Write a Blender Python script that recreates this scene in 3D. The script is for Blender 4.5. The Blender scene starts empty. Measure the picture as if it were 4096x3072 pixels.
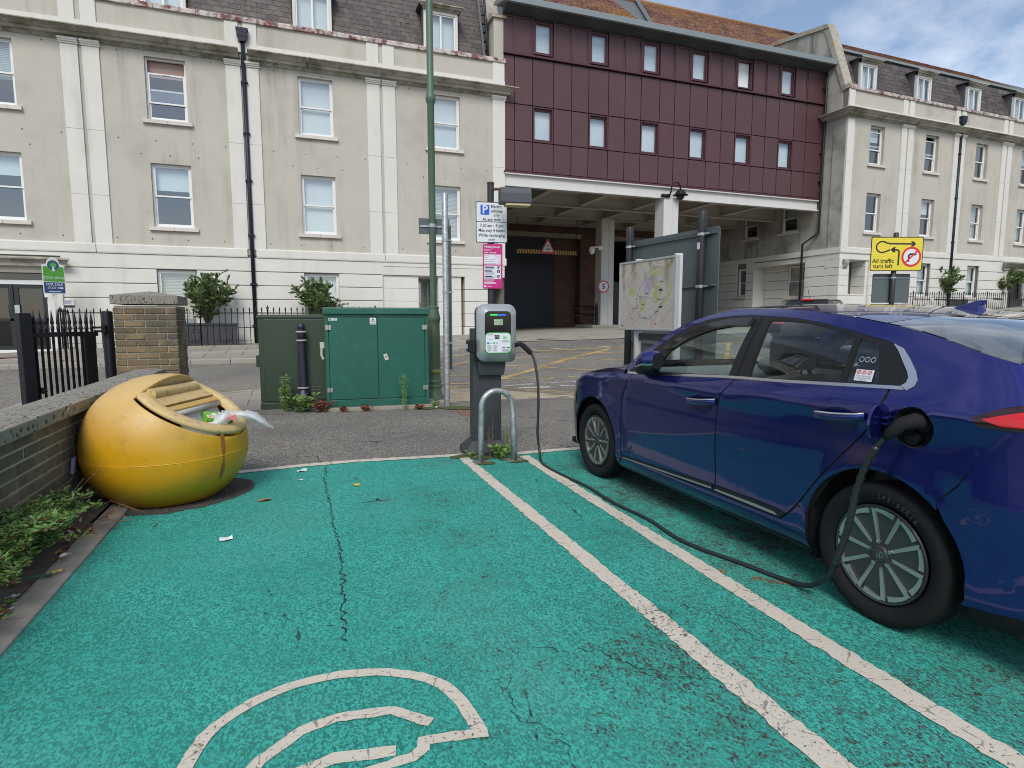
import bpy, bmesh, math, random
from mathutils import Vector, Matrix
from mathutils.geometry import delaunay_2d_cdt
rnd = random.Random(7)
R = math.radians
S = bpy.context.scene
COL = S.collection
# ------------------------------------------------------------------ camera, sky, sun, exposure
cam = bpy.data.objects.new('camera', bpy.data.cameras.new('camera'))
COL.objects.link(cam)
cam.location = (0, 0, 1.39)
cam.rotation_euler = (R(90 - 6.252), 0, R(-20))
cam.data.sensor_width = 36
cam.data.lens = 36 * 2355 / 4096
cam.data.clip_start = .05
cam.data.clip_end = 2000
S.camera = cam
SUN_EL, SUN_AZ = 46, 203          # azimuth clockwise from +Y: behind the camera, a little to the left
W = bpy.data.worlds.new('World')
S.world = W
W.use_nodes = True
wn, wl = W.node_tree.nodes, W.node_tree.links
wn.clear()
sky = wn.new('ShaderNodeTexSky')
sky.sky_type = 'NISHITA'
sky.sun_disc = False
sky.sun_elevation = R(SUN_EL)
sky.sun_rotation = R(SUN_AZ)
sky.air_density, sky.dust_density, sky.ozone_density = 1.0, .6, 2.0
tc = wn.new('ShaderNodeTexCoord')
mp = wn.new('ShaderNodeMapping'); mp.inputs['Scale'].default_value = (1.0, 1.3, 2.6); mp.inputs['Rotation'].default_value = (0, .25, .5); mp.inputs['Location'].default_value = (1.3, 4.2, 2.2)
nz = wn.new('ShaderNodeTexNoise'); nz.inputs['Scale'].default_value = 2.3; nz.inputs['Detail'].default_value = 9; nz.inputs['Roughness'].default_value = .58; nz.inputs['Distortion'].default_value = .5
rp = wn.new('ShaderNodeValToRGB')
rp.color_ramp.elements[0].position = .42; rp.color_ramp.elements[0].color = (.06, .06, .06, 1)
rp.color_ramp.elements[1].position = .74; rp.color_ramp.elements[1].color = (.75, .75, .75, 1)
mx = wn.new('ShaderNodeMix'); mx.data_type = 'RGBA'
mx.inputs[7].default_value = (9.2, 9.3, 9.6, 1)
bg = wn.new('ShaderNodeBackground'); bg.inputs['Strength'].default_value = .082
wo = wn.new('ShaderNodeOutputWorld')
wl.new(tc.outputs['Generated'], mp.inputs['Vector']); wl.new(mp.outputs[0], nz.inputs['Vector'])
wl.new(nz.outputs['Fac'], rp.inputs['Fac']); wl.new(rp.outputs['Color'], mx.inputs[0])
wl.new(sky.outputs['Color'], mx.inputs[6]); wl.new(mx.outputs[2], bg.inputs['Color']); wl.new(bg.outputs[0], wo.inputs['Surface'])
sun = bpy.data.objects.new('sun', bpy.data.lights.new('sun', 'SUN'))
COL.objects.link(sun)
sun.data.energy = 1.5
sun.data.angle = R(24)
sun.data.color = (1, .965, .91)
_d = Vector((math.sin(R(SUN_AZ)) * math.cos(R(SUN_EL)), math.cos(R(SUN_AZ)) * math.cos(R(SUN_EL)), math.sin(R(SUN_EL))))
sun.rotation_euler = _d.to_track_quat('Z', 'Y').to_euler()
S.view_settings.view_transform = 'Standard'
S.view_settings.look = 'None'
S.view_settings.exposure = .86
S.view_settings.gamma = 1
S.view_settings.use_curve_mapping = False
S.render.engine = 'CYCLES'
S.cycles.use_denoising = True
S.cycles.filter_width = 1.0
S.cycles.max_bounces = 6
S.cycles.diffuse_bounces = 3
S.cycles.glossy_bounces = 3
S.cycles.transmission_bounces = 4
S.cycles.caustics_reflective = False
S.cycles.caustics_refractive = False
S.cycles.transparent_max_bounces = 16
S.cycles.use_adaptive_sampling = True
S.cycles.adaptive_threshold = .02

# ------------------------------------------------------------------ mesh helpers
class MB:
    def __init__(s): s.v = []; s.f = []
    def add(s, V, F):
        b = len(s.v); s.v += [tuple(p) for p in V]; s.f += [tuple(i + b for i in f) for f in F]; return s
    def box(s, x0, x1, y0, y1, z0, z1):
        return s.add([(x0, y0, z0), (x1, y0, z0), (x1, y1, z0), (x0, y1, z0), (x0, y0, z1), (x1, y0, z1), (x1, y1, z1), (x0, y1, z1)],
                     [(0, 3, 2, 1), (4, 5, 6, 7), (0, 1, 5, 4), (1, 2, 6, 5), (2, 3, 7, 6), (3, 0, 4, 7)])
    def quad(s, a, b, c, d): return s.add([a, b, c, d], [(0, 1, 2, 3)])
    def cyl(s, p, q, r, r2=None, n=12, cap=True):
        p, q = Vector(p), Vector(q); r2 = r if r2 is None else r2
        z = (q - p).normalized(); a = Vector((1, 0, 0)) if abs(z.x) < .8 else Vector((0, 1, 0))
        x = z.cross(a).normalized(); y = z.cross(x)
        V = []
        for c, rr in ((p, r), (q, r2)):
            for k in range(n):
                t = 2 * math.pi * k / n; V.append(c + x * rr * math.cos(t) + y * rr * math.sin(t))
        F = [(k, (k + 1) % n, n + (k + 1) % n, n + k) for k in range(n)]
        if cap: F += [tuple(range(n - 1, -1, -1)), tuple(range(n, 2 * n))]
        return s.add(V, F)
    def tube(s, pts, r, n=8, cap=True):
        P = [Vector(p) for p in pts]; V = []; F = []; x = None
        for i, p in enumerate(P):
            t = (P[min(i + 1, len(P) - 1)] - P[max(i - 1, 0)]).normalized()
            if x is None:
                a = Vector((0, 0, 1)) if abs(t.z) < .9 else Vector((1, 0, 0)); x = t.cross(a).normalized()
            else: x = (x - t * x.dot(t)).normalized()
            y = t.cross(x); rr = r[i] if isinstance(r, (list, tuple)) else r
            for k in range(n):
                a = 2 * math.pi * k / n; V.append(p + x * rr * math.cos(a) + y * rr * math.sin(a))
        for i in range(len(P) - 1):
            for k in range(n): F.append((i * n + k, i * n + (k + 1) % n, (i + 1) * n + (k + 1) % n, (i + 1) * n + k))
        if cap: F += [tuple(range(n - 1, -1, -1)), tuple(range((len(P) - 1) * n, len(P) * n))]
        return s.add(V, F)
    def lathe(s, prof, n=16, c=(0, 0, 0), axis='z', close=False):
        V = []; F = []
        for r, h in prof:
            for k in range(n):
                a = 2 * math.pi * k / n; u, w = r * math.cos(a), r * math.sin(a)
                p = (u, w, h) if axis == 'z' else ((h, u, w) if axis == 'x' else (w, h, u))
                V.append((p[0] + c[0], p[1] + c[1], p[2] + c[2]))
        m = len(prof)
        for i in range(m - 1 if not close else m):
            j = (i + 1) % m
            for k in range(n): F.append((i * n + k, i * n + (k + 1) % n, j * n + (k + 1) % n, j * n + k))
        if not close: F += [tuple(range(n - 1, -1, -1)), tuple(range((m - 1) * n, m * n))]
        return s.add(V, F)
    def prism(s, poly, a, b, plane='xz'):
        def mk(p, h): return (p[0], h, p[1]) if plane == 'xz' else ((h, p[0], p[1]) if plane == 'yz' else (p[0], p[1], h))
        n = len(poly); V = [mk(p, a) for p in poly] + [mk(p, b) for p in poly]
        F = [(k, (k + 1) % n, n + (k + 1) % n, n + k) for k in range(n)] + [tuple(range(n - 1, -1, -1)), tuple(range(n, 2 * n))]
        return s.add(V, F)
    def sheet(s, rows):
        b = len(s.v); m = len(rows[0]); s.v += [tuple(p) for r in rows for p in r]
        for i in range(len(rows) - 1):
            for k in range(m - 1): s.f.append((b + i * m + k, b + i * m + k + 1, b + (i + 1) * m + k + 1, b + (i + 1) * m + k))
        return s
    def mesh(s, name, mat=None, smooth=False, fix=True):
        me = bpy.data.meshes.new(name); me.from_pydata(s.v, [], s.f)
        if fix:
            bm = bmesh.new(); bm.from_mesh(me); bmesh.ops.recalc_face_normals(bm, faces=bm.faces); bm.to_mesh(me); bm.free()
        if smooth: 
            me.polygons.foreach_set('use_smooth', [True] * len(me.polygons))
        if mat: me.materials.append(mat)
        return me

def tag(o, label=None, cat=None, group=None, kind=None):
    if label: o['label'] = label
    if cat: o['category'] = cat
    if group: o['group'] = group
    if kind: o['kind'] = kind
    return o
def put(name, me, parent=None, loc=(0, 0, 0), rot=(0, 0, 0), scale=None):
    o = bpy.data.objects.new(name, me); COL.objects.link(o)
    o.location = loc; o.rotation_euler = rot
    if scale: o.scale = scale
    if parent is not None: o.parent = parent
    return o
def O(name, mb, mat, parent=None, smooth=False, loc=(0, 0, 0), rot=(0, 0, 0), bevel=0, fix=True, auto=None):
    o = put(name, mb.mesh(name, mat, smooth or auto is not None, fix), parent, loc, rot)
    if auto is not None: sharp(o.data, auto)
    if bevel:
        m = o.modifiers.new('bevel', 'BEVEL'); m.width = bevel; m.segments = 2; m.limit_method = 'ANGLE'; m.angle_limit = R(35)
    return o
def sharp(me, ang=40):
    bm = bmesh.new(); bm.from_mesh(me); c = math.cos(R(ang))
    for e in bm.edges:
        if len(e.link_faces) == 2 and e.link_faces[0].normal.dot(e.link_faces[1].normal) < c: e.smooth = False
    bm.to_mesh(me); bm.free()
def E(name, loc=(0, 0, 0), rz=0, label=None, cat=None, group=None):
    o = put(name, None, None, loc, (0, 0, rz)); o.empty_display_size = .1
    return tag(o, label, cat, group)
def copytree(o, parent=None):
    c = o.copy(); COL.objects.link(c)
    if parent is not None: c.parent = parent
    for ch in o.children: copytree(ch, c)
    return c
def tomesh(cu, name):
    t = bpy.data.objects.new('tmp', cu); me = bpy.data.meshes.new_from_object(t); bpy.data.objects.remove(t); me.name = name
    return me
def text(s, parent, x, z, size, mat, align='CENTER', y=-.004, bold=0., sx=1., name='lettering'):
    cu = bpy.data.curves.new(name, 'FONT'); cu.body = s; cu.size = size; cu.align_x = align; cu.align_y = 'CENTER'
    cu.offset = bold * size; cu.fill_mode = 'FRONT' if hasattr(cu, 'fill_mode') and 0 else cu.fill_mode
    cu.resolution_u = 4; cu.materials.append(mat)
    o = put(name, tomesh(cu, name), parent, (x, y, z), (R(90), 0, 0)); o.scale = (sx, 1, 1)
    return o
def lerp(a, b, t): return a + (b - a) * t
def lt(x, tab):
    if x <= tab[0][0]: return tab[0][1]
    for (a, b), (c, d) in zip(tab, tab[1:]):
        if x <= c: return b + (d - b) * (x - a) / (c - a)
    return tab[-1][1]
def crom(pts, n=8):
    P = [Vector(p) for p in pts]; P = [P[0] * 2 - P[1]] + P + [P[-1] * 2 - P[-2]]; out = []
    for i in range(1, len(P) - 2):
        a, b, c, d = P[i - 1:i + 3]
        for k in range(n):
            t = k / n
            out.append(.5 * ((2 * b) + (c - a) * t + (2 * a - 5 * b + 4 * c - d) * t * t + (3 * b - a - 3 * c + d) * t ** 3))
    return out + [P[-2]]
def rrect(w, h, r, n=5, cx=0, cz=0):
    out = []
    for (sx, sz, a0) in ((1, 1, 0), (-1, 1, 90), (-1, -1, 180), (1, -1, 270)):
        for k in range(n + 1):
            a = R(a0 + 90 * k / n); out.append((cx + sx * (w / 2 - r) + r * math.cos(a), cz + sz * (h / 2 - r) + r * math.sin(a)))
    return out

# ------------------------------------------------------------------ materials
class G:
    def __init__(s, name):
        s.m = bpy.data.materials.new(name); s.m.use_nodes = True; s.n = s.m.node_tree.nodes; s.l = s.m.node_tree.links
        s.b = s.n['Principled BSDF']; s.out = s.n['Material Output']; s._p = None
    def node(s, t, **k):
        x = s.n.new(t)
        for a, v in k.items(): setattr(x, a, v)
        return x
    def set(s, sock, v):
        if hasattr(v, 'is_output') or isinstance(v, bpy.types.NodeSocket): s.l.new(v, sock)
        else: sock.default_value = v
    @property
    def pos(s):
        if s._p is None: s._p = s.node('ShaderNodeNewGeometry').outputs['Position']
        return s._p
    def map(s, sc, rot=(0, 0, 0), vec=None):
        x = s.node('ShaderNodeMapping'); s.l.new(vec or s.pos, x.inputs['Vector']); x.inputs['Scale'].default_value = sc; x.inputs['Rotation'].default_value = rot
        return x.outputs[0]
    def noise(s, scale, detail=4, rough=.55, vec=None, dist=0):
        x = s.node('ShaderNodeTexNoise'); s.l.new(vec or s.pos, x.inputs['Vector'])
        x.inputs['Scale'].default_value = scale; x.inputs['Detail'].default_value = detail; x.inputs['Roughness'].default_value = rough; x.inputs['Distortion'].default_value = dist
        return x.outputs['Fac']
    def vor(s, scale, vec=None, feature='F1', out='Distance'):
        x = s.node('ShaderNodeTexVoronoi', feature=feature); s.l.new(vec or s.pos, x.inputs['Vector']); x.inputs['Scale'].default_value = scale
        return x.outputs[out]
    def ramp(s, f, a, b, ca=(0, 0, 0, 1), cb=(1, 1, 1, 1)):
        x = s.node('ShaderNodeValToRGB'); s.l.new(f, x.inputs['Fac']); e = x.color_ramp.elements
        e[0].position = a; e[1].position = b; e[0].color = ca; e[1].color = cb
        return x.outputs['Color']
    def mix(s, f, a, b, blend='MIX'):
        x = s.node('ShaderNodeMix', data_type='RGBA', blend_type=blend); s.set(x.inputs[0], f)
        for i, v in ((6, a), (7, b)):
            if isinstance(v, tuple) and len(v) == 3: v = v + (1,)
            s.set(x.inputs[i], v)
        return x.outputs[2]
    def math(s, op, a, b=0., clamp=False):
        x = s.node('ShaderNodeMath', operation=op, use_clamp=clamp); s.set(x.inputs[0], a); s.set(x.inputs[1], b); return x.outputs[0]
    def bump(s, h, strength=.3, dist=.01):
        x = s.node('ShaderNodeBump'); x.inputs['Strength'].default_value = strength; x.inputs['Distance'].default_value = dist
        s.l.new(h, x.inputs['Height']); s.l.new(x.outputs[0], s.b.inputs['Normal']); return x
    def orand(s): return s.node('ShaderNodeObjectInfo').outputs['Random']
    def done(s, col=None, rough=None, metal=None, coat=None, spec=None):
        for k, v in (('Base Color', col), ('Roughness', rough), ('Metallic', metal), ('Coat Weight', coat), ('Specular IOR Level', spec)):
            if v is None: continue
            if isinstance(v, tuple) and len(v) == 3: v = v + (1,)
            s.set(s.b.inputs[k], v)
        return s.m
def c3(c, k): return tuple(min(1, x * k) for x in c)
def M(name, col, rough=.6, metal=0, var=.12, vs=5., dirt=None, bump=0, bs=90., rv=0, coat=0, spec=None, streak=None, rough_var=0):
    g = G(name); c = g.mix(g.noise(vs, 5), c3(col, 1 - var), c3(col, 1 + var))
    if rv:
        a = g.orand(); c = g.mix(a, g.mix(1., c, c3((1, 1, 1), 1 - rv), 'MULTIPLY'), g.mix(1., c, (1 + rv * .6, 1 + rv * .55, 1 + rv * .5), 'MULTIPLY'))
    if dirt: c = g.mix(g.math('MULTIPLY', g.ramp(g.noise(dirt[1], 6, .65), dirt[2], dirt[2] + .18), dirt[3]), c, dirt[0])
    if streak:
        v = g.map((streak[1], streak[1], streak[1] * .09)); f = g.math('MULTIPLY', g.ramp(g.noise(1., 5, .6, v), .5, .78), g.ramp(g.noise(.7, 3), .42, .62))
        c = g.mix(g.math('MULTIPLY', f, streak[2]), c, streak[0])
    if bump: g.bump(g.noise(bs, 4), bump, .01)
    r = rough if not rough_var else g.math('ADD', rough - rough_var / 2, g.math('MULTIPLY', g.noise(vs * 2, 5), rough_var))
    return g.done(c, r, metal, coat or None, spec)
def glass(name, tint=(.75, .85, .85), refl=1.0, base=.04):
    g = G(name); g.n.remove(g.b)
    tr = g.node('ShaderNodeBsdfTransparent'); tr.inputs[0].default_value = tint + (1,)
    gl = g.node('ShaderNodeBsdfGlossy'); gl.inputs['Roughness'].default_value = .0; gl.inputs[0].default_value = (1, 1, 1, 1)
    fr = g.node('ShaderNodeLayerWeight'); fr.inputs['Blend'].default_value = .5
    sch = g.math('ADD', g.math('MULTIPLY', g.math('POWER', fr.outputs['Facing'], 5.), .96), .04)
    f = g.math('ADD', g.math('MULTIPLY', sch, refl), base, True)
    mx = g.node('ShaderNodeMixShader'); g.l.new(f, mx.inputs[0]); g.l.new(tr.outputs[0], mx.inputs[1]); g.l.new(gl.outputs[0], mx.inputs[2]); g.l.new(mx.outputs[0], g.out.inputs['Surface'])
    return g.m
def plain(name, col, rough=.5, metal=0, emit=0):
    g = G(name)
    if emit: g.b.inputs['Emission Color'].default_value = col + (1,); g.b.inputs['Emission Strength'].default_value = emit
    return g.done(col, rough, metal)

K = {}
K['beige'] = M('beige_render', (.475, .44, .375), .85, var=.09, vs=1.6, bump=.25, bs=120, streak=((.24, .225, .18), 2.6, .75), dirt=((.33, .315, .27), .8, .50, .6))
K['pale'] = M('pale_stone', (.63, .61, .555), .8, var=.07, vs=1.2, bump=.15, bs=90, streak=((.36, .34, .28), 2.6, .5))
K['cornice'] = M('weathered_cornice', (.43, .405, .345), .85, var=.12, vs=2, bump=.2, bs=60, streak=((.085, .08, .045), 5., 1.), dirt=((.15, .14, .085), 1.1, .44, .85))
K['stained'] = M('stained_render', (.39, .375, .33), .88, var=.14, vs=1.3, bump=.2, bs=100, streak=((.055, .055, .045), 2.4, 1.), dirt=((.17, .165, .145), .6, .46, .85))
K['joint'] = M('dark_joint', (.17, .16, .13), .9, var=.15, vs=3)  # dark backing tone of the stone joints
g = G('white_coping'); n1 = g.noise(3.2, 8, .68); c = g.mix(g.ramp(n1, .40, .52), (.16, .05, .045), (.52, .47, .43)); c = g.mix(g.ramp(g.noise(5, 6, .7), .50, .70), c, (.10, .075, .07)); g.bump(n1, .3); K['coping'] = g.done(c, .8)
K['slate'] = M('grey_brown_slate', (.085, .070, .064), .62, var=.3, vs=3, rv=.4, bump=.4, bs=50, dirt=((.15, .14, .10), 2.4, .56, .7), streak=((.02, .017, .017), 5., .9))
K['lichen'] = M('lichened_stone', (.36, .34, .29), .9, var=.2, vs=5, bump=.4, bs=60, dirt=((.36, .20, .04), 3.5, .50, .85), streak=((.07, .065, .055), 3, .9))
g = G('clay_roof_tile'); a = g.node('ShaderNodeVertexColor', layer_name='tint'); c = g.mix(.55, (.17, .075, .05), a.outputs['Color'], 'MULTIPLY'); c = g.mix(a.outputs['Color'], (.10, .05, .037), (.27, .115, .07)); c = g.mix(g.ramp(g.noise(.5, 6, .65), .47, .66), c, (.24, .125, .035)); K['tile'] = g.done(c, .85)
K['maroon'] = M('maroon_cladding', (.080, .034, .036), .42, var=.07, vs=1.3, rv=.10, rough_var=.15, streak=((.13, .06, .065), 2.2, .35))
K['maroon_frame'] = M('maroon_frame', (.075, .022, .027), .38, var=.05)
K['dark_gap'] = plain('gap_black', (.012, .010, .012), .7)  # near-black, behind the cladding joints and on the facade fixing marks
K['grey_fascia'] = M('grey_fascia_metal', (.25, .28, .285), .45, .3, var=.08, vs=2)
K['dark_soffit'] = M('dark_soffit', (.07, .08, .085), .5, var=.08)
K['steel_white'] = M('white_painted_steel', (.56, .55, .52), .5, var=.06, vs=1.4, streak=((.34, .30, .24), 3, .4))
K['soffit'] = M('beige_soffit', (.50, .47, .41), .7, var=.08, vs=1)
g = G('red_brick_wall'); br = g.node('ShaderNodeTexBrick'); v = g.node('ShaderNodeSeparateXYZ'); g.l.new(g.pos, v.inputs[0]); cb = g.node('ShaderNodeCombineXYZ'); g.l.new(g.math('ADD', v.outputs[0], v.outputs[1]), cb.inputs[0]); g.l.new(v.outputs[2], cb.inputs[1]); g.l.new(cb.outputs[0], br.inputs['Vector'])
br.inputs['Scale'].default_value = 1; br.inputs['Brick Width'].default_value = .225; br.inputs['Row Height'].default_value = .075; br.inputs['Mortar Size'].default_value = .006
br.inputs['Color1'].default_value = (.15, .052, .036, 1); br.inputs['Color2'].default_value = (.075, .032, .026, 1); br.inputs['Mortar'].default_value = (.14, .11, .09, 1)
c = g.mix(g.ramp(g.noise(.9, 5), .5, .75), br.outputs['Color'], (.05, .035, .03)); K['redbrick'] = g.done(c, .85)
K['brick'] = M('weathered_stock_brick', (.20, .145, .078), .9, var=.3, vs=9, rv=.45, bump=.7, bs=45, dirt=((.075, .068, .055), 2.6, .42, .85))
K['wallbrick'] = M('mossy_wall_brick', (.15, .125, .085), .92, var=.3, vs=8, rv=.35, bump=.6, bs=45, dirt=((.06, .058, .048), 2.4, .46, .75))
K['blackbrick'] = M('blue_black_brick', (.03, .032, .036), .6, var=.25, vs=8, rv=.2, bump=.3)
K['mortar'] = M('lime_mortar', (.33, .30, .245), .95, var=.18, vs=12, bump=.6, bs=70, dirt=((.13, .12, .1), 3., .5, .6))
g = G('cast_coping_stone'); n1 = g.noise(7, 7, .65); c = g.mix(n1, (.15, .14, .115), (.30, .275, .225)); v = g.map((55, 17, 20), (0, 0, .7)); c = g.mix(g.math('MULTIPLY', g.ramp(g.vor(1., v), .28, .36, (1, 1, 1, 1), (0, 0, 0, 1)), g.ramp(g.noise(9., 4), .40, .5)), c, (.045, .042, .036))
c = g.mix(g.math('MULTIPLY', g.ramp(g.vor(6.), .05, .09, (1, 1, 1, 1), (0, 0, 0, 1)), g.ramp(g.noise(2.5, 3), .55, .6)), c, (.62, .61, .57)); g.bump(g.vor(1., v), .5); K['copingstone'] = g.done(c, .92)
K['concrete'] = M('worn_concrete', (.30, .27, .225), .9, var=.18, vs=7, bump=.4, bs=110, dirt=((.12, .11, .09), 3, .52, .6))
K['kerb'] = M('kerb_concrete', (.30, .275, .24), .88, var=.14, vs=5, rv=.14, bump=.3, bs=80, dirt=((.14, .13, .11), 3, .54, .6))
K['slab'] = M('paving_slab', (.29, .265, .225), .88, var=.12, vs=3, rv=.16, bump=.25, bs=90, dirt=((.17, .16, .135), 1.5, .52, .6))
K['block'] = M('beige_block_paving', (.40, .335, .235), .88, var=.14, vs=9, rv=.2, bump=.3, bs=120)
def asphalt(name, k=1.0, warm=0.):
    g = G(name); v = g.vor(95.); vc = g.vor(95., out='Color'); big = g.noise(.55, 6, .6); sp = g.node('ShaderNodeSeparateColor'); g.l.new(vc, sp.inputs[0])
    c = g.mix(sp.outputs[0], (.045 * k, .043 * k, .039 * k), ((.155 + warm) * k, .145 * k, (.126 - warm) * k))
    c = g.mix(g.math('MULTIPLY', g.ramp(sp.outputs[1], .82, .93), .8), c, (.27 * k, .25 * k, .225 * k))
    c = g.mix(g.ramp(big, .3, .72), g.mix(1., c, (.72, .72, .73), 'MULTIPLY'), g.mix(1., c, (1.22, 1.2, 1.16), 'MULTIPLY'))
    # hairline cracks
    d = g.math('ADD', g.vor(.75, g.node('ShaderNodeMapping').outputs[0] if 0 else None, 'DISTANCE_TO_EDGE'), g.math('MULTIPLY', g.noise(6., 4), .05))
    c = g.mix(g.math('MULTIPLY', g.ramp(d, .026, .034, (1, 1, 1, 1), (0, 0, 0, 1)), g.ramp(g.noise(.4, 2), .5, .6)), c, (.022, .021, .02))
    g.bump(g.math('ADD', v, g.math('MULTIPLY', g.noise(260., 2), .5)), .7, .008)
    return g.done(c, .9)
K['asphalt'] = asphalt('road_asphalt', 1.55)
K['asphalt_dark'] = asphalt('fresh_tarmac_patch', .55)
def green():
    g = G('worn_turquoise_paint'); an = g.map((1, .62, 1))
    fine = g.noise(120., 4, .7, an); mid = g.noise(17., 5, .62, an); big = g.noise(.85, 5, .62)
    sx = g.node('ShaderNodeSeparateXYZ'); g.l.new(g.pos, sx.inputs[0])
    worn = g.math('MULTIPLY', g.ramp(sx.outputs[0], .15, 1.) if 0 else g.math('MULTIPLY', g.math('ADD', sx.outputs[0], .4, False), .11, True), .24)
    h = g.math('ADD', g.math('ADD', g.math('MULTIPLY', fine, .66), g.math('MULTIPLY', mid, .24)), g.math('MULTIPLY', big, .36))
    h = g.math('SUBTRACT', h, worn)
    mask = g.ramp(h, .492, .535)
    pn = g.noise(1.7, 5, .6)
    paint = g.mix(g.ramp(pn, .3, .7), (.040, .355, .280), (.070, .47, .385))
    paint = g.mix(g.math('MULTIPLY', g.ramp(g.noise(75., 3, .6, an), .50, .66), .35), paint, (.04, .40, .33)); paint = g.mix(g.math('MULTIPLY', g.ramp(g.noise(105., 4, .65, g.map((1, .62, 1), (0, 0, .3))), .475, .535, (1, 1, 1, 1), (0, 0, 0, 1)), g.math('ADD', .45, g.math('MULTIPLY', g.ramp(big, .35, .65), .35))), paint, (.012, .115, .088))
    sp = g.node('ShaderNodeSeparateColor'); g.l.new(g.vor(110., out='Color'), sp.inputs[0])
    paint = g.mix(g.math('MULTIPLY', g.ramp(g.noise(.9, 6, .62, g.map((1, .7, 1), (0, 0, .4))), .48, .70), .42), paint, (.095, .30, .25))
    paint = g.mix(g.math('MULTIPLY', g.ramp(g.noise(2.3, 7, .7), .62, .74), .5), paint, (.03, .10, .08))
    tar = g.mix(sp.outputs[0], (.025, .030, .026), (.095, .085, .070))
    c = g.mix(mask, tar, paint)
    # hairline cracking
    d = g.math('ADD', g.vor(1.1, None, 'DISTANCE_TO_EDGE'), g.math('MULTIPLY', g.noise(9., 4), .06))
    c = g.mix(g.math('MULTIPLY', g.ramp(d, .029, .0318, (1, 1, 1, 1), (0, 0, 0, 1)), g.ramp(g.noise(.6, 2), .52, .58)), c, (.02, .03, .026))
    g.bump(g.math('ADD', h, g.math('MULTIPLY', g.noise(180., 3), .35)), .9, .012)
    return g.done(c, .88, spec=.25)
K['green'] = green()
def lines(name, col, worn):
    g = G(name); n = g.noise(70., 5, .65); big = g.noise(1.6, 4)
    c = g.mix(g.noise(4., 5), c3(col, .86), c3(col, 1.1))
    c = g.mix(g.ramp(g.noise(30, 4), .6, .8), c, c3(col, .7))
    d = g.math('ADD', g.vor(6., None, 'DISTANCE_TO_EDGE'), g.math('MULTIPLY', g.noise(25., 3), .07))
    c = g.mix(g.math('MULTIPLY', g.ramp(d, .036, .046, (1, 1, 1, 1), (0, 0, 0, 1)), .7), c, (.12, .11, .095))
    c = g.mix(g.ramp(g.math('ADD', n, g.math('MULTIPLY', big, .35)), worn, worn + .05, (1, 1, 1, 1), (0, 0, 0, 1)), c, (.085, .08, .072))
    g.bump(n, .5, .006)
    return g.done(c, .8)
K['white_line'] = lines('worn_white_line', (.56, .505, .415), .52)
K['road_white'] = lines('worn_road_white', (.62, .59, .53), .62)
K['road_yellow'] = lines('worn_road_yellow', (.55, .37, .12), .63)
K['white'] = M('white_upvc', (.72, .72, .70), .4, var=.04, vs=3)
K['sill'] = M('pinkish_stone_sill', (.60, .55, .495), .8, var=.1, vs=4, bump=.2, rv=.08, dirt=((.15, .12, .11), 4, .58, .7))
K['pane'] = glass('window_pane', (.84, .90, .905), 2.0, .10)
K['pane_dark'] = glass('door_pane', (.5, .55, .55), 1.3, .03)
K['room'] = plain('dark_room', (.035, .035, .037), .9)
K['blind'] = M('white_blind', (.74, .77, .77), .8, var=.05, vs=2)
K['blind_slat'] = None
g = G('slatted_blind'); w = g.node('ShaderNodeTexWave', wave_type='BANDS', bands_direction='Z'); g.l.new(g.pos, w.inputs[0]); w.inputs['Scale'].default_value = 7.; K['slatblind'] = g.done(g.mix(w.outputs['Fac'], (.25, .28, .26), (.6, .63, .6)), .7)
g = G('net_curtain'); w = g.node('ShaderNodeTexWave', wave_type='BANDS', bands_direction='X'); g.l.new(g.pos, w.inputs[0]); w.inputs['Scale'].default_value = 3.2; w.inputs['Distortion'].default_value = 1.5; K['curtain'] = g.done(g.mix(w.outputs['Fac'], (.25, .29, .29), (.5, .55, .54)), .9)
K['pink'] = plain('pink_blind', (.42, .29, .25), .8)
K['black'] = M('black_gloss_iron', (.010, .010, .013), .42, var=.2, vs=8, bump=.1, bs=40, spec=.28)
K['pipe'] = M('black_pipe', (.014, .017, .026), .45, var=.15, vs=4, spec=.3)
K['dark_frame'] = plain('dark_door_frame', (.018, .02, .022), .35)
K['leadgrey'] = M('lead_grey', (.10, .105, .11), .55, var=.15, vs=4)
K['planter'] = M('grey_planter', (.055, .055, .058), .6, var=.15, vs=4)
K['bollard'] = M('chipped_bollard_paint', (.018, .018, .032), .4, var=.3, vs=14, dirt=((.16, .10, .07), 16, .60, .6), bump=.2, bs=30)
K['tan'] = M('worn_ring_paint', (.30, .28, .25), .5, var=.3, vs=20)
K['galv'] = None
g = G('galvanised_steel'); v = g.vor(38., out='Color'); s_ = g.node('ShaderNodeSeparateColor'); g.l.new(v, s_.inputs[0]); c = g.mix(s_.outputs[0], (.30, .32, .32), (.47, .49, .485)); c = g.mix(g.ramp(g.noise(9, 5), .55, .8), c, (.30, .27, .23)); K['galv'] = g.done(c, .48, .65)
K['lampgreen'] = M('faded_green_lamp_paint', (.075, .125, .085), .5, var=.18, vs=3, streak=((.16, .18, .12), 5, .5), dirt=((.04, .06, .05), 3, .55, .6))
K['cab_dark'] = M('dark_olive_cabinet', (.030, .048, .028), .45, var=.1, vs=2.5, dirt=((.02, .03, .02), 2, .55, .4))
K['cab_green'] = M('dark_green_cabinet', (.012, .098, .066), .42, var=.12, vs=1.8, dirt=((.035, .16, .12), 3.2, .54, .55), streak=((.05, .17, .13), 5, .5))
K['steel'] = M('brushed_steel', (.5, .5, .48), .35, .85, var=.1, vs=20)
K['anthracite'] = M('anthracite_powder_coat', (.038, .040, .046), .45, var=.06, vs=4)
K['sign_white'] = M('sign_white', (.66, .67, .69), .4, var=.02)
K['sign_black'] = plain('sign_black', (.012, .012, .014), .45)
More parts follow.
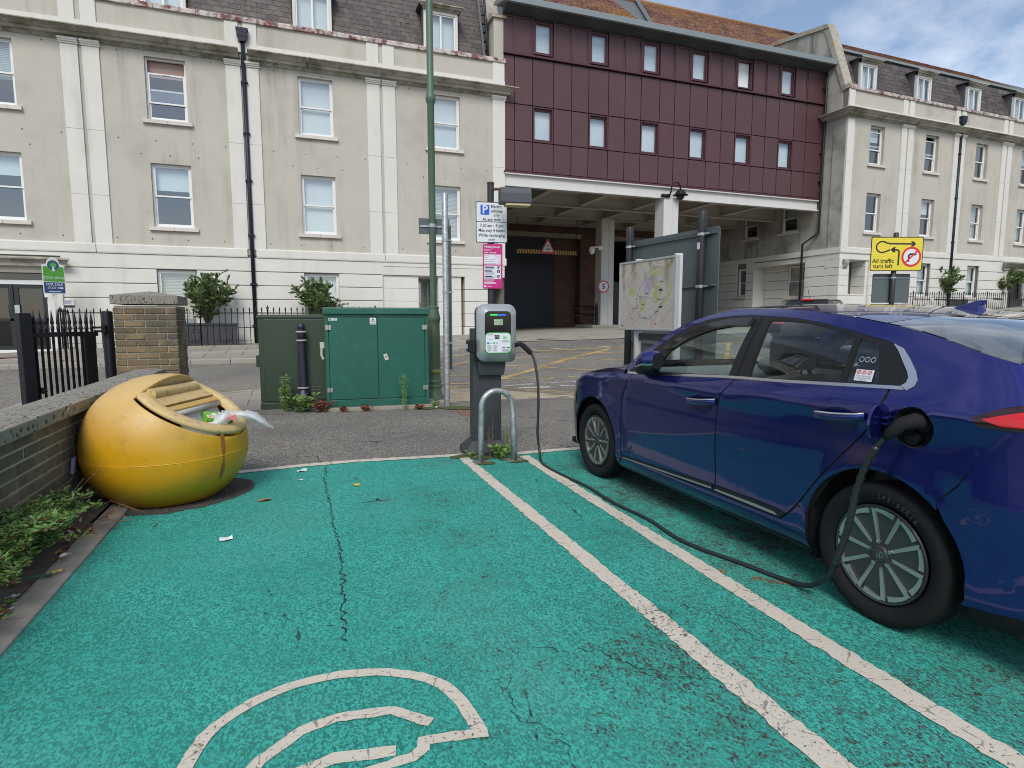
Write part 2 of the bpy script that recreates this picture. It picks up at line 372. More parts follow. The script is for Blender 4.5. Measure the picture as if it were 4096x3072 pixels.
K['sign_blue'] = plain('sign_blue', (.01, .085, .55), .4)
K['sign_red'] = plain('sign_red', (.62, .025, .03), .4)
K['sign_yellow'] = None
g = G('prismatic_yellow_sheet'); w = g.node('ShaderNodeTexWave', wave_type='BANDS', bands_direction='Z', wave_profile='TRI'); g.l.new(g.pos, w.inputs[0]); w.inputs['Scale'].default_value = 9; w.inputs['Distortion'].default_value = 1.6; w.inputs['Detail Scale'].default_value = 6; K['sign_yellow'] = g.done(g.mix(w.outputs['Fac'], (.62, .50, .03), (.75, .62, .05)), .4)
K['sign_pink'] = M('magenta_sign', (.48, .014, .17), .4, var=.04, vs=4)
K['sign_grey'] = M('grey_sign_back', (.095, .115, .12), .5, .2, var=.1, vs=1.5, dirt=((.06, .075, .08), 2, .56, .5))
K['rust'] = M('rusty_steel', (.17, .07, .035), .8, var=.35, vs=18, bump=.4)
K['post_black'] = M('worn_black_post', (.022, .022, .024), .5, var=.3, vs=9, dirt=((.16, .09, .05), 14, .64, .7), bump=.2)
K['leaf'] = M('shrub_leaf', (.12, .18, .06), .55, var=.45, vs=9)
K['leaf2'] = M('weed_leaf', (.145, .24, .06), .55, var=.45, vs=12)
K['twig'] = M('twig', (.16, .11, .06), .85, var=.3, vs=20)
K['redleaf'] = M('reddish_leaf', (.17, .05, .03), .7, var=.4, vs=15)
K['dry'] = M('dry_leaf', (.22, .10, .045), .8, var=.5, vs=12, rv=.3)
K['moss'] = M('moss', (.07, .085, .02), .95, var=.5, vs=20, bump=.8)
K['soil'] = M('soil_litter', (.115, .095, .075), .95, var=.4, vs=12, bump=1., bs=40, dirt=((.16, .14, .12), 6, .55, .7))
K['ironcover'] = M('rusty_iron_cover', (.20, .115, .085), .8, var=.25, vs=14, bump=.4)
# ------------------------------------------------------------------ ground
def T(X, Y):
    A = .2 + .030 * (max(X, -10) + 6) + .02 * max(0, X - 16)
    u = min(max((Y - 9.5) / 7.5, 0), 1); w = u * u * (3 - 2 * u); u = .75 * u + .25 * w
    return u * A + .06 * min(max(Y - 17, 0), 3.5)
def drape(poly, dz, name, mat, parent=None, step=.6, kind='structure', jag=0, skirt=0):
    """fill an XY polygon with a sheet that follows the ground"""
    P = []
    n = len(poly)
    for i in range(n):
        a, b = Vector(poly[i]), Vector(poly[(i + 1) % n]); L = (b - a).length; m = max(1, int(L / step))
        nn = Vector((-(b - a).y, (b - a).x)).normalized() if L else Vector((0, 0))
        for k in range(m):
            q = a.lerp(b, k / m)
            if jag and k: q = q + nn * rnd.uniform(-jag, jag)
            P.append(q)
    nb = len(P); x0, x1 = min(p.x for p in P), max(p.x for p in P); y0, y1 = min(p.y for p in P), max(p.y for p in P)
    pts = list(P)
    gs = max(step, .3)
    if (x1 - x0) * (y1 - y0) / gs / gs < 20000:
        i = x0 + gs * .5
        while i < x1:
            j = y0 + gs * .5
            while j < y1: pts.append(Vector((i + .01, j + .013))); j += gs
            i += gs
    v, e, f, *_ = delaunay_2d_cdt(pts, [(k, (k + 1) % nb) for k in range(nb)], [list(range(nb))], 1, 1e-5)
    mb = MB(); mb.v = [(p.x, p.y, T(p.x, p.y) + dz) for p in v]; mb.f = [tuple(t) for t in f]
    me = mb.mesh(name, mat, False)
    for p in me.polygons:
        pass
    bm = bmesh.new(); bm.from_mesh(me); up = sum(x.normal.z * x.calc_area() for x in bm.faces)
    if up < 0: bmesh.ops.reverse_faces(bm, faces=bm.faces)
    bm.to_mesh(me); bm.free()
    return tag(put(name, me, parent), kind=kind if parent is None else None)
xs = [-600, -200, -80, -40] + [-24 + i for i in range(0, 70)] + [60, 90, 200, 600]
ys = [-600, -200, -60, -20] + [-8 + i * .75 for i in range(0, 64)] + [60, 120, 250, 600]
mb = MB(); mb.sheet([[(x, y, T(x, y)) for x in xs] for y in ys])
road = tag(O('road', mb, K['asphalt'], None, True), kind='structure')
# parking bay paint
bay = drape([(-1.2, -4), (5.2, -4), (5.2, 5.55), (2.1, 5.62), (1.5, 5.76), (.5, 5.84), (-.2, 5.82), (-.62, 5.76), (-1.2, 5.74)], .004, 'parking_bay', K['green'], step=.5)
# fresh tarmac ring round the bin
pts = []
for k in range(26):
    a = 2 * math.pi * k / 26; rr = .475 + rnd.uniform(-.012, .02) + .15 * max(0, math.cos(a - .45)) ** 2
    pts.append((-.98 + rr * math.cos(a), 5.17 + rr * math.sin(a) * .98))
drape(pts, .007, 'tarmac_patch', K['asphalt_dark'], step=.1)
def stripe(pts, w, name, mat, dz=.008, jag=.007, parent=None, step=.03):
    L = []; Rr = []
    P = [Vector(p) for p in pts]; Q = []
    for a, b in zip(P, P[1:]):
        m = max(1, int((b - a).length / step)); Q += [a.lerp(b, k / m) for k in range(m)]
    Q.append(P[-1])
    ww = w
    for i, q in enumerate(Q):
        t = (Q[min(i + 1, len(Q) - 1)] - Q[max(i - 1, 0)]).normalized(); n = Vector((-t.y, t.x))
        L.append(q + n * (ww / 2 + rnd.uniform(-jag, jag))); Rr.append(q - n * (ww / 2 + rnd.uniform(-jag, jag)))
    mb = MB(); mb.sheet([[(p.x, p.y, T(p.x, p.y) + dz) for p in L], [(p.x, p.y, T(p.x, p.y) + dz) for p in Rr]])
    me = mb.mesh(name, mat, False)
    bm = bmesh.new(); bm.from_mesh(me)
    if sum(x.normal.z for x in bm.faces) < 0: bmesh.ops.reverse_faces(bm, faces=bm.faces)
    bm.to_mesh(me); bm.free()
    return put(name, me, parent)
stripe([(1.53, -2.5), (1.53, 5.7)], .105, 'bay_line', K['white_line'], parent=bay)
stripe([(2.04, -2.5), (2.08, 2), (2.13, 5.5)], .105, 'bay_line', K['white_line'], parent=bay)
stripe([(-.66, 5.77), (-.04, 5.84), (.5, 5.86), (1.05, 5.80), (1.585, 5.75)], .105, 'bay_line', K['white_line'], dz=.009, parent=bay)
stripe([(2.07, 5.62), (2.6, 5.63), (3.6, 5.56), (5.1, 5.5)], .11, 'bay_line', K['white_line'], dz=.009, parent=bay)
stripe([(4.95, -2.5), (4.95, 5.5)], .105, 'bay_line', K['white_line'], parent=bay)
# stencilled car outline with a plug
sym = [(-.40, 1.72), (-.39, 1.86), (-.37, 1.96), (-.34, 2.06), (-.28, 2.14), (-.18, 2.215), (-.05, 2.262), (.1, 2.268), (.25, 2.235), (.38, 2.165), (.46, 2.085), (.50, 1.99), (.523, 1.87), (.532, 1.775)]
stripe([p[:2] for p in crom([(x, y, 0) for x, y in sym], 4)], .05, 'car_symbol_line', K['white_line'], parent=bay, step=.03, jag=.003)
stripe([(.555, 1.762), (.42, 1.785), (.325, 1.795)], .045, 'car_symbol_line', K['white_line'], dz=.009, parent=bay, step=.03, jag=.003)
stripe([(.343, 1.80), (.335, 1.76), (.295, 1.735), (.25, 1.73), (.1, 1.71)], .04, 'car_symbol_line', K['white_line'], dz=.0095, parent=bay, step=.03, jag=.003)
stripe([(-.22, 1.80), (-.16, 1.885), (-.035, 1.985), (.08, 2.012), (.27, 1.985), (.385, 1.875)], .046, 'car_symbol_line', K['white_line'], parent=bay, step=.03, jag=.003)
stripe([(-.05, 1.79), (.06, 1.815), (.25, 1.782)], .05, 'car_symbol_line', K['white_line'], parent=bay, step=.03, jag=.003)
stripe([(3.0, 1.0), (3.3, 1.25), (3.7, 1.3), (4.1, 1.1)], .06, 'car_symbol_line', K['white_line'], parent=bay, step=.05)
stripe([(2.62, .72), (3.1, .85), (3.6, .8)], .09, 'car_symbol_line', K['white_line'], parent=bay, step=.05)
# old yellow paint remnants
K['oldyellow'] = lines('old_yellow_remnant', (.45, .30, .06), .72)
for a, b, w in (((2.06, 2.60), (2.17, 2.52), .05), ((2.26, 2.42), (2.44, 2.24), .045)): stripe([a, b], w, 'paint_remnant', K['oldyellow'], dz=.006, jag=.015, parent=bay, step=.02)
# cracks in the surfacing
K['crack'] = plain('crack_dark', (.012, .014, .013), .95)
def crack(pts, w, dz=.0065, parent=bay):
    P = []
    for a, b in zip(pts, pts[1:]):
        a, b = Vector(a), Vector(b); m = max(2, int((b - a).length / .02)); n = Vector((-(b - a).y, (b - a).x)).normalized()
        P += [a.lerp(b, k / m) + n * rnd.uniform(-.016, .016) for k in range(m)]
    mb = MB(); A = []; B = []
    for p in P:
        h = w * rnd.uniform(.25, 1) / 2; A.append((p.x - h, p.y - h * .4, T(p.x, p.y) + dz)); B.append((p.x + h, p.y + h * .4, T(p.x, p.y) + dz))
    mb.sheet([A, B]); return O('crack', mb, K['crack'], parent, fix=False)
crack([(.215, 5.75), (.18, 5.2), (.185, 4.1), (.20, 3.43), (.155, 2.74), (.14, 2.5)], .011)
crack([(.77, 2.15), (.87, 2.2), (1.02, 2.12), (1.14, 2.08), (1.2, 1.95), (1.34, 1.81), (1.52, 1.72)], .006)
crack([(.74, 2.05), (.66, 1.82), (.78, 1.67), (.77, 1.5), (.9, 1.3)], .005)
crack([(1.05, 2.7), (1.2, 2.5), (1.25, 2.2)], .003)
crack([(1.72, 2.3), (1.85, 2.05), (1.8, 1.8)], .003)
for q in ([(-.2, 7.2), (.6, 7.0), (1.4, 7.25)], [(3.1, 7.9), (4.0, 7.6), (5.2, 7.7)], [(-.5, 6.3), (.15, 6.25), (.17, 5.9)], [(2.6, 8.3), (3.6, 8.0), (4.4, 8.1)]): crack(q, .012, .003, road)
# edging strip and planting bed beside the bay
mb = MB()
for i in range(9):
    y = -3.2 + i * .915 + rnd.uniform(-.003, .003); m2 = MB(); a = rnd.uniform(-.004, .004)
    m2.prism([(-1.335 + a, -.12), (-1.205 + a, -.12), (-1.205 + a, .014), (-1.225 + a, .024), (-1.335 + a, .03)], y, y + .908, 'xz')
    if i == 0: edging = E('edging_kerb', label='flush concrete edging strip between the green bay and the planting bed', cat='kerb')
    O('kerb_stone', m2, K['concrete'], edging, bevel=.006)
mb = MB(); rows = []
for i in range(40):
    y = -3 + i * .21; rows.append([(x, y, .02 + .035 * math.sin(x * 9 + y * 3) * .5 + rnd.uniform(0, .02) + .03 * (x < -1.5)) for x in (-1.62, -1.52, -1.43, -1.34)])
mb.sheet(rows); tag(O('planting_bed', mb, K['soil'], None, True), kind='structure')
# pavement by the cabinets: slabs on the left, blocks on the right
np_ = tag(O('near_pavement', MB().box(-9, 2.45, 9.62, 9.63, .001, .002), K['concrete']), kind='structure')
def slabs(root, x0, x1, y0, y1, w, d, mat, name='paving_slab', gap=.012, dz=.012, stag=True, test=None, lim=300):
    n = 0; y = y0; r = 0
    while y < y1 - .01:
        x = x0 - (w / 2 if (stag and r % 2) else 0)
        while x < x1 - .01:
            a, b, c, e = max(x, x0) + gap / 2, min(x + w, x1) - gap / 2, y + gap / 2, min(y + d, y1) - gap / 2
            if b - a > .04 and (test is None or test((a + b) / 2, (c + e) / 2)) and n < lim:
                h = rnd.uniform(-.002, .002); mb = MB()
                Vv = [(px, py, T(px, py) + dz + h) for px, py in ((a, c), (b, c), (b, e), (a, e))]
                mb.add([(p[0], p[1], p[2] - .04) for p in Vv] + Vv, [(4, 5, 6, 7), (0, 1, 5, 4), (1, 2, 6, 5), (2, 3, 7, 6), (3, 0, 4, 7)])
                put(name, mb.mesh(name, mat, False, False), root); n += 1
            x += w
        y += d; r += 1
slabs(np_, -4.2, 2.1, 9.72, 11.6, .62, .47, K['slab'], test=lambda x, y: not (y < 9.78 and x > 0))
pv = tag(drape([(2.0, 9.5), (3.45, 9.5), (4.6, 9.36), (7.5, 9.1), (7.5, 9.35), (4.7, 9.66), (3.75, 10.38), (3.1, 10.85), (2.0, 11.3)], .003, 'block_paving', K['concrete'], step=.3), kind='structure')
def inblk(x, y): return y < lt(x, [(2.2, 11.0), (3.1, 10.72), (3.75, 10.25), (4.7, 9.58), (7.5, 9.28)]) and y > lt(x, [(2.2, 9.55), (3.45, 9.58), (4.6, 9.44), (7.5, 9.15)])
slabs(pv, 2.2, 5.3, 9.4, 11.1, .205, .105, K['block'], 'paving_block', .007, .010, True, inblk, 290)
# flush kerb line and double yellow lines at the near edge of the road
for i in range(13):
    t0, t1 = i / 13, (i + .985) / 13
    def kp(t): return (lerp(-4.6, 2.6, t), lt(lerp(-4.6, 2.6, t), [(-4.6, 9.9), (-1.2, 11.45), (-.6, 11.75), (.6, 11.85), (2.6, 11.3)]))
    a, b = kp(t0), kp(t1); d = (Vector(b) - Vector(a)).normalized() * .06; n = Vector((-d.y, d.x)) * 1.1
    mb = MB(); mb.add([(p.x, p.y, T(p.x, p.y) + .022) for p in (Vector(a) - n, Vector(b) - n, Vector(b) + n, Vector(a) + n)] + [(p.x, p.y, T(p.x, p.y) - .05) for p in (Vector(a) - n, Vector(b) - n, Vector(b) + n, Vector(a) + n)], [(0, 1, 2, 3), (4, 5, 1, 0), (5, 6, 2, 1), (6, 7, 3, 2), (7, 4, 0, 3)])
    O('kerb_stone', mb, K['kerb'], np_)
rm = road
def rl(pts, w, mat='road_yellow', jag=.012, dz=.005): return stripe(pts, w, 'road_marking', K[mat], dz, jag, rm, .12)
rl([(2.7, 11.15), (3.25, 10.95), (3.80, 10.66), (4.82, 9.95), (6.5, 9.6), (9, 9.4)], .055); rl([(2.7, 11.03), (3.2, 10.84), (3.76, 10.54), (4.76, 9.83), (6.5, 9.48), (9, 9.28)], .055)
rl([(-4.5, 10.35), (-1.3, 11.75), (-.6, 12.05)], .05)
# yellow box junction
rl([(3.0, 15.35), (6.27, 15.71), (8.45, 15.63), (14, 15.4)], .13)
rl([(2.6, 12.95), (3.62, 13.95), (4.6, 14.9), (5.4, 15.65)], .10); rl([(3.9, 11.65), (5.18, 12.73), (5.45, 13.0), (6.97, 14.28), (8.15, 15.02), (8.9, 15.6)], .15)
rl([(6.4, 11.7), (8.2, 13.1), (10.5, 15.5)], .13); rl([(9.0, 11.2), (11, 13.1), (13, 15.4)], .13)
rl([(2.3, 15.1), (3.1, 14.3), (4.77, 13.47), (6.08, 12.6), (6.59, 12.24), (7.6, 11.5)], .09); rl([(4.4, 15.4), (5.48, 14.55), (6.56, 14.17), (7.46, 13.74), (9.8, 12.6), (11.5, 11.6)], .09)
rl([(5.84, 15.6), (7.82, 14.93), (10, 13.9), (13, 12.5)], .09); rl([(2.3, 13.1), (3.09, 12.42), (3.58, 12.15), (4.12, 11.84)], .08)
rl([(2.4, 11.5), (2.84, 11.43), (3.29, 11.39), (4.1, 11.8)], .1); rl([(4.0, 11.75), (4.51, 11.61), (5.17, 11.53)], .12); rl([(5.55, 11.66), (5.93, 11.57), (7.2, 11.45)], .14); rl([(7.4, 11.4), (12, 11.0)], .13)
for a, b, w in (((3.83, 10.93), (4.47, 11.0), .10), ((4.0, 10.62), (4.65, 10.6), .13), ((4.86, 11.06), (5.47, 11.03), .08), ((4.91, 10.66), (5.3, 10.62), .11), ((2.72, 11.2), (3.2, 11.05), .05), ((5.9, 11.0), (6.6, 10.95), .1), ((5.8, 10.5), (6.6, 10.4), .1)): rl([a, b], w, 'road_white', .02)
for i in range(8): rl([(5.5 + i * .76, 16.05 - i * .035), (6.02 + i * .76, 16.02 - i * .035)], .085, 'road_white')
for i in range(4): rl([(1.6 + i * .8, 15.75 + .0 * i), (2.15 + i * .8, 15.78)], .08, 'road_white')
rl([(-9, 17.1), (-6.47, 16.78), (-4.4, 16.42), (-2.71, 16.15), (-.87, 15.85), (1.5, 15.72), (2.6, 15.78)], .09)
rl([(-9, 17.3), (-6.5, 16.95)], .07)
# far pavement, kerb, apron
kerbpath = [(-24, 18.3), (-14, 18.0), (-10, 17.75), (-6.7, 17.30), (-4.5, 16.82), (-2.8, 16.44), (-.9, 16.08), (1.5, 15.98), (3.3, 16.1), (4.2, 16.28), (5.0, 16.6), (5.7, 17.1), (6.3, 17.8), (6.65, 18.7), (6.8, 20.6)]
fp = drape(kerbpath + [(6.0, 22.6), (-24, 22.6)], .10, 'far_pavement', K['slab'], step=.5)
P = [Vector(p[:2]) for p in crom([(x, y, 0) for x, y in kerbpath], 12)]
acc = []; d = 0; last = P[0]; seg = [P[0]]
for p in P[1:]:
    d += (p - last).length; seg.append(p); last = p
    if d > .9:
        acc.append(seg); seg = [p]; d = 0
for sg in acc:
    mb = MB(); A = []
    for i, q in enumerate(sg):
        t = (sg[-1] - sg[0]).normalized(); n = Vector((-t.y, t.x)); q = q + t * (.006 if i == 0 else (-.006 if i == len(sg) - 1 else 0)); z = T(q.x, q.y)
        A.append([(q.x - n.x * .02, q.y - n.y * .02, z - .05), (q.x - n.x * .015, q.y - n.y * .015, z + .095), (q.x + n.x * .012, q.y + n.y * .012, z + .118), (q.x + n.x * .13, q.y + n.y * .13, z + .12), (q.x + n.x * .13, q.y + n.y * .13, z - .05)])
    mb.sheet(A); mb.f += [(0, 1, 2, 3, 4), tuple(len(mb.v) - 1 - k for k in range(5))]
    O('kerb_stone', mb, K['kerb'], fp)
def kerby(x): return lt(x, kerbpath[:-3])
slabs(fp, -9.2, 6.0, 16.4, 19.2, .92, .62, K['slab'], gap=.022, dz=.125, test=lambda x, y: y > kerby(x) + .42 and y > kerby(min(x + .45, 6.2)) + .3 and y > kerby(max(x - .45, -9)) + .3)
apron = drape([(6.84, 18.2), (7.9, 18.0), (9.6, 17.7), (14, 17.5), (22, 17.4), (22, 38), (6.95, 38), (6.9, 20)], .02, 'concrete_apron', K['concrete'], step=.7)
rfp = drape([(15.5, 17.2), (21, 17.5), (60, 19), (60, 23), (22, 20.6), (21.8, 27), (19.5, 27), (19.5, 20)], .10, 'terrace_pavement', K['slab'], step=.8)
mb = MB()
cov = O('drain_cover', MB().box(-.36, .36, -.2, .2, 0, .012), K['ironcover'], None, loc=(8.0, 18.5, T(8, 18.5) + .016), rot=(0, 0, -.1)); tag(cov, 'brown iron drain cover in the pale concrete apron', 'drain cover')
cov = O('utility_cover', MB().box(-.28, .28, -.26, .26, 0, .010), K['ironcover'], None, loc=(2.50, 8.38, .001), rot=(0, 0, -.12)); tag(cov, 'ribbed rusty iron utility cover in the tarmac behind the charger', 'utility cover')
mb = MB()
for i in range(11):
    for j in range(10):
        x = -.25 + i * .05; y = -.23 + j * .05; mb.box(x - .018, x + .018, y - .010, y + .010, .010, .015)
O('tread', mb, K['ironcover'], cov)
cov = O('manhole_cover', MB().lathe([(.28, 0), (.28, .008), (.26, .010), (0.001, .010)], 24), K['ironcover'], None, loc=(-7.1, 18.9, T(-7.1, 18.9) + .128)); tag(cov, 'round rusty manhole cover on the pavement by the entrance doors', 'manhole cover')
# ------------------------------------------------------------------ building parts
def wallholes(mb, x0, x1, z0, z1, holes, y=0., dep=.16, plane='xz'):
    X = sorted(set([x0, x1] + [a for h in holes for a in h[:2] if x0 < a < x1])); Zs = sorted(set([z0, z1] + [a for h in holes for a in h[2:] if z0 < a < z1]))
    mk = (lambda a, b, c: (a, b, c)) if plane == 'xz' else (lambda a, b, c: (b, a, c))
    for a, b in zip(X, X[1:]):
        for c, d in zip(Zs, Zs[1:]):
            m, n = (a + b) / 2, (c + d) / 2
            if any(h[0] < m < h[1] and h[2] < n < h[3] for h in holes): continue
            mb.quad(mk(a, y, c), mk(b, y, c), mk(b, y, d), mk(a, y, d))
    for h in holes:
        a, b, c, d = h; e = y + dep
        mb.quad(mk(a, y, c), mk(a, y, d), mk(a, e, d), mk(a, e, c)); mb.quad(mk(b, y, c), mk(b, e, c), mk(b, e, d), mk(b, y, d))
        mb.quad(mk(a, y, d), mk(b, y, d), mk(b, e, d), mk(a, e, d)); mb.quad(mk(a, y, c), mk(a, e, c), mk(b, e, c), mk(b, y, c))
    return mb
WC = {}
def frame(mb, x0, x1, z0, z1, t, y0, y1, tb=None):
    tb = tb or t
    mb.box(x0, x1, y0, y1, z1 - t, z1).box(x0, x1, y0, y1, z0, z0 + tb).box(x0, x0 + t, y0, y1, z0 + tb, z1 - t).box(x1 - t, x1, y0, y1, z0 + tb, z1 - t); return mb
def window(par, x, z0, w, h, fill='blind', y=.10, rot=0, open_top=0, split=.5, frac=.55, mat='white', pane='pane', style='sash', loc=None):
    """a sash window: frame part with pane, sash and furnishing sub-parts"""
    key = (round(w, 2), round(h, 2), open_top, split, mat, pane, style)
    if key not in WC:
        f = MB(); s = MB(); p = []
        zm = h * split
        if style == 'sash':
            frame(f, -w / 2, w / 2, 0, h, .05, 0, .09, .06); f.box(-.13, .13, -.012, 0, h - .035, h - .018)
            o = open_top
            frame(s, -w / 2 + .05, w / 2 - .05, zm - .02 - o, h - .05 - o, .045, .012, .045); frame(s, -w / 2 + .05, w / 2 - .05, .06, zm + .03, .045, .047, .08, .06)
            if o: s.box(-.1, .1, -.003, .012, h - .085 - o, h - .065 - o)
            p = [(-w / 2 + .09, w / 2 - .09, zm + .02 - o, h - .09 - o, .03), (-w / 2 + .09, w / 2 - .09, .11, zm - .012, .064)]
        elif style == 'casement':
            frame(f, -w / 2, w / 2, 0, h, .05, 0, .08); f.box(-.03, .03, -.004, .07, .05, h - .05)
            for a, b in ((-w / 2 + .05, -.03), (.03, w / 2 - .05)):
                frame(s, a, b, .05, h - .05, .035, .008, .05); p.append((a + .03, b - .03, .08, h - .08, .03))
        else:
            frame(f, -w / 2, w / 2, 0, h, .05, -.02, .08); frame(s, -w / 2 + .05, w / 2 - .05, .05, h - .05, .04, .01, .06)
            p = [(-w / 2 + .085, w / 2 - .085, .085, h - .085, .04)]
        WC[key] = (f.mesh('window', K[mat]), s.mesh('sash', K[mat]), [MB().quad((a, q, c), (b, q, c), (b, q, d), (a, q, d)).mesh('pane', K[pane], fix=False) for a, b, c, d, q in p],
                   MB().add([(-w / 2, .11, 0), (w / 2, .11, 0), (w / 2, 1.2, 0), (-w / 2, 1.2, 0), (-w / 2, .11, h), (w / 2, .11, h), (w / 2, 1.2, h), (-w / 2, 1.2, h)], [(0, 1, 2, 3), (4, 7, 6, 5), (1, 5, 6, 2), (2, 6, 7, 3), (3, 7, 4, 0)]).mesh('room_interior', K['room'], fix=False))
    f, s, ps, rm_ = WC[key]
    o = put('window', f, par, loc or (x, y, z0), (0, 0, rot))
    put('sash', s, o)
    for q in ps: put('pane', q, o, (0, 0, 0), (rnd.uniform(-.006, .006), 0, rnd.uniform(-.012, .012)))
    put('room_interior', rm_, o)
    if fill:
        kind = {'blind': 'blind', 'slat': 'slatblind', 'curtain': 'curtain', 'pink': 'pink'}[fill]
        fr = 1. if fill == 'curtain' else frac
        k2 = ('fill', round(w, 2), round(h, 2), fill, round(fr, 2))
        if k2 not in WC: WC[k2] = MB().box(-w / 2 + .05, w / 2 - .05, .15, .16, h * (1 - fr) + .04, h - .04).mesh('blind', K[kind])
        put('curtain' if fill == 'curtain' else 'blind', WC[k2], o)
    return o
def sill(par, x, z, w, y=0., rot=0, loc=None):
    k = ('sill', round(w, 2))
    if k not in WC:
        WC[k] = MB().prism([(-.085, -.10), (.10, -.10), (.10, .025), (-.085, -.0)], -w / 2, -.004, 'yz').prism([(-.085, -.10), (.10, -.10), (.10, .025), (-.085, -.0)], .004, w / 2, 'yz').mesh('window_sill', K['sill'])
    return put('window_sill', WC[k], par, loc or (x, y, z), (0, 0, rot))
def cornice_run(prof, x0, x1, ret1=0, ret0=0):
    """profile [(out, z)] run along x, mitred out at the ends"""
    mb = MB(); n = len(prof); a = [(x0 - o * ret0, -o, z) for o, z in prof]; b = [(x1 + o * ret1, -o, z) for o, z in prof]
    mb.add(a + b, [(k, k + 1, n + k + 1, n + k) for k in range(n - 1)] + [tuple(range(n)), tuple(range(2 * n - 1, n - 1, -1))]); return mb
CROWN = [(0, 0), (.05, 0), (.05, .035), (.075, .04), (.075, .075), (.10, .08), (.10, .105), (.19, .115), (.19, .215), (.215, .225), (.25, .245), (.29, .29), (.335, .325), (.39, .345), (.42, .35), (.42, .385), (0, .42)]
def crown(z0, z1): return [(o, z0 + (z1 - z0) * h / .42) for o, h in CROWN]
def slates(root, x0, x1, z0, z1, y0, y1, w, h, skip, mat='slate', name='slate', lim=300, vis=None):
    """overlapping slates on a steep slope from (y0,z0) up to (y1,z1)"""
    n = int(math.hypot(z1 - z0, y1 - y0) / h); up = Vector((0, y1 - y0, z1 - z0)).normalized(); nrm = Vector((0, -up.z, up.y))
    me = MB().add([(-w / 2 + .004, 0, 0), (w / 2 - .004, 0, 0), (w / 2 - .004, .0, h * 1.25), (-w / 2 + .004, 0, h * 1.25), (-w / 2 + .004, -.012, 0), (w / 2 - .004, -.012, 0), (w / 2 - .004, -.002, h * 1.25), (-w / 2 + .004, -.002, h * 1.25)],
                  [(4, 5, 6, 7), (0, 1, 5, 4), (1, 2, 6, 5), (3, 0, 4, 7)]).mesh('slate', K[mat], fix=False)
    tilt = math.atan2(y1 - y0, z1 - z0); rest = MB(); items = []
    for i in range(n):
        x = x0 + (w / 2 if i % 2 else 0)
        while x < x1:
            c = Vector((x, y0, z0)) + up * (i * h)
            xa, xb = x - w / 2, x + w / 2
            for a, b, t in skip:
                if c.z < t and xa < b and xb > a:
                    if xa < a: xb = a
                    elif xb > b: xa = b
                    else: xb = xa
            if xb - xa > .03: items.append(((xa + xb) / 2, Vector(((xa + xb) / 2, c.y, c.z)), (xb - xa) / w))
            x += w
    items.sort(key=lambda q: 0 if (vis is None or vis(q[0])) else 1)
    for k, (x, c, i) in enumerate(items):
        rt = -tilt + rnd.uniform(-.012, .012); rz = rnd.uniform(-.006, .006)
        if k < lim: put(name, me, root, c, (rt, rnd.uniform(-.012, .012), rz), (i, 1, 1))
        else:
            m = Matrix.Translation(c) @ Matrix.Rotation(rt, 4, 'X') @ Matrix.Scale(i, 4, (1, 0, 0)); rest.add([m @ Vector(v.co) for v in me.vertices], [(4, 5, 6, 7), (0, 1, 5, 4), (1, 2, 6, 5), (3, 0, 4, 7)])
    if rest.v: tag(O('slates_beyond', rest, K[mat], root, fix=False), kind='stuff')
def courses(root, x0, x1, zs, holes, y=-.045, mat='pale'):
    """rusticated courses between joints, each stone course its own piece"""
    for a, b in zip(zs, zs[1:]):
        cuts = sorted([h for h in holes if h[2] < b - .02 and h[3] > a + .02]); x = x0
        for h in cuts + [(x1, x1, 0, 0)]:
            if h[0] - x > .02:
                za, zb = a + .010, b - .010
                O('stone_course', MB().prism([(.03, za - .006), (y + .015, za), (y, za + .012), (y, zb - .012), (y + .015, zb), (.03, zb + .006)], x, h[0], 'yz'), K[mat], root)
            x = max(x, h[1])
            # parts of the course above or below a partial hole
            if h[1] > h[0]:
                if h[3] < b - .03: O('stone_course', MB().box(h[0], h[1], y, .03, h[3], b - .010), K[mat], root)
                if h[2] > a + .03: O('stone_course', MB().box(h[0], h[1], y, .03, a + .010, h[2]), K[mat], root)
def dormer(root, x, z0, w, h, y, slope):
    """dormer: white cased window with a moulded hood and dark cheeks; the part is the casing"""
    m = MB(); frame(m, -w / 2 - .09, w / 2 + .09, 0, h, .09, 0, .12); d = put('dormer', m.mesh('dormer', K['pale']), root, (x, y, z0))
    O('hood', cornice_run([(0, 0), (.05, 0), (.06, .05), (.12, .06), (.16, .12), (.2, .13), (.2, .17), (0, .2)], -w / 2 - .09, w / 2 + .09, 1, 1), K['cornice'], d, loc=(0, 0, h))
    O('hood_top', MB().box(-w / 2 - .25, w / 2 + .25, 0, 1.2, h + .16, h + .19), K['leadgrey'], d)
    L = (h + .2) * slope
    for s in (-1, 1): O('cheek', MB().prism([(.12, 0), (.12, h + .16), (L + .25, h + .16)], s * (w / 2 + .08) - .01, s * (w / 2 + .08) + .01, 'yz'), K['leadgrey'], d)
    f = MB(); frame(f, -w / 2, w / 2, .02, h - .09, .045, .03, .09); f.box(-.03, .03, .028, .09, .06, h - .13)
    O('casement', f, K['white'], d)
    for a, b in ((-w / 2 + .045, -.03), (.03, w / 2 - .045)): O('pane', MB().quad((a, .06, .06), (b, .06, .06), (b, .06, h - .13), (a, .06, h - .13)), K['pane'], d, fix=False)
    O('curtain', MB().box(-w / 2 + .03, w / 2 - .03, .2, .21, .05, h - .1), K['blind'], d)
    return d
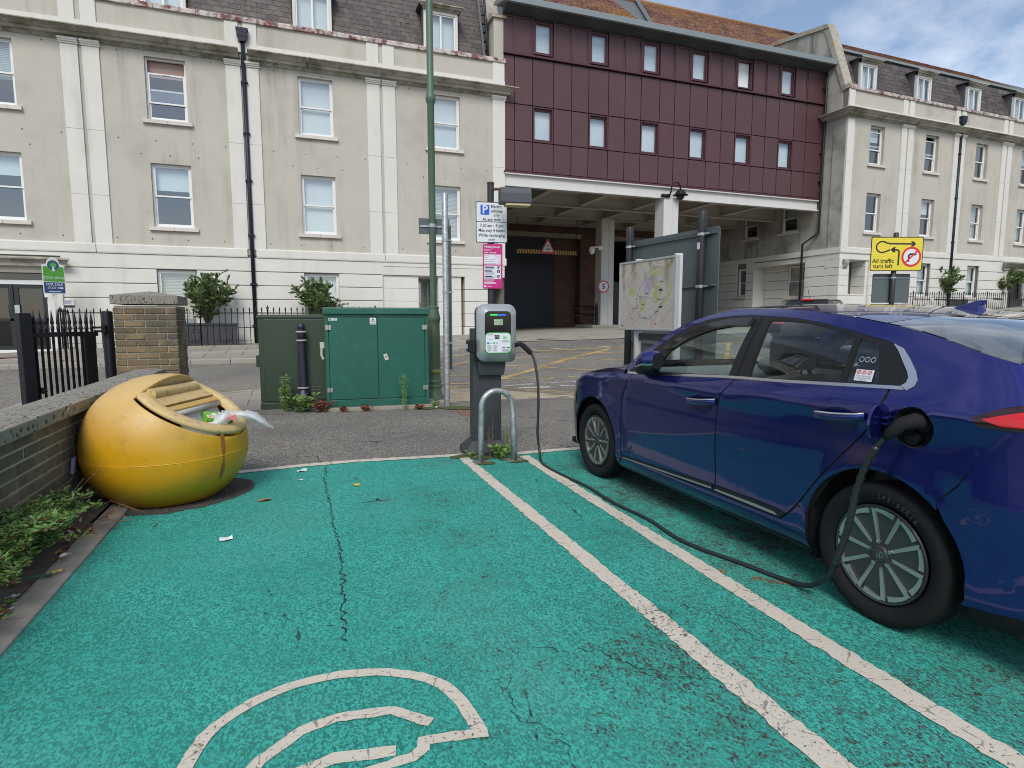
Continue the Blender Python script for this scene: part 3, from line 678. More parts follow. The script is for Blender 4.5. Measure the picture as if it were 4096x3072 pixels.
def downpipe(root, pts, r=.055, hop=None, brk=()):
    o = O('downpipe', MB().tube(pts, r, 10), K['pipe'], root, True)
    if hop: O('hopper', MB().prism([(-.15, .12), (.15, .12), (.15, .3), (.17, .3), (.17, .36), (-.17, .36), (-.17, .3), (-.15, .3)], -.11, .11, 'xz').prism([(-.15, .12), (.15, .12), (.07, -.02), (-.07, -.02)], -.1, .1, 'xz'), K['pipe'], o, loc=hop)
    for p in brk: O('bracket', MB().box(-.10, .10, -.03, .09, -.022, .022).lathe([(r + .012, -.035), (r + .012, .035)], 10), K['pipe'], o, loc=p)
    return o

# ------------------------------------------------------------------ cream terrace, left
LB = E('terrace_building', (0, 20.5, 0), 0, 'long cream rendered terrace with sash windows and slate mansard, left of the maroon bridge', 'building')
X0, X1 = -23.9, 7.16
cols = [.83 - 4.17 * k for k in range(6)][::-1] + [5.0]
W2 = (7.2, 8.97); W1 = (4.13, 5.98); W0 = (1.12, 2.88)
holes = []
for c in cols:
    w = .53 if c < 4 else .55
    holes += [(c - w, c + w, *W2), (c - w, c + w, *W1)]
mb = wallholes(MB(), X0, X1, 3.4, 9.3, holes, dep=.17)
O('upper_wall', mb, K['beige'], LB, fix=False)
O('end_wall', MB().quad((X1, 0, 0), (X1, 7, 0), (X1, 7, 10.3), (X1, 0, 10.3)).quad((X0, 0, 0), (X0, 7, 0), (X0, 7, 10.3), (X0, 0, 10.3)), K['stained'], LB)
fills2 = ['blind', 'slat', 'blind', 'curtain', 'slat', 'blind', 'blind']; fills1 = ['blind', 'curtain', 'blind', 'blind', 'blind', 'blind', 'slat']
fr2 = [.5, .7, .4, .45, .35, .98, .98]; fr1 = [.4, .5, .6, .33, .40, .98, .98]
fills2 = ['blind', 'slat', 'slat', 'slat', 'pink', 'blind', 'blind']
fills1 = ['blind', 'curtain', 'blind', 'blind', 'blind', 'blind', 'slat']
fr2 = [.5, .7, .4, .6, .30, .98, .98]; fr1 = [.4, .5, .6, .34, .42, .98, .98]
for i, c in enumerate(cols):
    w = 1.06 if c < 4 else 1.1
    window(LB, c, W2[0], w, W2[1] - W2[0], fills2[i], frac=fr2[i], open_top=.36 if abs(c + 3.34) < .1 else 0)
    window(LB, c, W1[0], w, W1[1] - W1[0], fills1[i], frac=fr1[i])
    sill(LB, c, W2[0], w + .24); sill(LB, c, W1[0], w + .24)
# pilaster strips in pairs with capitals and parapet blocks
pairs = [2.89 - 4.15 * k for k in range(7)]
for p in pairs:
    for a, b in ((p - .47, p - .055), (p + .04, p + .455)):
        if a < X0: continue
        for z0, z1 in ((3.57, 4.95), (4.955, 6.75), (6.755, 9.02)):
            O('pilaster', MB().box(a, b, -.042, .02, z0, z1), K['pale'], LB, bevel=.004)
        O('pilaster_cap', MB().prism([(0, 9.02), (-.07, 9.02), (-.075, 9.06), (-.10, 9.065), (-.11, 9.10), (-.13, 9.11), (-.13, 9.16), (0, 9.16)], a - .03, b + .03, 'yz'), K['pale'], LB)
        O('parapet_block', MB().box(a + .02, b - .02, -.035, .02, 9.68, 10.3), K['pale'], LB, bevel=.005)
for z0, z1 in ((3.57, 4.95), (4.955, 6.75), (6.755, 9.02)): O('pilaster', MB().box(6.72, X1 + .02, -.06, .02, z0, z1), K['pale'], LB, bevel=.006)
O('pilaster_cap', MB().prism([(0, 9.02), (-.07, 9.02), (-.075, 9.06), (-.10, 9.065), (-.11, 9.10), (-.13, 9.11), (-.13, 9.16), (0, 9.16)], 6.69, X1 + .05, 'yz'), K['pale'], LB)
O('parapet_block', MB().box(6.74, X1 + .01, -.035, .02, 9.68, 10.3), K['pale'], LB, bevel=.005)
# cornice in lengths with open joints, band, parapet, coping stones
js = [X0, -19.5, -15.5, -11.6, -7.1, -5.37, -3.2, -1.34]
for a, b in zip(js, js[1:]): O('cornice', cornice_run(crown(9.13, 9.44), a + .004, b - .004), K['cornice'], LB)
js = [-1.10, .62, 2.89, 4.95, X1]
for a, b in zip(js, js[1:]): O('cornice', cornice_run(crown(9.13, 9.44), a + .004, b - .004 * (b < X1), 1 if b == X1 else 0), K['cornice'], LB)
O('parapet_band', MB().box(X0, X1 + .02, -.05, .02, 9.42, 9.68), K['pale'], LB)
O('parapet', MB().box(X0, X1, 0, .3, 9.3, 10.3), K['beige'], LB)
x = X0
while x < X1 - .1:
    w = .55; e = min(x + w, X1 + .05)
    O('coping_stone', MB().prism([(-.07, 10.30), (.36, 10.30), (.36, 10.45), (-.03, 10.45), (-.07, 10.41)], x + .005, e - .005, 'yz'), K['coping'], LB, rot=(rnd.uniform(-.0006, .0006), 0, 0)); x += w
tm = MB()
for c in cols:
    for z, xs_ in ((3.78, (-1.5, -.6, .35, 1.35)), (6.22, (-.75, .0, .75)), (6.62, (-1.3, -.35, .6, 1.5)), (9.03, (-1.2, .2, 1.2))):
        for x in xs_: tm.box(c + x - .012, c + x + .012, -.006, .0, z - .02, z + .018)
tag(O('fixing_marks', tm, K['dark_gap'], LB), kind='stuff')
# string course and ground floor
for a, b in ((X0, -5.38), (-5.36, -1.36), (-1.1, 2.88), (2.90, X1)): O('string_course', MB().prism([(0, 3.32), (-.07, 3.32), (-.08, 3.36), (-.08, 3.56), (0, 3.60)], a, b + (.06 if b == X1 else 0), 'yz'), K['pale'], LB)
gh = [(c - .545, c + .545, *W0) for c in cols if c < 4 and abs(c + 7.5) > .3]
door = (-8.35, -6.62, .4, 2.78)
O('ground_wall', wallholes(MB(), X0, 2.78, 0, 3.4, gh + [door], y=.0, dep=.2), K['joint'], LB, fix=False)
jz = [.1, 1.13, 1.585, 2.02, 2.455, 2.89, 3.325]
courses(LB, X0, 2.78, jz, gh + [(door[0] - .36, door[1] + .36, 0, 3.2)])
for c in cols:
    if c < 4 and abs(c + 7.5) > .3:
        window(LB, c, W0[0], 1.09, W0[1] - W0[0], 'slat' if c < -3 else 'blind', frac=.95 if c > -4 else .5, y=.06); sill(LB, c, W0[0], 1.3, y=-.02)
# entrance
ent = put('entrance', None, LB)
for x in (door[0] - .36, door[1]): O('door_pilaster', MB().box(x, x + .36, -.10, .03, .1, 2.66).box(x - .02, x + .38, -.12, .03, 2.58, 2.66), K['pale'], ent, bevel=.006)
O('entablature', cornice_run([(0, 0), (.10, 0), (.12, .06), (.12, .13), (.16, .15), (.2, .17), (.24, .18), (.26, .26), (.33, .34), (.38, .36), (.38, .40), (0, .46)], door[0] - .42, door[1] + .30, 1, 1), K['cornice'], ent, loc=(0, 0, 2.70))
fm = MB(); frame(fm, door[0], door[1], .45, 2.78, .08, .10, .18); fm.box(door[0], door[1], .095, .18, 2.38, 2.5)
O('door_frame', fm, K['white'], ent)
for a, b in ((door[0] + .08, -7.5), (-7.48, door[1] - .08)):
    f2 = MB(); frame(f2, a, b, .53, 2.38, .11, .12, .17); f2.box(a, b, .12, .17, 1.35, 1.42); dl = O('door_leaf', f2, K['dark_frame'], ent)
    O('pane', MB().quad((a + .1, .15, .6), (b - .1, .15, .6), (b - .1, .15, 2.3), (a + .1, .15, 2.3)), K['pane_dark'], ent, fix=False)
    hx = b - .05 if a < -7.6 else a + .05
    O('pull_plate', MB().box(hx - .07, hx + .07, .085, .12, 1.5, 1.8), K['steel'] if a > -7.6 else K['dark_frame'], ent)
O('transom_pane', MB().quad((door[0] + .08, .15, 2.5), (door[1] - .08, .15, 2.5), (door[1] - .08, .15, 2.7), (door[0] + .08, .15, 2.7)), K['pane_dark'], ent, fix=False)
O('lobby', MB().add([(door[0], .2, .45), (door[1], .2, .45), (door[1], 4, .45), (door[0], 4, .45), (door[0], .2, 2.78), (door[1], .2, 2.78), (door[1], 4, 2.78), (door[0], 4, 2.78)], [(0, 1, 2, 3), (7, 6, 5, 4), (1, 5, 6, 2), (2, 6, 7, 3), (3, 7, 4, 0)]), M('lobby_wall', (.12, .12, .11), .8), ent, fix=False)
O('door_closer', MB().box(-6.72, -6.60, -.02, .09, 2.02, 2.14), K['white'], ent)
# name plate
np2 = O('name_plate', MB().box(-6.30, -6.0, -.068, -.046, 1.80, 1.97), K['sign_white'], LB)
O('plate_strip', MB().box(-6.29, -6.01, -.07, -.046, 1.745, 1.785), K['sign_black'], np2)
K['plum'] = plain('plum_print', (.18, .06, .2), .5)
text('Riding Gate North', np2, -6.285, 1.94, .032, K['plum'], 'LEFT', -.070)
for i in range(4): O('text_line', MB().box(-6.285, -6.07 - .015 * (i % 3), -.0705, -.069, 1.90 - i * .022, 1.909 - i * .022), K['plum'], np2)
# open corner: recess with a pier
O('recess_wall', wallholes(MB(), 2.6, 7.0, 0, 3.2, [(4.02, 4.72, 1.1, 2.86)], y=1.5, dep=.15), K['joint'], LB, fix=False)
courses(LB, 2.6, 5.55, jz[:-1] + [3.2], [(4.02, 4.72, 1.1, 2.86)], y=1.46)
window(LB, 4.37, 1.1, .7, 1.76, 'blind', y=1.55, frac=.95)
O('recess_brick', MB().box(5.55, 5.75, 1.44, 1.6, .2, 3.0), K['redbrick'], LB)
O('recess_door', MB().box(5.76, 6.6, 1.47, 1.55, .4, 2.9), K['dark_frame'], LB)
O('recess_return', MB().box(2.782, 2.80, -.04, 1.5, .1, 3.3), K['pale'], LB)
O('recess_ceiling', MB().box(2.78, X1, .04, 1.6, 2.95, 3.3), K['soffit'], LB)
O('lintel_beam', MB().prism([(-.03, 2.90), (.3, 2.90), (.3, 3.32), (-.045, 3.32), (-.045, 3.19), (-.02, 3.185), (-.02, 3.17), (-.045, 3.165)], 2.80, X1, 'yz'), K['pale'], LB)
for a, b in zip([.75, 1.13, 1.585, 2.02, 2.455, 2.90], [1.13, 1.585, 2.02, 2.455, 2.90, 2.9]):
    if b > a: O('pier_stone', MB().box(5.67 - (.03 if a < 1 else 0), 6.56 + (.03 if a < 1 else 0), -.05, .75, a + .008 - (.3 if a < 1 else 0), b - .008), K['pale'], LB, bevel=.012)
cb = MB()
for k in range(9):
    a = k / 8 * math.pi * 1.5
cb.prism([(.0, 2.5), (-.05, 2.5), (-.10, 2.56), (-.10, 2.62), (-.16, 2.68), (-.20, 2.76), (-.20, 2.84), (-.14, 2.89), (0, 2.89)], 6.35, 6.62, 'yz'); cb.cyl((6.33, -.13, 2.79), (6.64, -.13, 2.79), .07, n=12).cyl((6.33, -.09, 2.58), (6.64, -.09, 2.58), .045, n=12)
O('scroll_bracket', cb, K['cornice'], LB)
downpipe(LB, [(-1.22, -.08, 9.75), (-1.22, -.08, .55)], .06, (-1.22, -.09, 9.72), [(-1.22, -.08, z) for z in (8.55, 7.05, 5.65, 4.0, 2.5, 1.2)])
O('pipe_channel', MB().box(-1.34, -1.10, .01, .02, 3.3, 9.7), K['stained'], LB)
# mansard
dsk = [(c - .62, c + .62, 12.0) for c in cols]
O('mansard', MB().quad((X0, .40, 10.2), (X1, .40, 10.2), (X1, 1.36, 13.2), (X0, 1.36, 13.2)).quad((X0, 1.36, 13.2), (X1, 1.36, 13.2), (X1, 7, 13.9), (X0, 7, 13.9)), K['leadgrey'], LB)
slates(LB, -8.4, 6.75, 10.38, 13.1, .37, 1.33, .31, .185, dsk, vis=lambda x: x > -5)
for c in cols: dormer(LB, c, 10.50, 1.0, 1.30, .33, .32)
pier = O('party_pier', MB().box(6.78, 7.14, -.02, .55, 10.4, 11.75), K['beige'], LB, bevel=.01)
O('pier_cap', MB().prism([(-.1, 11.75), (.62, 11.75), (.62, 11.83), (.26, 12.0), (-.1, 11.83)], 6.70, 7.22, 'yz'), K['lichen'], pier)
O('sloped_coping', MB().prism([(.5, 11.8), (.62, 11.7), (2.2, 14.8), (1.95, 14.8)], 6.72, 7.2, 'yz'), K['lichen'], pier)
O('gutter_pipe', MB().tube([(6.62, .62, 13.0), (6.62, .50, 12.3), (6.66, .36, 11.2), (6.66, .3, 10.5)], .045, 8), K['pipe'], pier, True)
O('lead_flashing', MB().prism([(.36, 10.5), (.34, 10.5), (1.2, 13.2), (1.25, 13.2)], 6.52, 6.6, 'yz'), K['leadgrey'], pier)

# ------------------------------------------------------------------ maroon bridge building
BR = E('bridge_building', (0, 20.5, 0), 0, 'maroon panel clad building bridging the road between the two cream terraces', 'building')
XV = [7.13, 7.55, 8.25, 9.07, 9.79, 10.49, 11.32, 12.03, 12.73, 13.56, 14.25, 14.96, 15.80, 16.50, 17.19, 18.04, 18.75, 19.45, 20.27, 20.95, 21.9]
O('backing_wall', wallholes(MB(), 7.13, 21.9, 6.6, 12.2, [(XV[2 + 3 * k] + .02, XV[3 + 3 * k] - .02, 7.8, 8.96) for k in range(6)] + [(XV[2 + 3 * k] + .06, XV[3 + 3 * k] - .06, 10.78, 11.92) for k in range(6)], y=.06, dep=.1), K['dark_gap'], BR, fix=False)
def panel(x0, x1, z0, z1, y=0., th=.05):
    g_ = .015; a = rnd.uniform(-.003, .003)
    O('cladding_panel', MB().prism([(x0 + g_, z0 + g_), (x1 - g_, z0 + g_), (x1 - g_, z1 - g_), (x0 + g_, z1 - g_)], y + a, y + th, 'xz'), K['maroon'], BR, bevel=.004)
for i, (a, b) in enumerate(zip(XV, XV[1:])):
    win = (i - 2) % 3 == 0 and i >= 2 and i < 19
    panel(a, b, 9.01, 10.62); panel(a, b, 6.70, 7.755)
    if not win: panel(a, b, 7.755, 9.01)
    else:
        w = window(BR, (a + b) / 2, 7.80, b - a - .03, 1.16, 'blind', y=.06, frac=.98, mat='maroon_frame', style='fixed')
        O('outer_frame', frame(MB(), -(b - a) / 2 + .012, (b - a) / 2 - .012, -.03, 1.19, .04, -.075, -.01), K['maroon_frame'], w)
    # clerestory band
    if win:
        op = i == 14
        w = window(BR, (a + b) / 2, 10.80, b - a - .10, 1.10, 'blind', y=.05, frac=.98, mat='maroon_frame', style='fixed')
        if op:
            for ch in w.children:
                if ch.name.split('.')[0] in ('sash', 'pane'): ch.rotation_euler = (R(-11), 0, 0); ch.location = (0, .23 - .42 * .0, .02); ch.location.y = .2
    else:
        p = O('clerestory_panel', frame(MB(), a + .02, b - .02, 10.74, 11.95, .05, 0, .06).box(a + .06, b - .06, .03, .05, 10.78, 11.9), K['maroon'], BR, bevel=.003)
for a in XV[1:-1]: O('mullion', MB().box(a - .022, a + .022, -.025, .05, 10.72, 11.98), K['maroon_frame'], BR)
O('drip_rail', MB().box(7.13, 21.9, -.09, .05, 10.635, 10.70), K['maroon_frame'], BR, bevel=.006)
O('base_rail', MB().prism([(-.10, 6.60), (.05, 6.60), (.05, 6.69), (-.03, 6.69), (-.10, 6.66)], 7.13, 21.9, 'yz'), K['maroon_frame'], BR)
O('eaves_soffit', MB().prism([(.06, 11.98), (-.52, 12.14), (-.52, 12.16), (.06, 12.2)], 7.13, 22.1, 'yz'), K['dark_soffit'], BR)
for a, b in zip([6.95, 10.4, 14.3, 18.2], [10.4, 14.3, 18.2, 22.3]): O('eaves_fascia', MB().prism([(-.50, 12.10), (-.56, 12.12), (-.58, 12.30), (-.52, 12.34), (.5, 12.5), (.5, 12.4)], a + .003, b - .003, 'yz'), K['grey_fascia'], BR)
O('edge_beam', MB().box(7.16, 21.8, .0, .10, 6.17, 6.58).box(7.16, 21.8, -.10, .12, 6.14, 6.18).box(7.16, 21.8, -.10, .12, 6.56, 6.598), K['steel_white'], BR)
O('deck_soffit', MB().box(7.16, 21.9, .1, 7.4, 6.62, 6.7), K['soffit'], BR)
for x in (9.1, 11.5, 14.05, 16.4, 18.8): O('cross_beam', MB().box(x - .11, x + .11, .12, 7.4, 6.16, 6.18).box(x - .012, x + .012, .12, 7.4, 6.18, 6.62), K['soffit'], BR)
for y in (2.6, 5.1, 7.2): O('long_beam', MB().box(7.16, 21.9, y - .11, y + .11, 6.08, 6.10).box(7.16, 21.9, y - .012, y + .012, 6.10, 6.62), K['soffit'], BR)
for y, n in ((.08, 'front'), (5.1, 'rear')):
    x = 14.05; gz = T(x, 20.5 + y)
    c = O('column', MB().box(x - .33, x + .33, y - .33, y - .31, gz, 6.15).box(x - .33, x - .31, y - .3, y + .3, gz, 6.15).box(x + .05, x + .33, y - .35, y - .33, gz, 6.12).box(x - .33, x + .33, y + .28, y + .3, gz, 6.15).box(x + .31, x + .33, y - .3, y + .3, gz, 6.15), K['steel_white'], BR, bevel=.008)
    O('column_joint', MB().box(x - .335, x + .335, y - .355, y + .305, 2.9, 2.915), K['stained'], c)
O('column_island', MB().prism([(13.0, 24.7), (16.5, 24.3), (16.6, 26.6), (13.0, 26.6)], T(14, 25) - .02, T(14, 25) + .13, 'xy'), K['kerb'], BR, loc=(0, -20.5, 0), bevel=.03)
downpipe(BR, [(21.93, -.05, 12.1), (21.93, -.02, 11.95), (21.86, -.12, 11.6), (21.86, -.12, 6.3), (21.86, -.10, 5.2), (21.55, .45, 4.75), (21.55, .45, 1.2)], .05, None, [(21.86, -.10, z) for z in (11.3, 10.1, 8.6, 7.4)])

# ------------------------------------------------------------------ brick building behind, with the service entrance
BB = E('brick_building', (0, 28, 0), 0, 'red brick building with clay tiled roof behind the maroon bridge, dark service entrance below', 'building')
O('brick_wall', wallholes(MB(), 6.5, 26, 0, 13.6, [(6.6, 13.97, -1, 5.55), (14.85, 19.6, -1, 5.55)], dep=.45), K['redbrick'], BB, fix=False)
O('lintel', MB().box(6.6, 13.97, -.04, .4, 5.53, 5.75).box(14.85, 19.6, -.04, .4, 5.53, 5.75), K['concrete'], BB)
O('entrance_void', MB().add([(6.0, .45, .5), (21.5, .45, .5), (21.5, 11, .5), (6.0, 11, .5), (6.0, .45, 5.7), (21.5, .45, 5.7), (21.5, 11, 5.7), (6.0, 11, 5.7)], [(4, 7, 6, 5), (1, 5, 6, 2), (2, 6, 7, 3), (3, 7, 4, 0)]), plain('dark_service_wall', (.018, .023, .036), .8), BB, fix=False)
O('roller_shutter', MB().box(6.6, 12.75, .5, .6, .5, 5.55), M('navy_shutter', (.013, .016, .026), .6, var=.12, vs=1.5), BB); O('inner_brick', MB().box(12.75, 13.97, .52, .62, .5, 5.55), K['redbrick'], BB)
O('service_door', MB().box(15.6, 16.9, .25, .33, .9, 3.4).box(15.75, 16.1, .23, .26, 2.2, 2.7).box(15.75, 16.1, .23, .26, 1.2, 1.7), K['dark_frame'], BB)
hr = O('handrail', MB().tube([(13.2, -1.0, 2.05), (14.3, -1.0, 2.05)], .03).tube([(13.2, -1.0, 1.65), (14.3, -1.0, 1.65)], .03), K['black'], BB, True)
hb = E('height_bar', (11.5, 26.6, 4.62), 0, 'hanging black and yellow striped height bar under the maroon bridge', 'height bar')
st = MB(); sy = MB()
for s in (-1, 1):
    x0 = s * .28; st.box(min(x0, x0 + s * 1.35), max(x0, x0 + s * 1.35), 0, .03, -.10, .10)
    for k in range(10):
        a = s * (.31 + k * .132); b = a + s * .068; sl = -.06 if s < 0 else -.06
        sy.add([(a, -.003, -.095), (b, -.003, -.095), (b - s * .06, -.003, .095), (a - s * .06, -.003, .095)], [(0, 1, 2, 3)])
O('bar', st, K['sign_black'], hb); O('stripe_set', sy, plain('hazard_yellow', (.6, .33, .03), .5), hb, fix=False)
for x in (-1.55, 1.55): O('hanger', MB().cyl((x, .015, .1), (x, .015, 1.6), .012, n=6), K['black'], hb)
def tri(s, y0, y1): return MB().prism([(-s / 2, 0), (s / 2, 0), (0, s * .9)], y0, y1, 'xz')
hs = E('height_sign', (11.5, 26.55, 4.53), 0, 'red triangular 4.6m height limit sign hanging under the bridge', 'sign')
O('border', tri(.85, 0, .02), K['sign_red'], hs); O('face', MB().prism([(-.29, .10), (.29, .10), (0, .62)], -.006, .0, 'xz'), K['sign_white'], hs)
O('arrow', MB().prism([(-.055, .43), (.055, .43), (0, .32)], -.010, -.007, 'xz').prism([(-.04, .105), (.04, .105), (0, .16)], -.010, -.007, 'xz'), K['sign_black'], hs)
text('4.6m', hs, 0, .235, .15, K['sign_black'], y=-.010, bold=.02)
# clay roofs
def tileroof(root, x0, x1, ya, za, yb, zb, w=.26, h=.19, skew=0, name='roof_tiles', clip=None):
    n = int(math.hypot(yb - ya, zb - za) / h); V = []; F = []; Cc = []; up = Vector((0, yb - ya, zb - za)).normalized(); nr = Vector((0, -up.z, up.y)); r2 = random.Random(3)
    for i in range(n):
        x = x0 + (w / 2 if i % 2 else 0)
        while x < x1:
            p = Vector((x, ya, za)) + up * i * h
            if clip is None or clip(x, i / n):
                b = len(V); q = p + nr * (.022 + r2.uniform(-.006, .006)); t = p + up * h * 1.08 + nr * .004
                V += [(q.x, q.y, q.z), (q.x + w - .006, q.y, q.z), (q.x + w - .006, t.y, t.z), (q.x, t.y, t.z), (p.x, p.y, p.z - .01), (p.x + w - .006, p.y, p.z - .01)]
                F += [(b, b + 1, b + 2, b + 3), (b + 4, b + 5, b + 1, b)]; k = r2.random() ** 1.3; Cc.append(k)
            x += w
    me = bpy.data.meshes.new(name); me.from_pydata(V, [], F); me.materials.append(K['tile'])
    at = me.color_attributes.new('tint', 'FLOAT_COLOR', 'POINT')
    at.data.foreach_set('color', [z for k in Cc for _ in range(6) for z in (k, k, k, 1)])
    return tag(put(name, me, root), kind='stuff')
RF = put('roof', MB().quad((6.8, -5.1, 13.45), (27, -5.1, 13.45), (27, -.6, 17.2), (6.8, -.6, 17.2)).quad((6.8, -.6, 17.2), (27, -.6, 17.2), (27, 4, 13.5), (6.8, 4, 13.5)).mesh('roof', K['leadgrey']), BB)
tileroof(RF, 7.0, 14.75, -5.1, 13.5, -.6, 17.25, clip=lambda x, t: x < 14.75 + t * 1.7)
tileroof(RF, 14.9, 26.5, -5.1, 13.5, -.6, 17.25, clip=lambda x, t: x > 14.95 + t * 1.7)
O('lead_verge', MB().add([(14.78, -5.15, 13.55), (14.98, -5.15, 13.62), (16.7, -.6, 17.42), (16.48, -.6, 17.35), (14.78, -5.15, 13.3), (14.98, -5.15, 13.3)], [(0, 1, 2, 3), (0, 4, 5, 1)]), K['leadgrey'], RF, fix=False)
O('ridge_tiles', MB().cyl((6.8, -.6, 17.22), (27, -.6, 17.22), .13, n=10), M('ridge_tile_lichen', (.26, .13, .05), .9, var=.35, vs=6), RF, True)
O('eaves_gutter', MB().tube([(7, -5.2, 13.42), (22.0, -5.2, 13.42)], .07), K['pipe'], RF, True)
O('roof_void_wall', MB().box(6.9, 22, -5.35, -5.2, 12.0, 13.45), K['leadgrey'], BB)

# ------------------------------------------------------------------ cream terrace, right
RB = E('terrace_building', (22, 19.34, 0), R(1.6), 'cream rendered terrace with dark downpipes, right of the maroon bridge', 'building')
L = 30.
rc = [1.82 + 3.52 * k for k in range(8)]
w2 = (8.04, 9.66); w1 = (5.18, 6.85); w0 = (2.45, 3.97)
hs_ = []
for c in rc: hs_ += [(c - .44, c + .44, *w2), (c - .44, c + .44, *w1)]
O('upper_wall', wallholes(MB(), .0, L, 4.3, 10.0, hs_, dep=.2), K['beige'], RB, fix=False)
for i, c in enumerate(rc):
    window(RB, c, w2[0], .88, w2[1] - w2[0], ['blind', None, None, 'slat', 'blind', 'blind', None, 'slat'][i], frac=.4, y=.14, open_top=.16 if i < 2 else 0)
    window(RB, c, w1[0], .88, w1[1] - w1[0], [None, 'blind', 'slat', 'slat', 'blind', None, 'slat', 'blind'][i], frac=[0, .4, .95, .9, .4, 0, .9, .5][i], y=.14)
    sill(RB, c, w2[0], 1.1); sill(RB, c, w1[0], 1.1)
rp_ = [3.62 + 3.52 * k for k in range(7)]
for p in rp_:
    for a, b in ((p - .38, p - .04), (p + .04, p + .38)):
        for z0, z1 in ((4.48, 6.1), (6.105, 8.0), (8.005, 9.74)): O('pilaster', MB().box(a, b, -.06, .02, z0, z1), K['pale'], RB, bevel=.006)
        O('pilaster_cap', MB().prism([(0, 9.74), (-.07, 9.74), (-.10, 9.78), (-.13, 9.83), (-.13, 9.88), (0, 9.88)], a - .03, b + .03, 'yz'), K['pale'], RB)
        O('parapet_block', MB().box(a + .02, b - .02, -.035, .02, 10.32, 10.95), K['pale'], RB, bevel=.005)
for z0, z1 in ((4.48, 6.1), (6.105, 8.0), (8.005, 9.74)): O('pilaster', MB().box(-.03, .36, -.06, .02, z0, z1), K['pale'], RB, bevel=.006)
for z0, z1 in ((4.48, 6.1), (6.105, 8.6), (8.605, 9.74)): O('pilaster', MB().box(-.05, .02, .01, .62, z0, z1), K['stained'], RB, bevel=.006)
O('parapet_block', MB().box(-.02, .32, -.035, .02, 10.32, 10.95), K['pale'], RB)
js = [0, 1.9, 3.62, 5.6, 7.14, 8.9, 10.66, 12.4, 14.2, 17.7, 21.2, L]
for a, b in zip(js, js[1:]): O('cornice', cornice_run(crown(9.86, 10.12), a + .004 * (a > 0), b - .004, 0, 1 if a == 0 else 0), K['cornice'], RB)
sc_ = cornice_run(crown(9.86, 10.12), -1.15, 0, 1)
sc_.v = [(y_ * 1.0, -x_, z_) for x_, y_, z_ in sc_.v]
O('cornice', sc_, K['stained'], RB)
O('parapet_band', MB().box(-.05, L, -.05, .02, 10.1, 10.32), K['pale'], RB)
O('parapet', MB().box(0, L, 0, .3, 10.0, 10.95), K['beige'], RB)
O('side_parapet', MB().box(-.02, .3, .3, 1.15, 10.0, 10.99), K['stained'], RB)
x = 0
while x < L:
    O('coping_stone', MB().prism([(-.07, 10.95), (.36, 10.95), (.36, 11.09), (-.03, 11.09), (-.07, 11.05)], x + .005, min(x + .55, L) - .005, 'yz'), K['coping'], RB); x += .55
for a, b in ((-.08, 3.6), (3.62, 7.05), (7.23, L)): O('string_course', MB().prism([(0, 4.24), (-.07, 4.24), (-.08, 4.28), (-.08, 4.46), (0, 4.50)], a, b, 'yz'), K['pale'], RB)
gh = [(c - .45, c + .45, *w0) for c in rc[1:]]
dr = (11.6, 12.9, 1.6, 3.85)
gh = [h for h in gh if not (h[0] < dr[1] + .3 and h[1] > dr[0] - .3)]
O('ground_wall', wallholes(MB(), 1.8, L, .5, 4.3, gh + [dr], y=.0, dep=.2), K['joint'], RB, fix=False)
jr = [.9, 2.0, 2.43, 2.86, 3.29, 3.72, 4.24]
courses(RB, 1.8, L, jr, gh + [(dr[0] - .3, dr[1] + .3, 0, 4.15)])
for h in gh:
    c = (h[0] + h[1]) / 2; window(RB, c, w0[0], .9, w0[1] - w0[0], 'curtain', y=.12); sill(RB, c, w0[0], 1.1, y=-.02)
ent = put('entrance', None, RB)
for x in (dr[0] - .3, dr[1]): O('door_pilaster', MB().box(x, x + .3, -.10, .03, 1.2, 3.8), K['pale'], ent)
O('entablature', cornice_run([(0, 0), (.12, .0), (.12, .13), (.2, .17), (.26, .24), (.34, .30), (.38, .34), (0, .4)], dr[0] - .4, dr[1] + .4, 1, 1), K['cornice'], ent, loc=(0, 0, 3.82))
O('door_leaf', frame(MB(), dr[0], dr[1], 1.6, 3.3, .12, .1, .16).box(dr[0] + .1, dr[1] - .1, .14, .16, 1.6, 3.2), K['dark_frame'], ent); O('transom_frame', frame(MB(), dr[0], dr[1], 3.28, 3.85, .07, .09, .15), K['white'], ent)
O('transom_pane', MB().quad((dr[0], .12, 3.3), (dr[1], .12, 3.3), (dr[1], .12, 3.8), (dr[0], .12, 3.8)), K['pane_dark'], ent, fix=False)
# recessed corner bay at street level
O('recess_wall', wallholes(MB(), .0, 1.9, .5, 4.2, [(.62, 1.62, 2.5, 3.95)], y=.75, dep=.15), K['joint'], RB, fix=False)
courses(RB, .2, 1.9, jr[:-1] + [4.0], [(.62, 1.62, 2.5, 3.95)], y=.71)
window(RB, 1.12, 2.5, 1.0, 1.45, 'curtain', y=.82); sill(RB, 1.12, 2.5, 1.2, y=.68)
O('recess_return', MB().box(1.76, 1.86, -.045, .8, .9, 4.2), K['pale'], RB)
O('lintel_beam', MB().box(-.05, 1.9, -.03, .75, 3.98, 4.24), K['pale'], RB)
for a, b in zip([.9, 2.0, 2.43, 2.86, 3.29, 3.62], [2.0, 2.43, 2.86, 3.29, 3.62, 3.98]): O('pier_stone', MB().box(-.05, .42, -.05, .7, a + .008, b - .008), K['pale'], RB, bevel=.01)
O('scroll_bracket', MB().prism([(.0, 3.55), (-.05, 3.55), (-.10, 3.62), (-.16, 3.72), (-.20, 3.80), (-.20, 3.9), (-.14, 3.97), (0, 3.97)], .12, .36, 'yz').cyl((.1, -.13, 3.86), (.38, -.13, 3.86), .07, n=12), K['cornice'], RB)
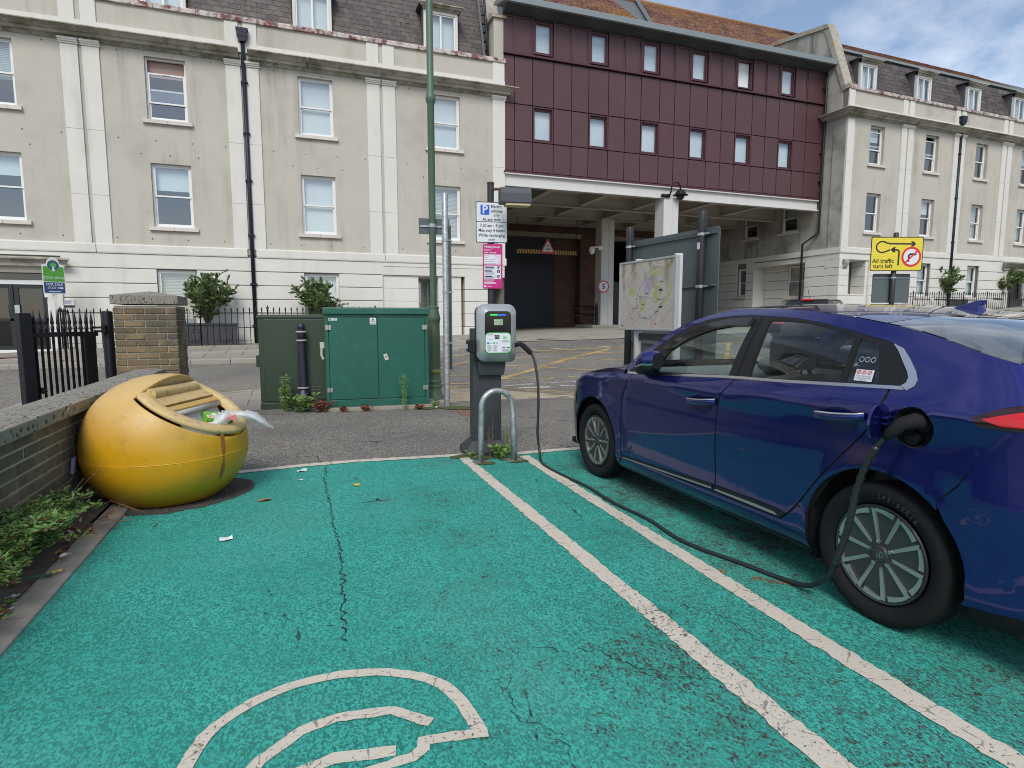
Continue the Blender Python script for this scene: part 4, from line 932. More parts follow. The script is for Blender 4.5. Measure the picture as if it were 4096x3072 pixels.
# side wall under the bridge (faces left): built along local y
shol = [(2.35, 3.3, 5.45, 6.75), (4.8, 5.75, 5.45, 6.75)]
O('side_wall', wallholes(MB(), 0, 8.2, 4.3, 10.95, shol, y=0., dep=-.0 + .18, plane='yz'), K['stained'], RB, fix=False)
for h in shol:
    c = (h[0] + h[1]) / 2; window(RB, 0, 0, .95, 1.3, 'slat', frac=.5, rot=R(-90), loc=(.12, c, 5.45)); sill(RB, 0, 0, 1.2, rot=R(-90), loc=(0, c, 5.45))
O('string_course', MB().box(-.08, 0, .0, 8.2, 4.24, 4.48), K['pale'], RB)
O('side_ground_wall', wallholes(MB(), .7, 8.2, .5, 4.3, [(1.75, 4.9, .5, 4.0), (5.4, 6.05, 2.55, 4.0)], y=.01, dep=.7, plane='yz'), K['joint'], RB, fix=False)
def side_courses(y0, y1, zs, holes, x=0.):
    for a, b in zip(zs, zs[1:]):
        y = y0
        for h in sorted([h for h in holes if h[2] < b - .02 and h[3] > a + .02]) + [(y1, y1)]:
            if h[0] - y > .02: O('stone_course', MB().box(x - .045, x + .03, y, h[0], a + .01, b - .01), K['pale'], RB, bevel=.006)
            y = max(y, h[1])
side_courses(.7, 8.2, jr, [(1.75, 4.9, .5, 4.0), (5.4, 6.05, 2.55, 4.0)])
O('recess_side', MB().box(.69, .76, 1.75, 4.9, .5, 4.05), K['stained'], RB); side_courses(1.8, 4.85, jr[:-1] + [4.0], [(2.1, 3.35, 2.4, 4.0)], x=.68)
O('recess_jamb', MB().box(-.05, .7, 4.86, 4.93, .5, 4.0), K['pale'], RB); O('recess_head', MB().box(-.03, .7, 1.75, 4.9, 3.98, 4.2), K['pale'], RB)
window(RB, 0, 0, 1.2, 1.5, 'curtain', rot=R(-90), loc=(.66, 2.72, 2.45)); sill(RB, 0, 0, 1.5, rot=R(-90), loc=(.62, 2.72, 2.45))
window(RB, 0, 0, .65, 1.45, 'curtain', rot=R(-90), loc=(.10, 5.72, 2.55)); sill(RB, 0, 0, .85, rot=R(-90), loc=(0, 5.72, 2.55))
O('side_pilaster', MB().box(-.06, .02, 6.5, 7.15, 4.48, 8.0), K['stained'], RB)
downpipe(RB, [(7.14, -.08, 10.3), (7.14, -.08, 1.2)], .06, (7.14, -.1, 10.3), [(7.14, -.08, z) for z in (9, 7, 5, 3)])
# mansard, gable and dormers
O('mansard', MB().quad((.3, .40, 10.9), (L, .40, 10.9), (L, 1.1, 13.0), (.3, 1.1, 13.0)), K['leadgrey'], RB)
slates(RB, .45, 20, 11.02, 12.9, .36, .98, .42, .20, [(c - .35 - .52, c - .35 + .52, 12.45) for c in rc], vis=lambda x: x < 12.5)
for c in rc[:6]: dormer(RB, c - .35, 11.05, .80, 1.22, .32, .32)
O('lead_capping', MB().box(.3, L, .95, 1.3, 12.92, 13.02), K['grey_fascia'], RB)
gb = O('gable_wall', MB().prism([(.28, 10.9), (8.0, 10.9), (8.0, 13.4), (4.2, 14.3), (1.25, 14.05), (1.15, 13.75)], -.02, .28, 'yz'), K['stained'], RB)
O('gable_coping', MB().prism([(.12, 10.98), (.30, 10.95), (1.30, 13.6), (1.42, 13.82), (1.12, 13.82)], -.06, .42, 'yz'), K['lichen'], gb)
O('gable_coping', MB().prism([(1.12, 13.82), (4.2, 14.32), (8.0, 13.4), (8.0, 13.55), (4.2, 14.5), (1.2, 14.02)], -.08, .34, 'yz'), K['lichen'], gb)
O('gable_kneeler', MB().box(-.06, .42, -.04, .34, 10.98, 11.16), K['lichen'], gb)
BR2 = put('rear_roof', MB().quad((.6, 1.4, 13.0), (L, 1.4, 13.0), (L, 4.6, 15.3), (.6, 4.6, 15.3)).mesh('rear_roof', K['leadgrey']), RB)
tileroof(BR2, .5, 17.0, 1.3, 13.05, 4.6, 15.35, w=.30, h=.2, clip=lambda x, t: x < 17.0 - t * 2.2)
FR = E('tiled_house', (44, 31, 0), R(1.6), 'house with orange lichened hipped tile roof beyond the right terrace', 'house')
O('wall', MB().box(0, 24, 0, 12, 0, 15), K['beige'], FR); rf = put('roof', MB().add([(-.5, -.5, 14.9), (25, -.5, 14.9), (25, 12, 14.9), (-.5, 12, 14.9), (1.2, 5, 20), (25, 5, 20)], [(0, 1, 5, 4), (1, 2, 5), (2, 3, 4, 5), (3, 0, 4)]).mesh('roof', K['tile']), FR)
tileroof(rf, -.3, 16, -.5, 14.95, 5.0, 20.1, w=.5, h=.3, clip=lambda x, t: x > -.3 + t * 1.7)
# ------------------------------------------------------------------ foliage
def leafcloud(pts, size, r=None, aspect=.4, fold=.25):
    r = r or rnd; mb = MB()
    for p, d in pts:
        L = size * r.uniform(.65, 1.25); w = L * aspect; d = Vector(d).normalized()
        a = Vector((r.uniform(-1, 1), r.uniform(-1, 1), r.uniform(-1, 1))); s = d.cross(a)
        if s.length < .05: s = d.cross(Vector((0, 0, 1)) + a * .1)
        s = s.normalized() * w * .5; n = s.cross(d).normalized() * (w * fold); p = Vector(p)
        mb.add([p, p + d * L * .45 + s + n, p + d * L, p + d * L * .45 - s + n], [(0, 1, 2), (0, 2, 3)])
    return mb
def shrub(name, loc, w, h, label, group=None, n=3800, leaf=.10, seed=1, mat='leaf', cat='shrub', zmin=0.):
    r = random.Random(seed); root = E(name, loc, 0, label, cat, group); st = MB(); L = []
    tips = []
    for b in range(11):
        a = 2 * math.pi * b / 11 + r.uniform(-.3, .3); sp = r.uniform(.25, 1.); top = Vector((math.cos(a) * w / 2 * sp, math.sin(a) * w / 2 * sp, h * (1 - .33 * sp * sp) * r.uniform(.75, 1.02)))
        P = [Vector((math.cos(a) * .03, math.sin(a) * .03, 0)), Vector((top.x * .3, top.y * .3, top.z * .4)), Vector((top.x * .75, top.y * .75, top.z * .75)), top]
        st.tube([p for p in crom(P, 3)], [.02 - .0017 * k for k in range(10)], 5)
        for k in range(30):
            t = r.uniform(.28, 1); q = P[0].lerp(P[1], t * 2) if t < .35 else P[1].lerp(P[3], (t - .35) / .65)
            d = Vector((r.uniform(-1, 1), r.uniform(-1, 1), r.uniform(-.1, 1.1))).normalized(); ln = r.uniform(.07, .21) * w; e = q + d * ln; st.cyl(q, e, .005, .002, 4, False); tips.append((q, e))
    for i in range(n):
        q, e = tips[int(r.random() * len(tips))]; t = r.uniform(.15, 1.05); p = q.lerp(e, t); d = (e - q).normalized() + Vector((r.uniform(-1, 1), r.uniform(-1, 1), r.uniform(-.4, .9))) * .8
        if p.z > zmin: L.append((p, d))
    O('stem', st, K['twig'], root, fix=False); O('foliage', leafcloud(L, leaf, r), K[mat], root, fix=False)
    return root
# ------------------------------------------------------------------ railings
def spear(h, r=.011):
    return MB().lathe([(r, 0), (r, h - .16), (r * 1.5, h - .155), (r * 1.5, h - .14), (r, h - .135), (r * 2.1, h - .085), (r * 1.4, h - .05), (.002, h)], 6)
def railing(path, zf, h, label, spacing, posts=(), name='iron_railing', mat='black', rails=(.12, .85), plinth=True):
    root = E(name, (path[0][0], path[0][1], 0), 0, label, 'railing'); o = Vector(path[0])
    bar = spear(h).mesh('bar', K[mat], fix=False); k = 0
    for a, b in zip(path, path[1:]):
        a, b = Vector(a), Vector(b); n = max(1, int((b - a).length / spacing)); d = (b - a)
        for i in range(n):
            q = a.lerp(b, i / n); z = zf(q.x, q.y); k += 1
            if k % 11 == 5: 
                O('post', MB().lathe([(.02, 0), (.02, h - .12), (.034, h - .11), (.034, h - .09), (.018, h - .08), (.04, h - .045), (.028, h - .01), (.012, h + .0), (.016, h + .02), (.003, h + .05)], 8), K[mat], root, True, loc=(q.x - o.x, q.y - o.y, z))
            else: put('bar', bar, root, (q.x - o.x, q.y - o.y, z))
        for f in rails:
            za, zb = zf(a.x, a.y) + f * h, zf(b.x, b.y) + f * h; nn = Vector((-d.y, d.x)).normalized() * .02
            mb = MB(); mb.add([(p.x + s * nn.x - o.x, p.y + s * nn.y - o.y, z + t) for p, z in ((a, za), (b, zb)) for s in (-1, 1) for t in (-.005, .005)], [(0, 1, 3, 2), (4, 6, 7, 5), (0, 4, 5, 1), (2, 3, 7, 6), (1, 5, 7, 3), (0, 2, 6, 4)]); O('rail', mb, K[mat], root)
        if plinth:
            za, zb = zf(a.x, a.y), zf(b.x, b.y); nn = Vector((-d.y, d.x)).normalized() * .11
            mb = MB(); mb.add([(p.x + s * nn.x - o.x, p.y + s * nn.y - o.y, t) for p, z in ((a, za), (b, zb)) for s in (-1, 1) for t in (z - .25, z + .0)], [(0, 1, 3, 2), (4, 6, 7, 5), (0, 4, 5, 1), (2, 3, 7, 6), (1, 5, 7, 3), (0, 2, 6, 4)]); O('plinth', mb, K['concrete'], root)
    return root
railing([(-6.15, 20.3), (-6.1, 19.45), (2.35, 18.95), (2.45, 20.2)], lambda x, y: .60 + .012 * (x + 5), 1.12, 'black iron railing with spear tips in front of the left terrace', .163)
railing([(25.4, 18.9), (31.4, 19.15), (33.0, 19.2), (40, 19.4)], lambda x, y: 1.62 + .014 * (x - 25), 1.0, 'black iron railing with spear tips in front of the right terrace', .16)
def planter(loc, w, d, h, label, group):
    root = E('planter_box', loc, 0, label, 'planter', group)
    b = MB(); t = .035; b.add([(-w / 2 * .96, -d / 2 * .96, 0), (w / 2 * .96, -d / 2 * .96, 0), (w / 2 * .96, d / 2 * .96, 0), (-w / 2 * .96, d / 2 * .96, 0), (-w / 2, -d / 2, h), (w / 2, -d / 2, h), (w / 2, d / 2, h), (-w / 2, d / 2, h)], [(0, 3, 2, 1), (0, 1, 5, 4), (1, 2, 6, 5), (2, 3, 7, 6), (3, 0, 4, 7)])
    O('body', b, K['planter'], root)
    O('rim', frame(MB(), 0, 0, 0, 0, 0, 0, 0) if 0 else MB().box(-w / 2 - .03, w / 2 + .03, -d / 2 - .03, -d / 2 + .04, h - .03, h + .02).box(-w / 2 - .03, w / 2 + .03, d / 2 - .04, d / 2 + .03, h - .03, h + .02).box(-w / 2 - .03, -w / 2 + .04, -d / 2 + .04, d / 2 - .04, h - .03, h + .02).box(w / 2 - .04, w / 2 + .03, -d / 2 + .04, d / 2 - .04, h - .03, h + .02), K['planter'], root)
    O('soil', MB().box(-w / 2 + .04, w / 2 - .04, -d / 2 + .04, d / 2 - .04, h - .12, h - .04), K['soil'], root)
    for x in (-w * .28, w * .28):
        for rr in (.20, .13): O('relief_ring', MB().lathe([(rr - .012, -.008), (rr, -.014), (rr + .012, -.008), (rr + .012, .01), (rr - .012, .01)], 20, (x, -d / 2 * .98, h * .47), 'y', True), K['planter'], root, True)
    return root
planter((-2.42, 19.75, .60), 1.42, .5, .66, 'dark planter box behind the railing, left of the tall downpipe', 'planter boxes')
planter((.72, 19.70, .63), 1.42, .5, .66, 'dark planter box behind the railing and the green cabinets', 'planter boxes')
shrub('potted_shrub', (-2.50, 19.75, 1.2), 1.75, 1.62, 'leafy green shrub in the planter left of the tall downpipe', 'potted shrubs', 13000, .085, 3)
shrub('potted_shrub', (.62, 19.7, 1.2), 1.55, 1.42, 'leafy green shrub in the planter behind the dark green cabinet', 'potted shrubs', 12000, .085, 8)
for i, (x, s) in enumerate(((29.2, 5), (33.6, 6))):
    y = 19.34 + (x - 22) * .028 + .0
    planter((x + .2, y - .05 + .25, 1.62 + .014 * (x - 25)), 2.4, .5, .66, ['long dark planter box behind the right railing below the first shrub', 'long dark planter box behind the right railing below the second shrub'][i], 'planter boxes')
    shrub('potted_shrub', (x - .1, y + .2, 2.25 + .014 * (x - 25)), 2.1, 1.55, ['rounded shrub behind the railing by the right downpipe', 'spreading shrub at the far right beside the dark doorway'][i], 'potted shrubs', 9000, .115, s)
# ------------------------------------------------------------------ low brick wall and pillar
def bricks(root, items, mat, face='brick'):
    for (lx, ly, lz), (dx, dy, dz), m in items:
        k = ('brick', round(dx, 3), round(dy, 3), round(dz, 3), m)
        if k not in WC:
            b = .005; x, y, z = dx / 2, dy / 2, dz / 2; mb = MB()
            V = [(sx * (x - (b if ax != 0 else 0)), sy * (y - (b if ax != 1 else 0)), sz * (z - (b if ax != 2 else 0))) for ax in range(3) for sx in (-1, 1) for sy in (-1, 1) for sz in (-1, 1)]
            bm = bmesh.new()
            for v in V: bm.verts.new(v)
            bmesh.ops.convex_hull(bm, input=bm.verts); bmesh.ops.dissolve_limit(bm, angle_limit=.02, verts=bm.verts, edges=bm.edges)
            me = bpy.data.meshes.new('brick'); bm.to_mesh(me); bm.free(); me.materials.append(K[m]); WC[k] = me
        put(face, WC[k], root, (lx + rnd.uniform(-.002, .002), ly + rnd.uniform(-.002, .002), lz), (rnd.uniform(-.008, .008), rnd.uniform(-.008, .008), rnd.uniform(-.012, .012)))
wall = E('garden_wall', (-1.66, 5, 0), 0, 'low weathered brick wall with concrete coping beside the yellow bin', 'wall')
y0, y1 = 1.2, 8.05
O('mortar_core', MB().box(-.098, .098, y0 - 5, y1 - 5, -.1, .70), K['mortar'], wall)
it = []
for c in range(9):
    z = .0375 + .02 + c * .0765; y = y0 + (.112 if c % 2 else 0)
    while y < y1 - .05:
        dy = .215
        if c in (2, 5): dy = .1025
        e = min(y + dy, y1)
        if c < 9: it.append(((.052, (y + e) / 2 - 5, z), (.1025, e - y, .065), 'blackbrick' if c == 0 else 'wallbrick'))
        y = e + .0105
it.sort(key=lambda q: -q[0][1]); near = [q for q in it if q[0][1] + 5 > 2.0][:300]
bricks(wall, near, 'wallbrick')
y = y0
while y < y1:
    e = min(y + .62, y1)
    O('coping_stone', MB().prism([(-.155, 0), (.155, 0), (.160, .085), (.02, .10), (-.155, .085)], y - 5 + .005, e - 5 - .005, 'xz'), K['copingstone'], wall, loc=(0, 0, .715 + rnd.uniform(-.003, .003)), rot=(rnd.uniform(-.002, .002), 0, rnd.uniform(-.003, .003)), bevel=.008); y = e
O('mortar_bed', MB().box(-.11, .118, y0 - 5, y1 - 5, .70, .718), K['mortar'], wall)
pil = E('brick_pillar', (-1.68, 8.42, 0), 0, 'square yellow stock brick gate pillar with pyramid cap at the end of the low wall', 'pillar')
pw = .66
O('mortar_core', MB().box(-pw / 2 + .012, pw / 2 - .012, -pw / 2 + .012, pw / 2 - .012, -.1, 1.55), K['mortar'], pil)
it = []
for c in range(20):
    z = .04 + c * .0765; fl = c % 2
    # front and right faces (and left/back) of the pillar in mixed bond
    row = [.215, .215, .2] if not fl else [.1025, .2, .215, .1025]
    for fx, (ax, sg) in enumerate((('x', -1), ('x', 1), ('y', 1), ('y', -1))):
        p = -pw / 2 + (.0 if ax == 'x' else .1035); lim = pw / 2 - (.0 if ax == 'x' else .1035)
        rr = row if ax == 'x' else ([.215, .215] if fl else [.1025, .215, .1025])
        k = 0
        while p < lim - .03:
            d = min(rr[k % len(rr)], lim - p); k += 1
            cpt = p + d / 2
            if ax == 'x': it.append(((cpt, sg * (pw / 2 - .05), z), (d, .1, .065), 'brick'))
            else: it.append(((sg * (pw / 2 - .05), cpt, z), (.1, d, .065), 'brick'))
            p += d + .0105
it = [q for q in it if not (q[0][1] > pw / 2 - .06 and abs(q[0][0]) < pw / 2 - .06)]
it.sort(key=lambda q: (q[0][1] > .2) + (q[0][0] < -.2)); bricks(pil, it[:295], 'brick')
O('cap_stone', MB().add([(-.35, -.35, 1.57), (.35, -.35, 1.57), (.35, .35, 1.57), (-.35, .35, 1.57), (-.35, -.35, 1.675), (.35, -.35, 1.675), (.35, .35, 1.675), (-.35, .35, 1.675), (0, 0, 1.735)], [(0, 3, 2, 1), (0, 1, 5, 4), (1, 2, 6, 5), (2, 3, 7, 6), (3, 0, 4, 7), (4, 5, 8), (5, 6, 8), (6, 7, 8), (7, 4, 8)]), K['copingstone'], pil, bevel=.005)
# ------------------------------------------------------------------ black gate
gp = E('gate_post', (-2.22, 8.68, 0), 0, 'round black steel gate post against the brick pillar', 'post')
O('tube', MB().lathe([(.062, 0), (.062, 1.47), (.055, 1.49), (.02, 1.5)], 16), K['black'], gp, auto=40); O('hinge', MB().cyl((-.02, -.09, 1.22), (-.02, -.09, 1.32), .03, n=10).box(-.12, .0, -.12, -.05, 1.235, 1.26).box(-.12, .0, -.12, -.05, 1.285, 1.305), K['black'], gp)
gx0, gy0, gx1, gy1 = -2.32, 8.55, -2.82, 8.05
gate = E('steel_gate', (gx0, gy0, 0), math.atan2(gy1 - gy0, gx1 - gx0), 'open black steel gate with spear-topped bars behind the low wall', 'gate')
gl = math.hypot(gx1 - gx0, gy1 - gy0)
O('end_stile', MB().box(gl - .02, gl + .10, -.055, .055, .05, 1.46), K['black'], gate, bevel=.005)
O('hinge_stile', MB().box(.02, .14, -.03, .03, .1, 1.22), K['black'], gate, bevel=.004)
O('top_rail', MB().box(-.02, gl, -.022, .022, 1.19, 1.245), K['black'], gate, bevel=.003); O('bottom_rail', MB().box(.0, gl, -.02, .02, .16, .21), K['black'], gate)
bar = MB().lathe([(.015, .15), (.015, 1.26), (.019, 1.27), (.019, 1.31), (.014, 1.315), (.013, 1.33), (.021, 1.35), (.018, 1.37), (.002, 1.50)], 8).mesh('bar', K['black'], True)
for i in range(11): put('bar', bar, gate, (.04 + i * (gl - .07) / 10.5, 0, 0))
O('latch', MB().box(gl - .1, gl - .06, -.03, .05, .55, .62).cyl((gl - .08, .0, .58), (gl - .08, .09, .58), .018), K['black'], gate)
# ------------------------------------------------------------------ yellow globe bin
bcx, bcy, BRd, bzt, bzm = -.985, 5.20, .575, .972, .41
def brad(z):
    if z < bzm:
        t = (bzm - z) / bzm; return BRd * (1 - .42 * t ** 2.4)
    t = min(1, (z - bzm) / (bzt - bzm)); return BRd * max(0, 1 - t ** 2.3) ** .5
az, tl, pd, hy = -.376, .545, .392, .20
pn = Vector((math.cos(az) * math.sin(tl), math.sin(az) * math.sin(tl), math.cos(tl))); po = Vector((0, 0, bzm)) + pn * pd
pu = pn.cross(Vector((0, 0, 1))).normalized(); pv_ = pn.cross(pu)          # pv_ points up the slope or down
if pv_.z < 0: pv_ = -pv_
g = G('faded_yellow_plastic'); sx = g.node('ShaderNodeSeparateXYZ'); g.l.new(g.pos, sx.inputs[0]); n1 = g.noise(2.2, 6, .6); up = g.math('MULTIPLY', g.math('SUBTRACT', g.math('ADD', sx.outputs[2], g.math('MULTIPLY', n1, .35)), .62), 2.2, True)
c = g.mix(g.noise(1.6, 5), (.52, .25, .004), (.62, .345, .008)); c = g.mix(g.math('MULTIPLY', up, .62), c, (.50, .39, .22)); c = g.mix(g.math('MULTIPLY', g.ramp(g.noise(5., 7, .7), .54, .74), .5), c, (.24, .16, .05)); c = g.mix(g.math('MULTIPLY', g.ramp(g.noise(26., 5, .7), .62, .74), .6), c, (.11, .08, .04)); g.bump(g.noise(9., 4), .12, .02); K['bin'] = g.done(c, .45)
g = G('bleached_lid_plastic'); c = g.mix(g.noise(3., 6, .62), (.52, .33, .08), (.60, .47, .27)); c = g.mix(g.math('MULTIPLY', g.ramp(g.noise(22., 6, .7), .55, .72), .7), c, (.16, .12, .08)); K['binlid'] = g.done(c, .55)
g = G('dirty_grey_flap'); v = g.map((30, 30, 6)); c = g.mix(g.noise(7., 6), (.40, .38, .35), (.58, .56, .53)); c = g.mix(g.ramp(g.noise(1., 5, .65, v), .58, .68), c, (.08, .07, .06)); K['binflap'] = g.done(c, .6)
bin_ = E('globe_bin', (bcx, bcy, 0), 0, 'large yellow globe-shaped plastic litter bin with slanted open lid', 'bin')
bm = bmesh.new(); NZ, NA = 40, 64; rows = []
for i in range(NZ + 1):
    t = i / NZ; z = bzt * (t if t < .5 else 1 - (1 - t) ** 1.6 * 2 ** .6 * 1.0)
    z = max(0, min(bzt, z)); rr = max(.002, brad(z)); rr *= 1 + (.004 if abs(z - .36) < .012 else 0)
    rows.append([bm.verts.new((rr * math.cos(2 * math.pi * k / NA), rr * math.sin(2 * math.pi * k / NA), z)) for k in range(NA)])
for a, b in zip(rows, rows[1:]):
    for k in range(NA): bm.faces.new((a[k], a[(k + 1) % NA], b[(k + 1) % NA], b[k]))
bmesh.ops.bisect_plane(bm, geom=bm.verts[:] + bm.edges[:] + bm.faces[:], plane_co=po - pn * .022, plane_no=pn)
bmesh.ops.bisect_plane(bm, geom=bm.verts[:] + bm.edges[:] + bm.faces[:], plane_co=po + pv_ * hy, plane_no=pv_)
bmesh.ops.delete(bm, geom=[f for f in bm.faces if (f.calc_center_median() - po).dot(pn) > -.022 and (f.calc_center_median() - po).dot(pv_) < hy], context='FACES')
bmesh.ops.recalc_face_normals(bm, faces=bm.faces)
for f in bm.faces: f.smooth = True
me = bpy.data.meshes.new('shell'); bm.to_mesh(me); bm.free(); me.materials.append(K['bin'])
sh = put('shell', me, bin_); so = sh.modifiers.new('thick', 'SOLIDIFY'); so.thickness = .022; so.offset = -1
# outline of the cut, in plane coordinates
def cutr(a, off=0.):
    d = pu * math.cos(a) + pv_ * math.sin(a); lo, hi = 0, 1.2; c0 = po + pn * off
    for _ in range(24):
        m = (lo + hi) / 2; p = c0 + d * m
        if 0 <= p.z <= bzt and math.hypot(p.x, p.y) < brad(p.z): lo = m
        else: hi = m
    return lo
NB = 72; outl = []
for k in range(NB):
    a = 2 * math.pi * k / NB; r_ = cutr(a); r_ = min(r_, hy / math.sin(a)) if math.sin(a) > .05 else r_; x, y = r_ * math.cos(a), r_ * math.sin(a); outl.append((x, y))
def pt(x, y, h=0.): return po + pu * x + pv_ * y + pn * h
ox = sum(p[0] for p in outl) / NB; oy = sum(p[1] for p in outl) / NB
rim = MB(); prof = [(.985, -.016), (1.012, -.010), (1.022, .002), (1.015, .014), (.985, .024), (.90, .032), (.81, .031), (.785, .022), (.775, -.03)]
ring = []
for s, h in prof: ring.append([pt(ox + (x - ox) * s, oy + (y - oy) * s, h) for x, y in outl])
for a, b in zip(ring, ring[1:]):
    for k in range(NB): rim.add([a[k], a[(k + 1) % NB], b[(k + 1) % NB], b[k]], [(0, 1, 2, 3)])
me = rim.mesh('lid_rim', K['binlid'], True); bm = bmesh.new(); bm.from_mesh(me); bmesh.ops.remove_doubles(bm, verts=bm.verts, dist=.0005); bmesh.ops.recalc_face_normals(bm, faces=bm.faces); bm.to_mesh(me); bm.free()
put('lid_rim', me, bin_)
def pbox(x0, x1, y0, y1, h0, h1):
    return MB().add([pt(x0, y0, h0), pt(x1, y0, h0), pt(x1, y1, h0), pt(x0, y1, h0), pt(x0, y0, h1), pt(x1, y0, h1), pt(x1, y1, h1), pt(x0, y1, h1)], [(0, 3, 2, 1), (4, 5, 6, 7), (0, 1, 5, 4), (1, 2, 6, 5), (2, 3, 7, 6), (3, 0, 4, 7)])
ymax = max(p[1] for p in outl); ymin = min(p[1] for p in outl)
def halfw(y):
    return .755 * max([abs(px - ox) for px, py in outl if abs((py - oy) - (y - oy) / .755) < .06] + [.05])
# top shelf of the lid with the hinge barrel
ys_ = oy + (ymax - oy) * .18
poly = [(ox + (x - ox) * .765, oy + (y - oy) * .765) for x, y in outl if oy + (y - oy) * .765 > ys_]
poly.sort(key=lambda p: math.atan2(p[1] - ys_ + .001, p[0] - ox))
hw_ = max(abs(p[0] - ox) for p in poly)
sm = MB(); nP = len(poly); sm.v = [tuple(pt(x, y, .020)) for x, y in poly] + [tuple(pt(x, y, -.02)) for x, y in poly]; sm.f = [tuple(range(nP))] + [(k, (k + 1) % nP, nP + (k + 1) % nP, nP + k) for k in range(nP)]
O('lid_shelf', sm, K['binlid'], bin_)
O('shelf_lip', pbox(ox - hw_ * .98, ox + hw_ * .98, ys_ - .05, ys_ + .005, -.005, .018), K['bin'], bin_, bevel=.01)
yh = hy - .045
for i in range(4):
    a, b = -.27 + i * .145, -.27 + (i + 1) * .145 - .006; O('hinge_barrel', MB().cyl(pt(a, yh, .026), pt(b, yh, .026), .042, n=16), K['binlid'], bin_, auto=50)
hf = MB(); fx = [-.46 + .92 * k / 24 for k in range(25)]; lo_ = []; hi_ = []
for x in fx:
    a_, b_ = -.05, .3
    for _ in range(20):
        m_ = (a_ + b_) / 2; p = pt(x, hy, m_)
        if 0 <= p.z <= bzt and math.hypot(p.x, p.y) < brad(p.z): a_ = m_
        else: b_ = m_
    lo_.append(tuple(pt(x, hy - .004, -.045))); hi_.append(tuple(pt(x, hy - .004, max(-.044, a_ - .004))))
hf.sheet([lo_, hi_]); O('hinge_recess', hf, K['binlid'], bin_)
O('flap', MB().add([pt(ox - hw_ * .93, ys_ - .04, -.03), pt(ox + hw_ * .8, ys_ - .04, -.03), pt(ox + hw_ * .8, ys_ - .26, -.16), pt(ox - hw_ * .93, ys_ - .26, -.16)], [(0, 1, 2, 3)]), K['binflap'], bin_)
O('flap_roll', MB().cyl(pt(ox - hw_ * .95, ys_ - .05, -.02), pt(ox + hw_ * .95, ys_ - .05, -.02), .026, n=10), K['binflap'], bin_, True)
O('rust_stain', MB().sheet([[(brad(z) * math.cos(a) * 1.003, brad(z) * math.sin(a) * 1.003, z) for a in [R(-41) + (q - 1.5) * .016 * (1 + .35 * math.sin(z * 31) + (.6 if z > .5 else 0) - 1.4 * max(0, .26 - z) * 5) for q in range(4)]] for z in [.16 + .02 * k for k in range(21)]]), M('rust_run', (.27, .10, .02), .7, var=.5, vs=14, dirt=((.5, .28, .03), 20, .5, .8)), bin_, True, fix=False)
O('seam', MB().lathe([(brad(.375) + .001, .371), (brad(.375) + .004, .375), (brad(.375) + .001, .379)], 64), K['bin'], bin_, True, fix=False)
O('base_ring', MB().lathe([(.345, 0), (.36, .03), (.38, .055), (.3, .055)], 32), M('bin_base_dark', (.06, .05, .03), .8, var=.4, vs=10), bin_, True)  # dark brown ring round the foot of the bin
# rubbish lying in the bin
def wpt(x, y, h): p = pt(x, y, h); return (p.x + bcx, p.y + bcy, p.z)
bx = Matrix.Translation(Vector(wpt(ox - .05, oy - .17, -.03)))
cart = E('egg_carton_box', wpt(ox - .08, oy - .14, -.05), 0, 'green printed food carton lying in the open yellow bin', 'carton'); cart.rotation_euler = (.35, .2, .5)
K['cgreen'] = M('carton_green', (.15, .40, .03), .5, var=.1); K['cwhite'] = plain('carton_white', (.7, .7, .68), .5); K['corange'] = plain('carton_orange', (.7, .2, .03), .5)
O('carton', MB().box(-.085, .085, -.06, .06, -.035, .035), K['cgreen'], cart, bevel=.003); O('white_panel', MB().box(.03, .0855, -.055, .055, .0352, .036), K['cwhite'], cart)
O('printed_egg', MB().lathe([(.026, .0355), (.001, .036)], 14, (-.055, -.03, 0)).lathe([(.024, .0355), (.001, .036)], 14, (-.01, .01, 0)), K['cwhite'], cart); O('printed_yolk', MB().lathe([(.014, .0365), (.001, .037)], 12, (-.055, -.03, 0)), K['corange'], cart)
pk = O('crumpled_wrapper', MB().add([(0, 0, 0), (.07, .01, .02), (.13, -.01, .0), (.01, .04, .03), (.08, .05, .045), (.12, .045, .01), (.0, .08, .01), (.06, .09, .02), (.11, .085, -.01)], [(0, 1, 4, 3), (1, 2, 5, 4), (3, 4, 7, 6), (4, 5, 8, 7)]), K['cwhite'], None, loc=wpt(ox + .10, oy - .20, -.06), rot=(.3, .2, .6)); tag(pk, 'crumpled white and blue wrapper beside the green carton in the bin', 'wrapper')
g = G('translucent_plastic_bag'); tr = g.node('ShaderNodeBsdfTransparent'); ms = g.node('ShaderNodeMixShader'); g.done((.75, .76, .76), .25); g.b.inputs['Transmission Weight'].default_value = .0
ms.inputs[0].default_value = .48; g.l.new(tr.outputs[0], ms.inputs[1]); g.l.new(g.b.outputs[0], ms.inputs[2]); g.l.new(ms.outputs[0], g.out.inputs['Surface']); K['bag'] = g.m
bag = E('plastic_bag', wpt(ox + .0, oy - .30, .0), 0, 'translucent white carrier bag with red print hanging over the bin rim', 'plastic bag')
rb_ = random.Random(4); rows = []
for i in range(15):
    t = i / 14; cx = lerp(-.12, .34, t); cz = .045 + .05 * math.sin(t * 3) - .20 * max(0, t - .5) ** 1.3; w = lerp(.085, .026, t) * (1 + .3 * math.sin(t * 11)); 
    rows.append([(cx * .9 + .012 * rb_.uniform(-1, 1), -.03 + cx * .05 + w * math.cos(a) * 1.1 + .008 * rb_.uniform(-1, 1), cz + w * .6 * math.sin(a) * rb_.uniform(.5, 1.4)) for a in [2 * math.pi * k / 14 for k in range(15)]])
for r_ in rows: r_[-1] = r_[0]
O('bag_body', MB().sheet(rows), K['bag'], bag, True, fix=False)
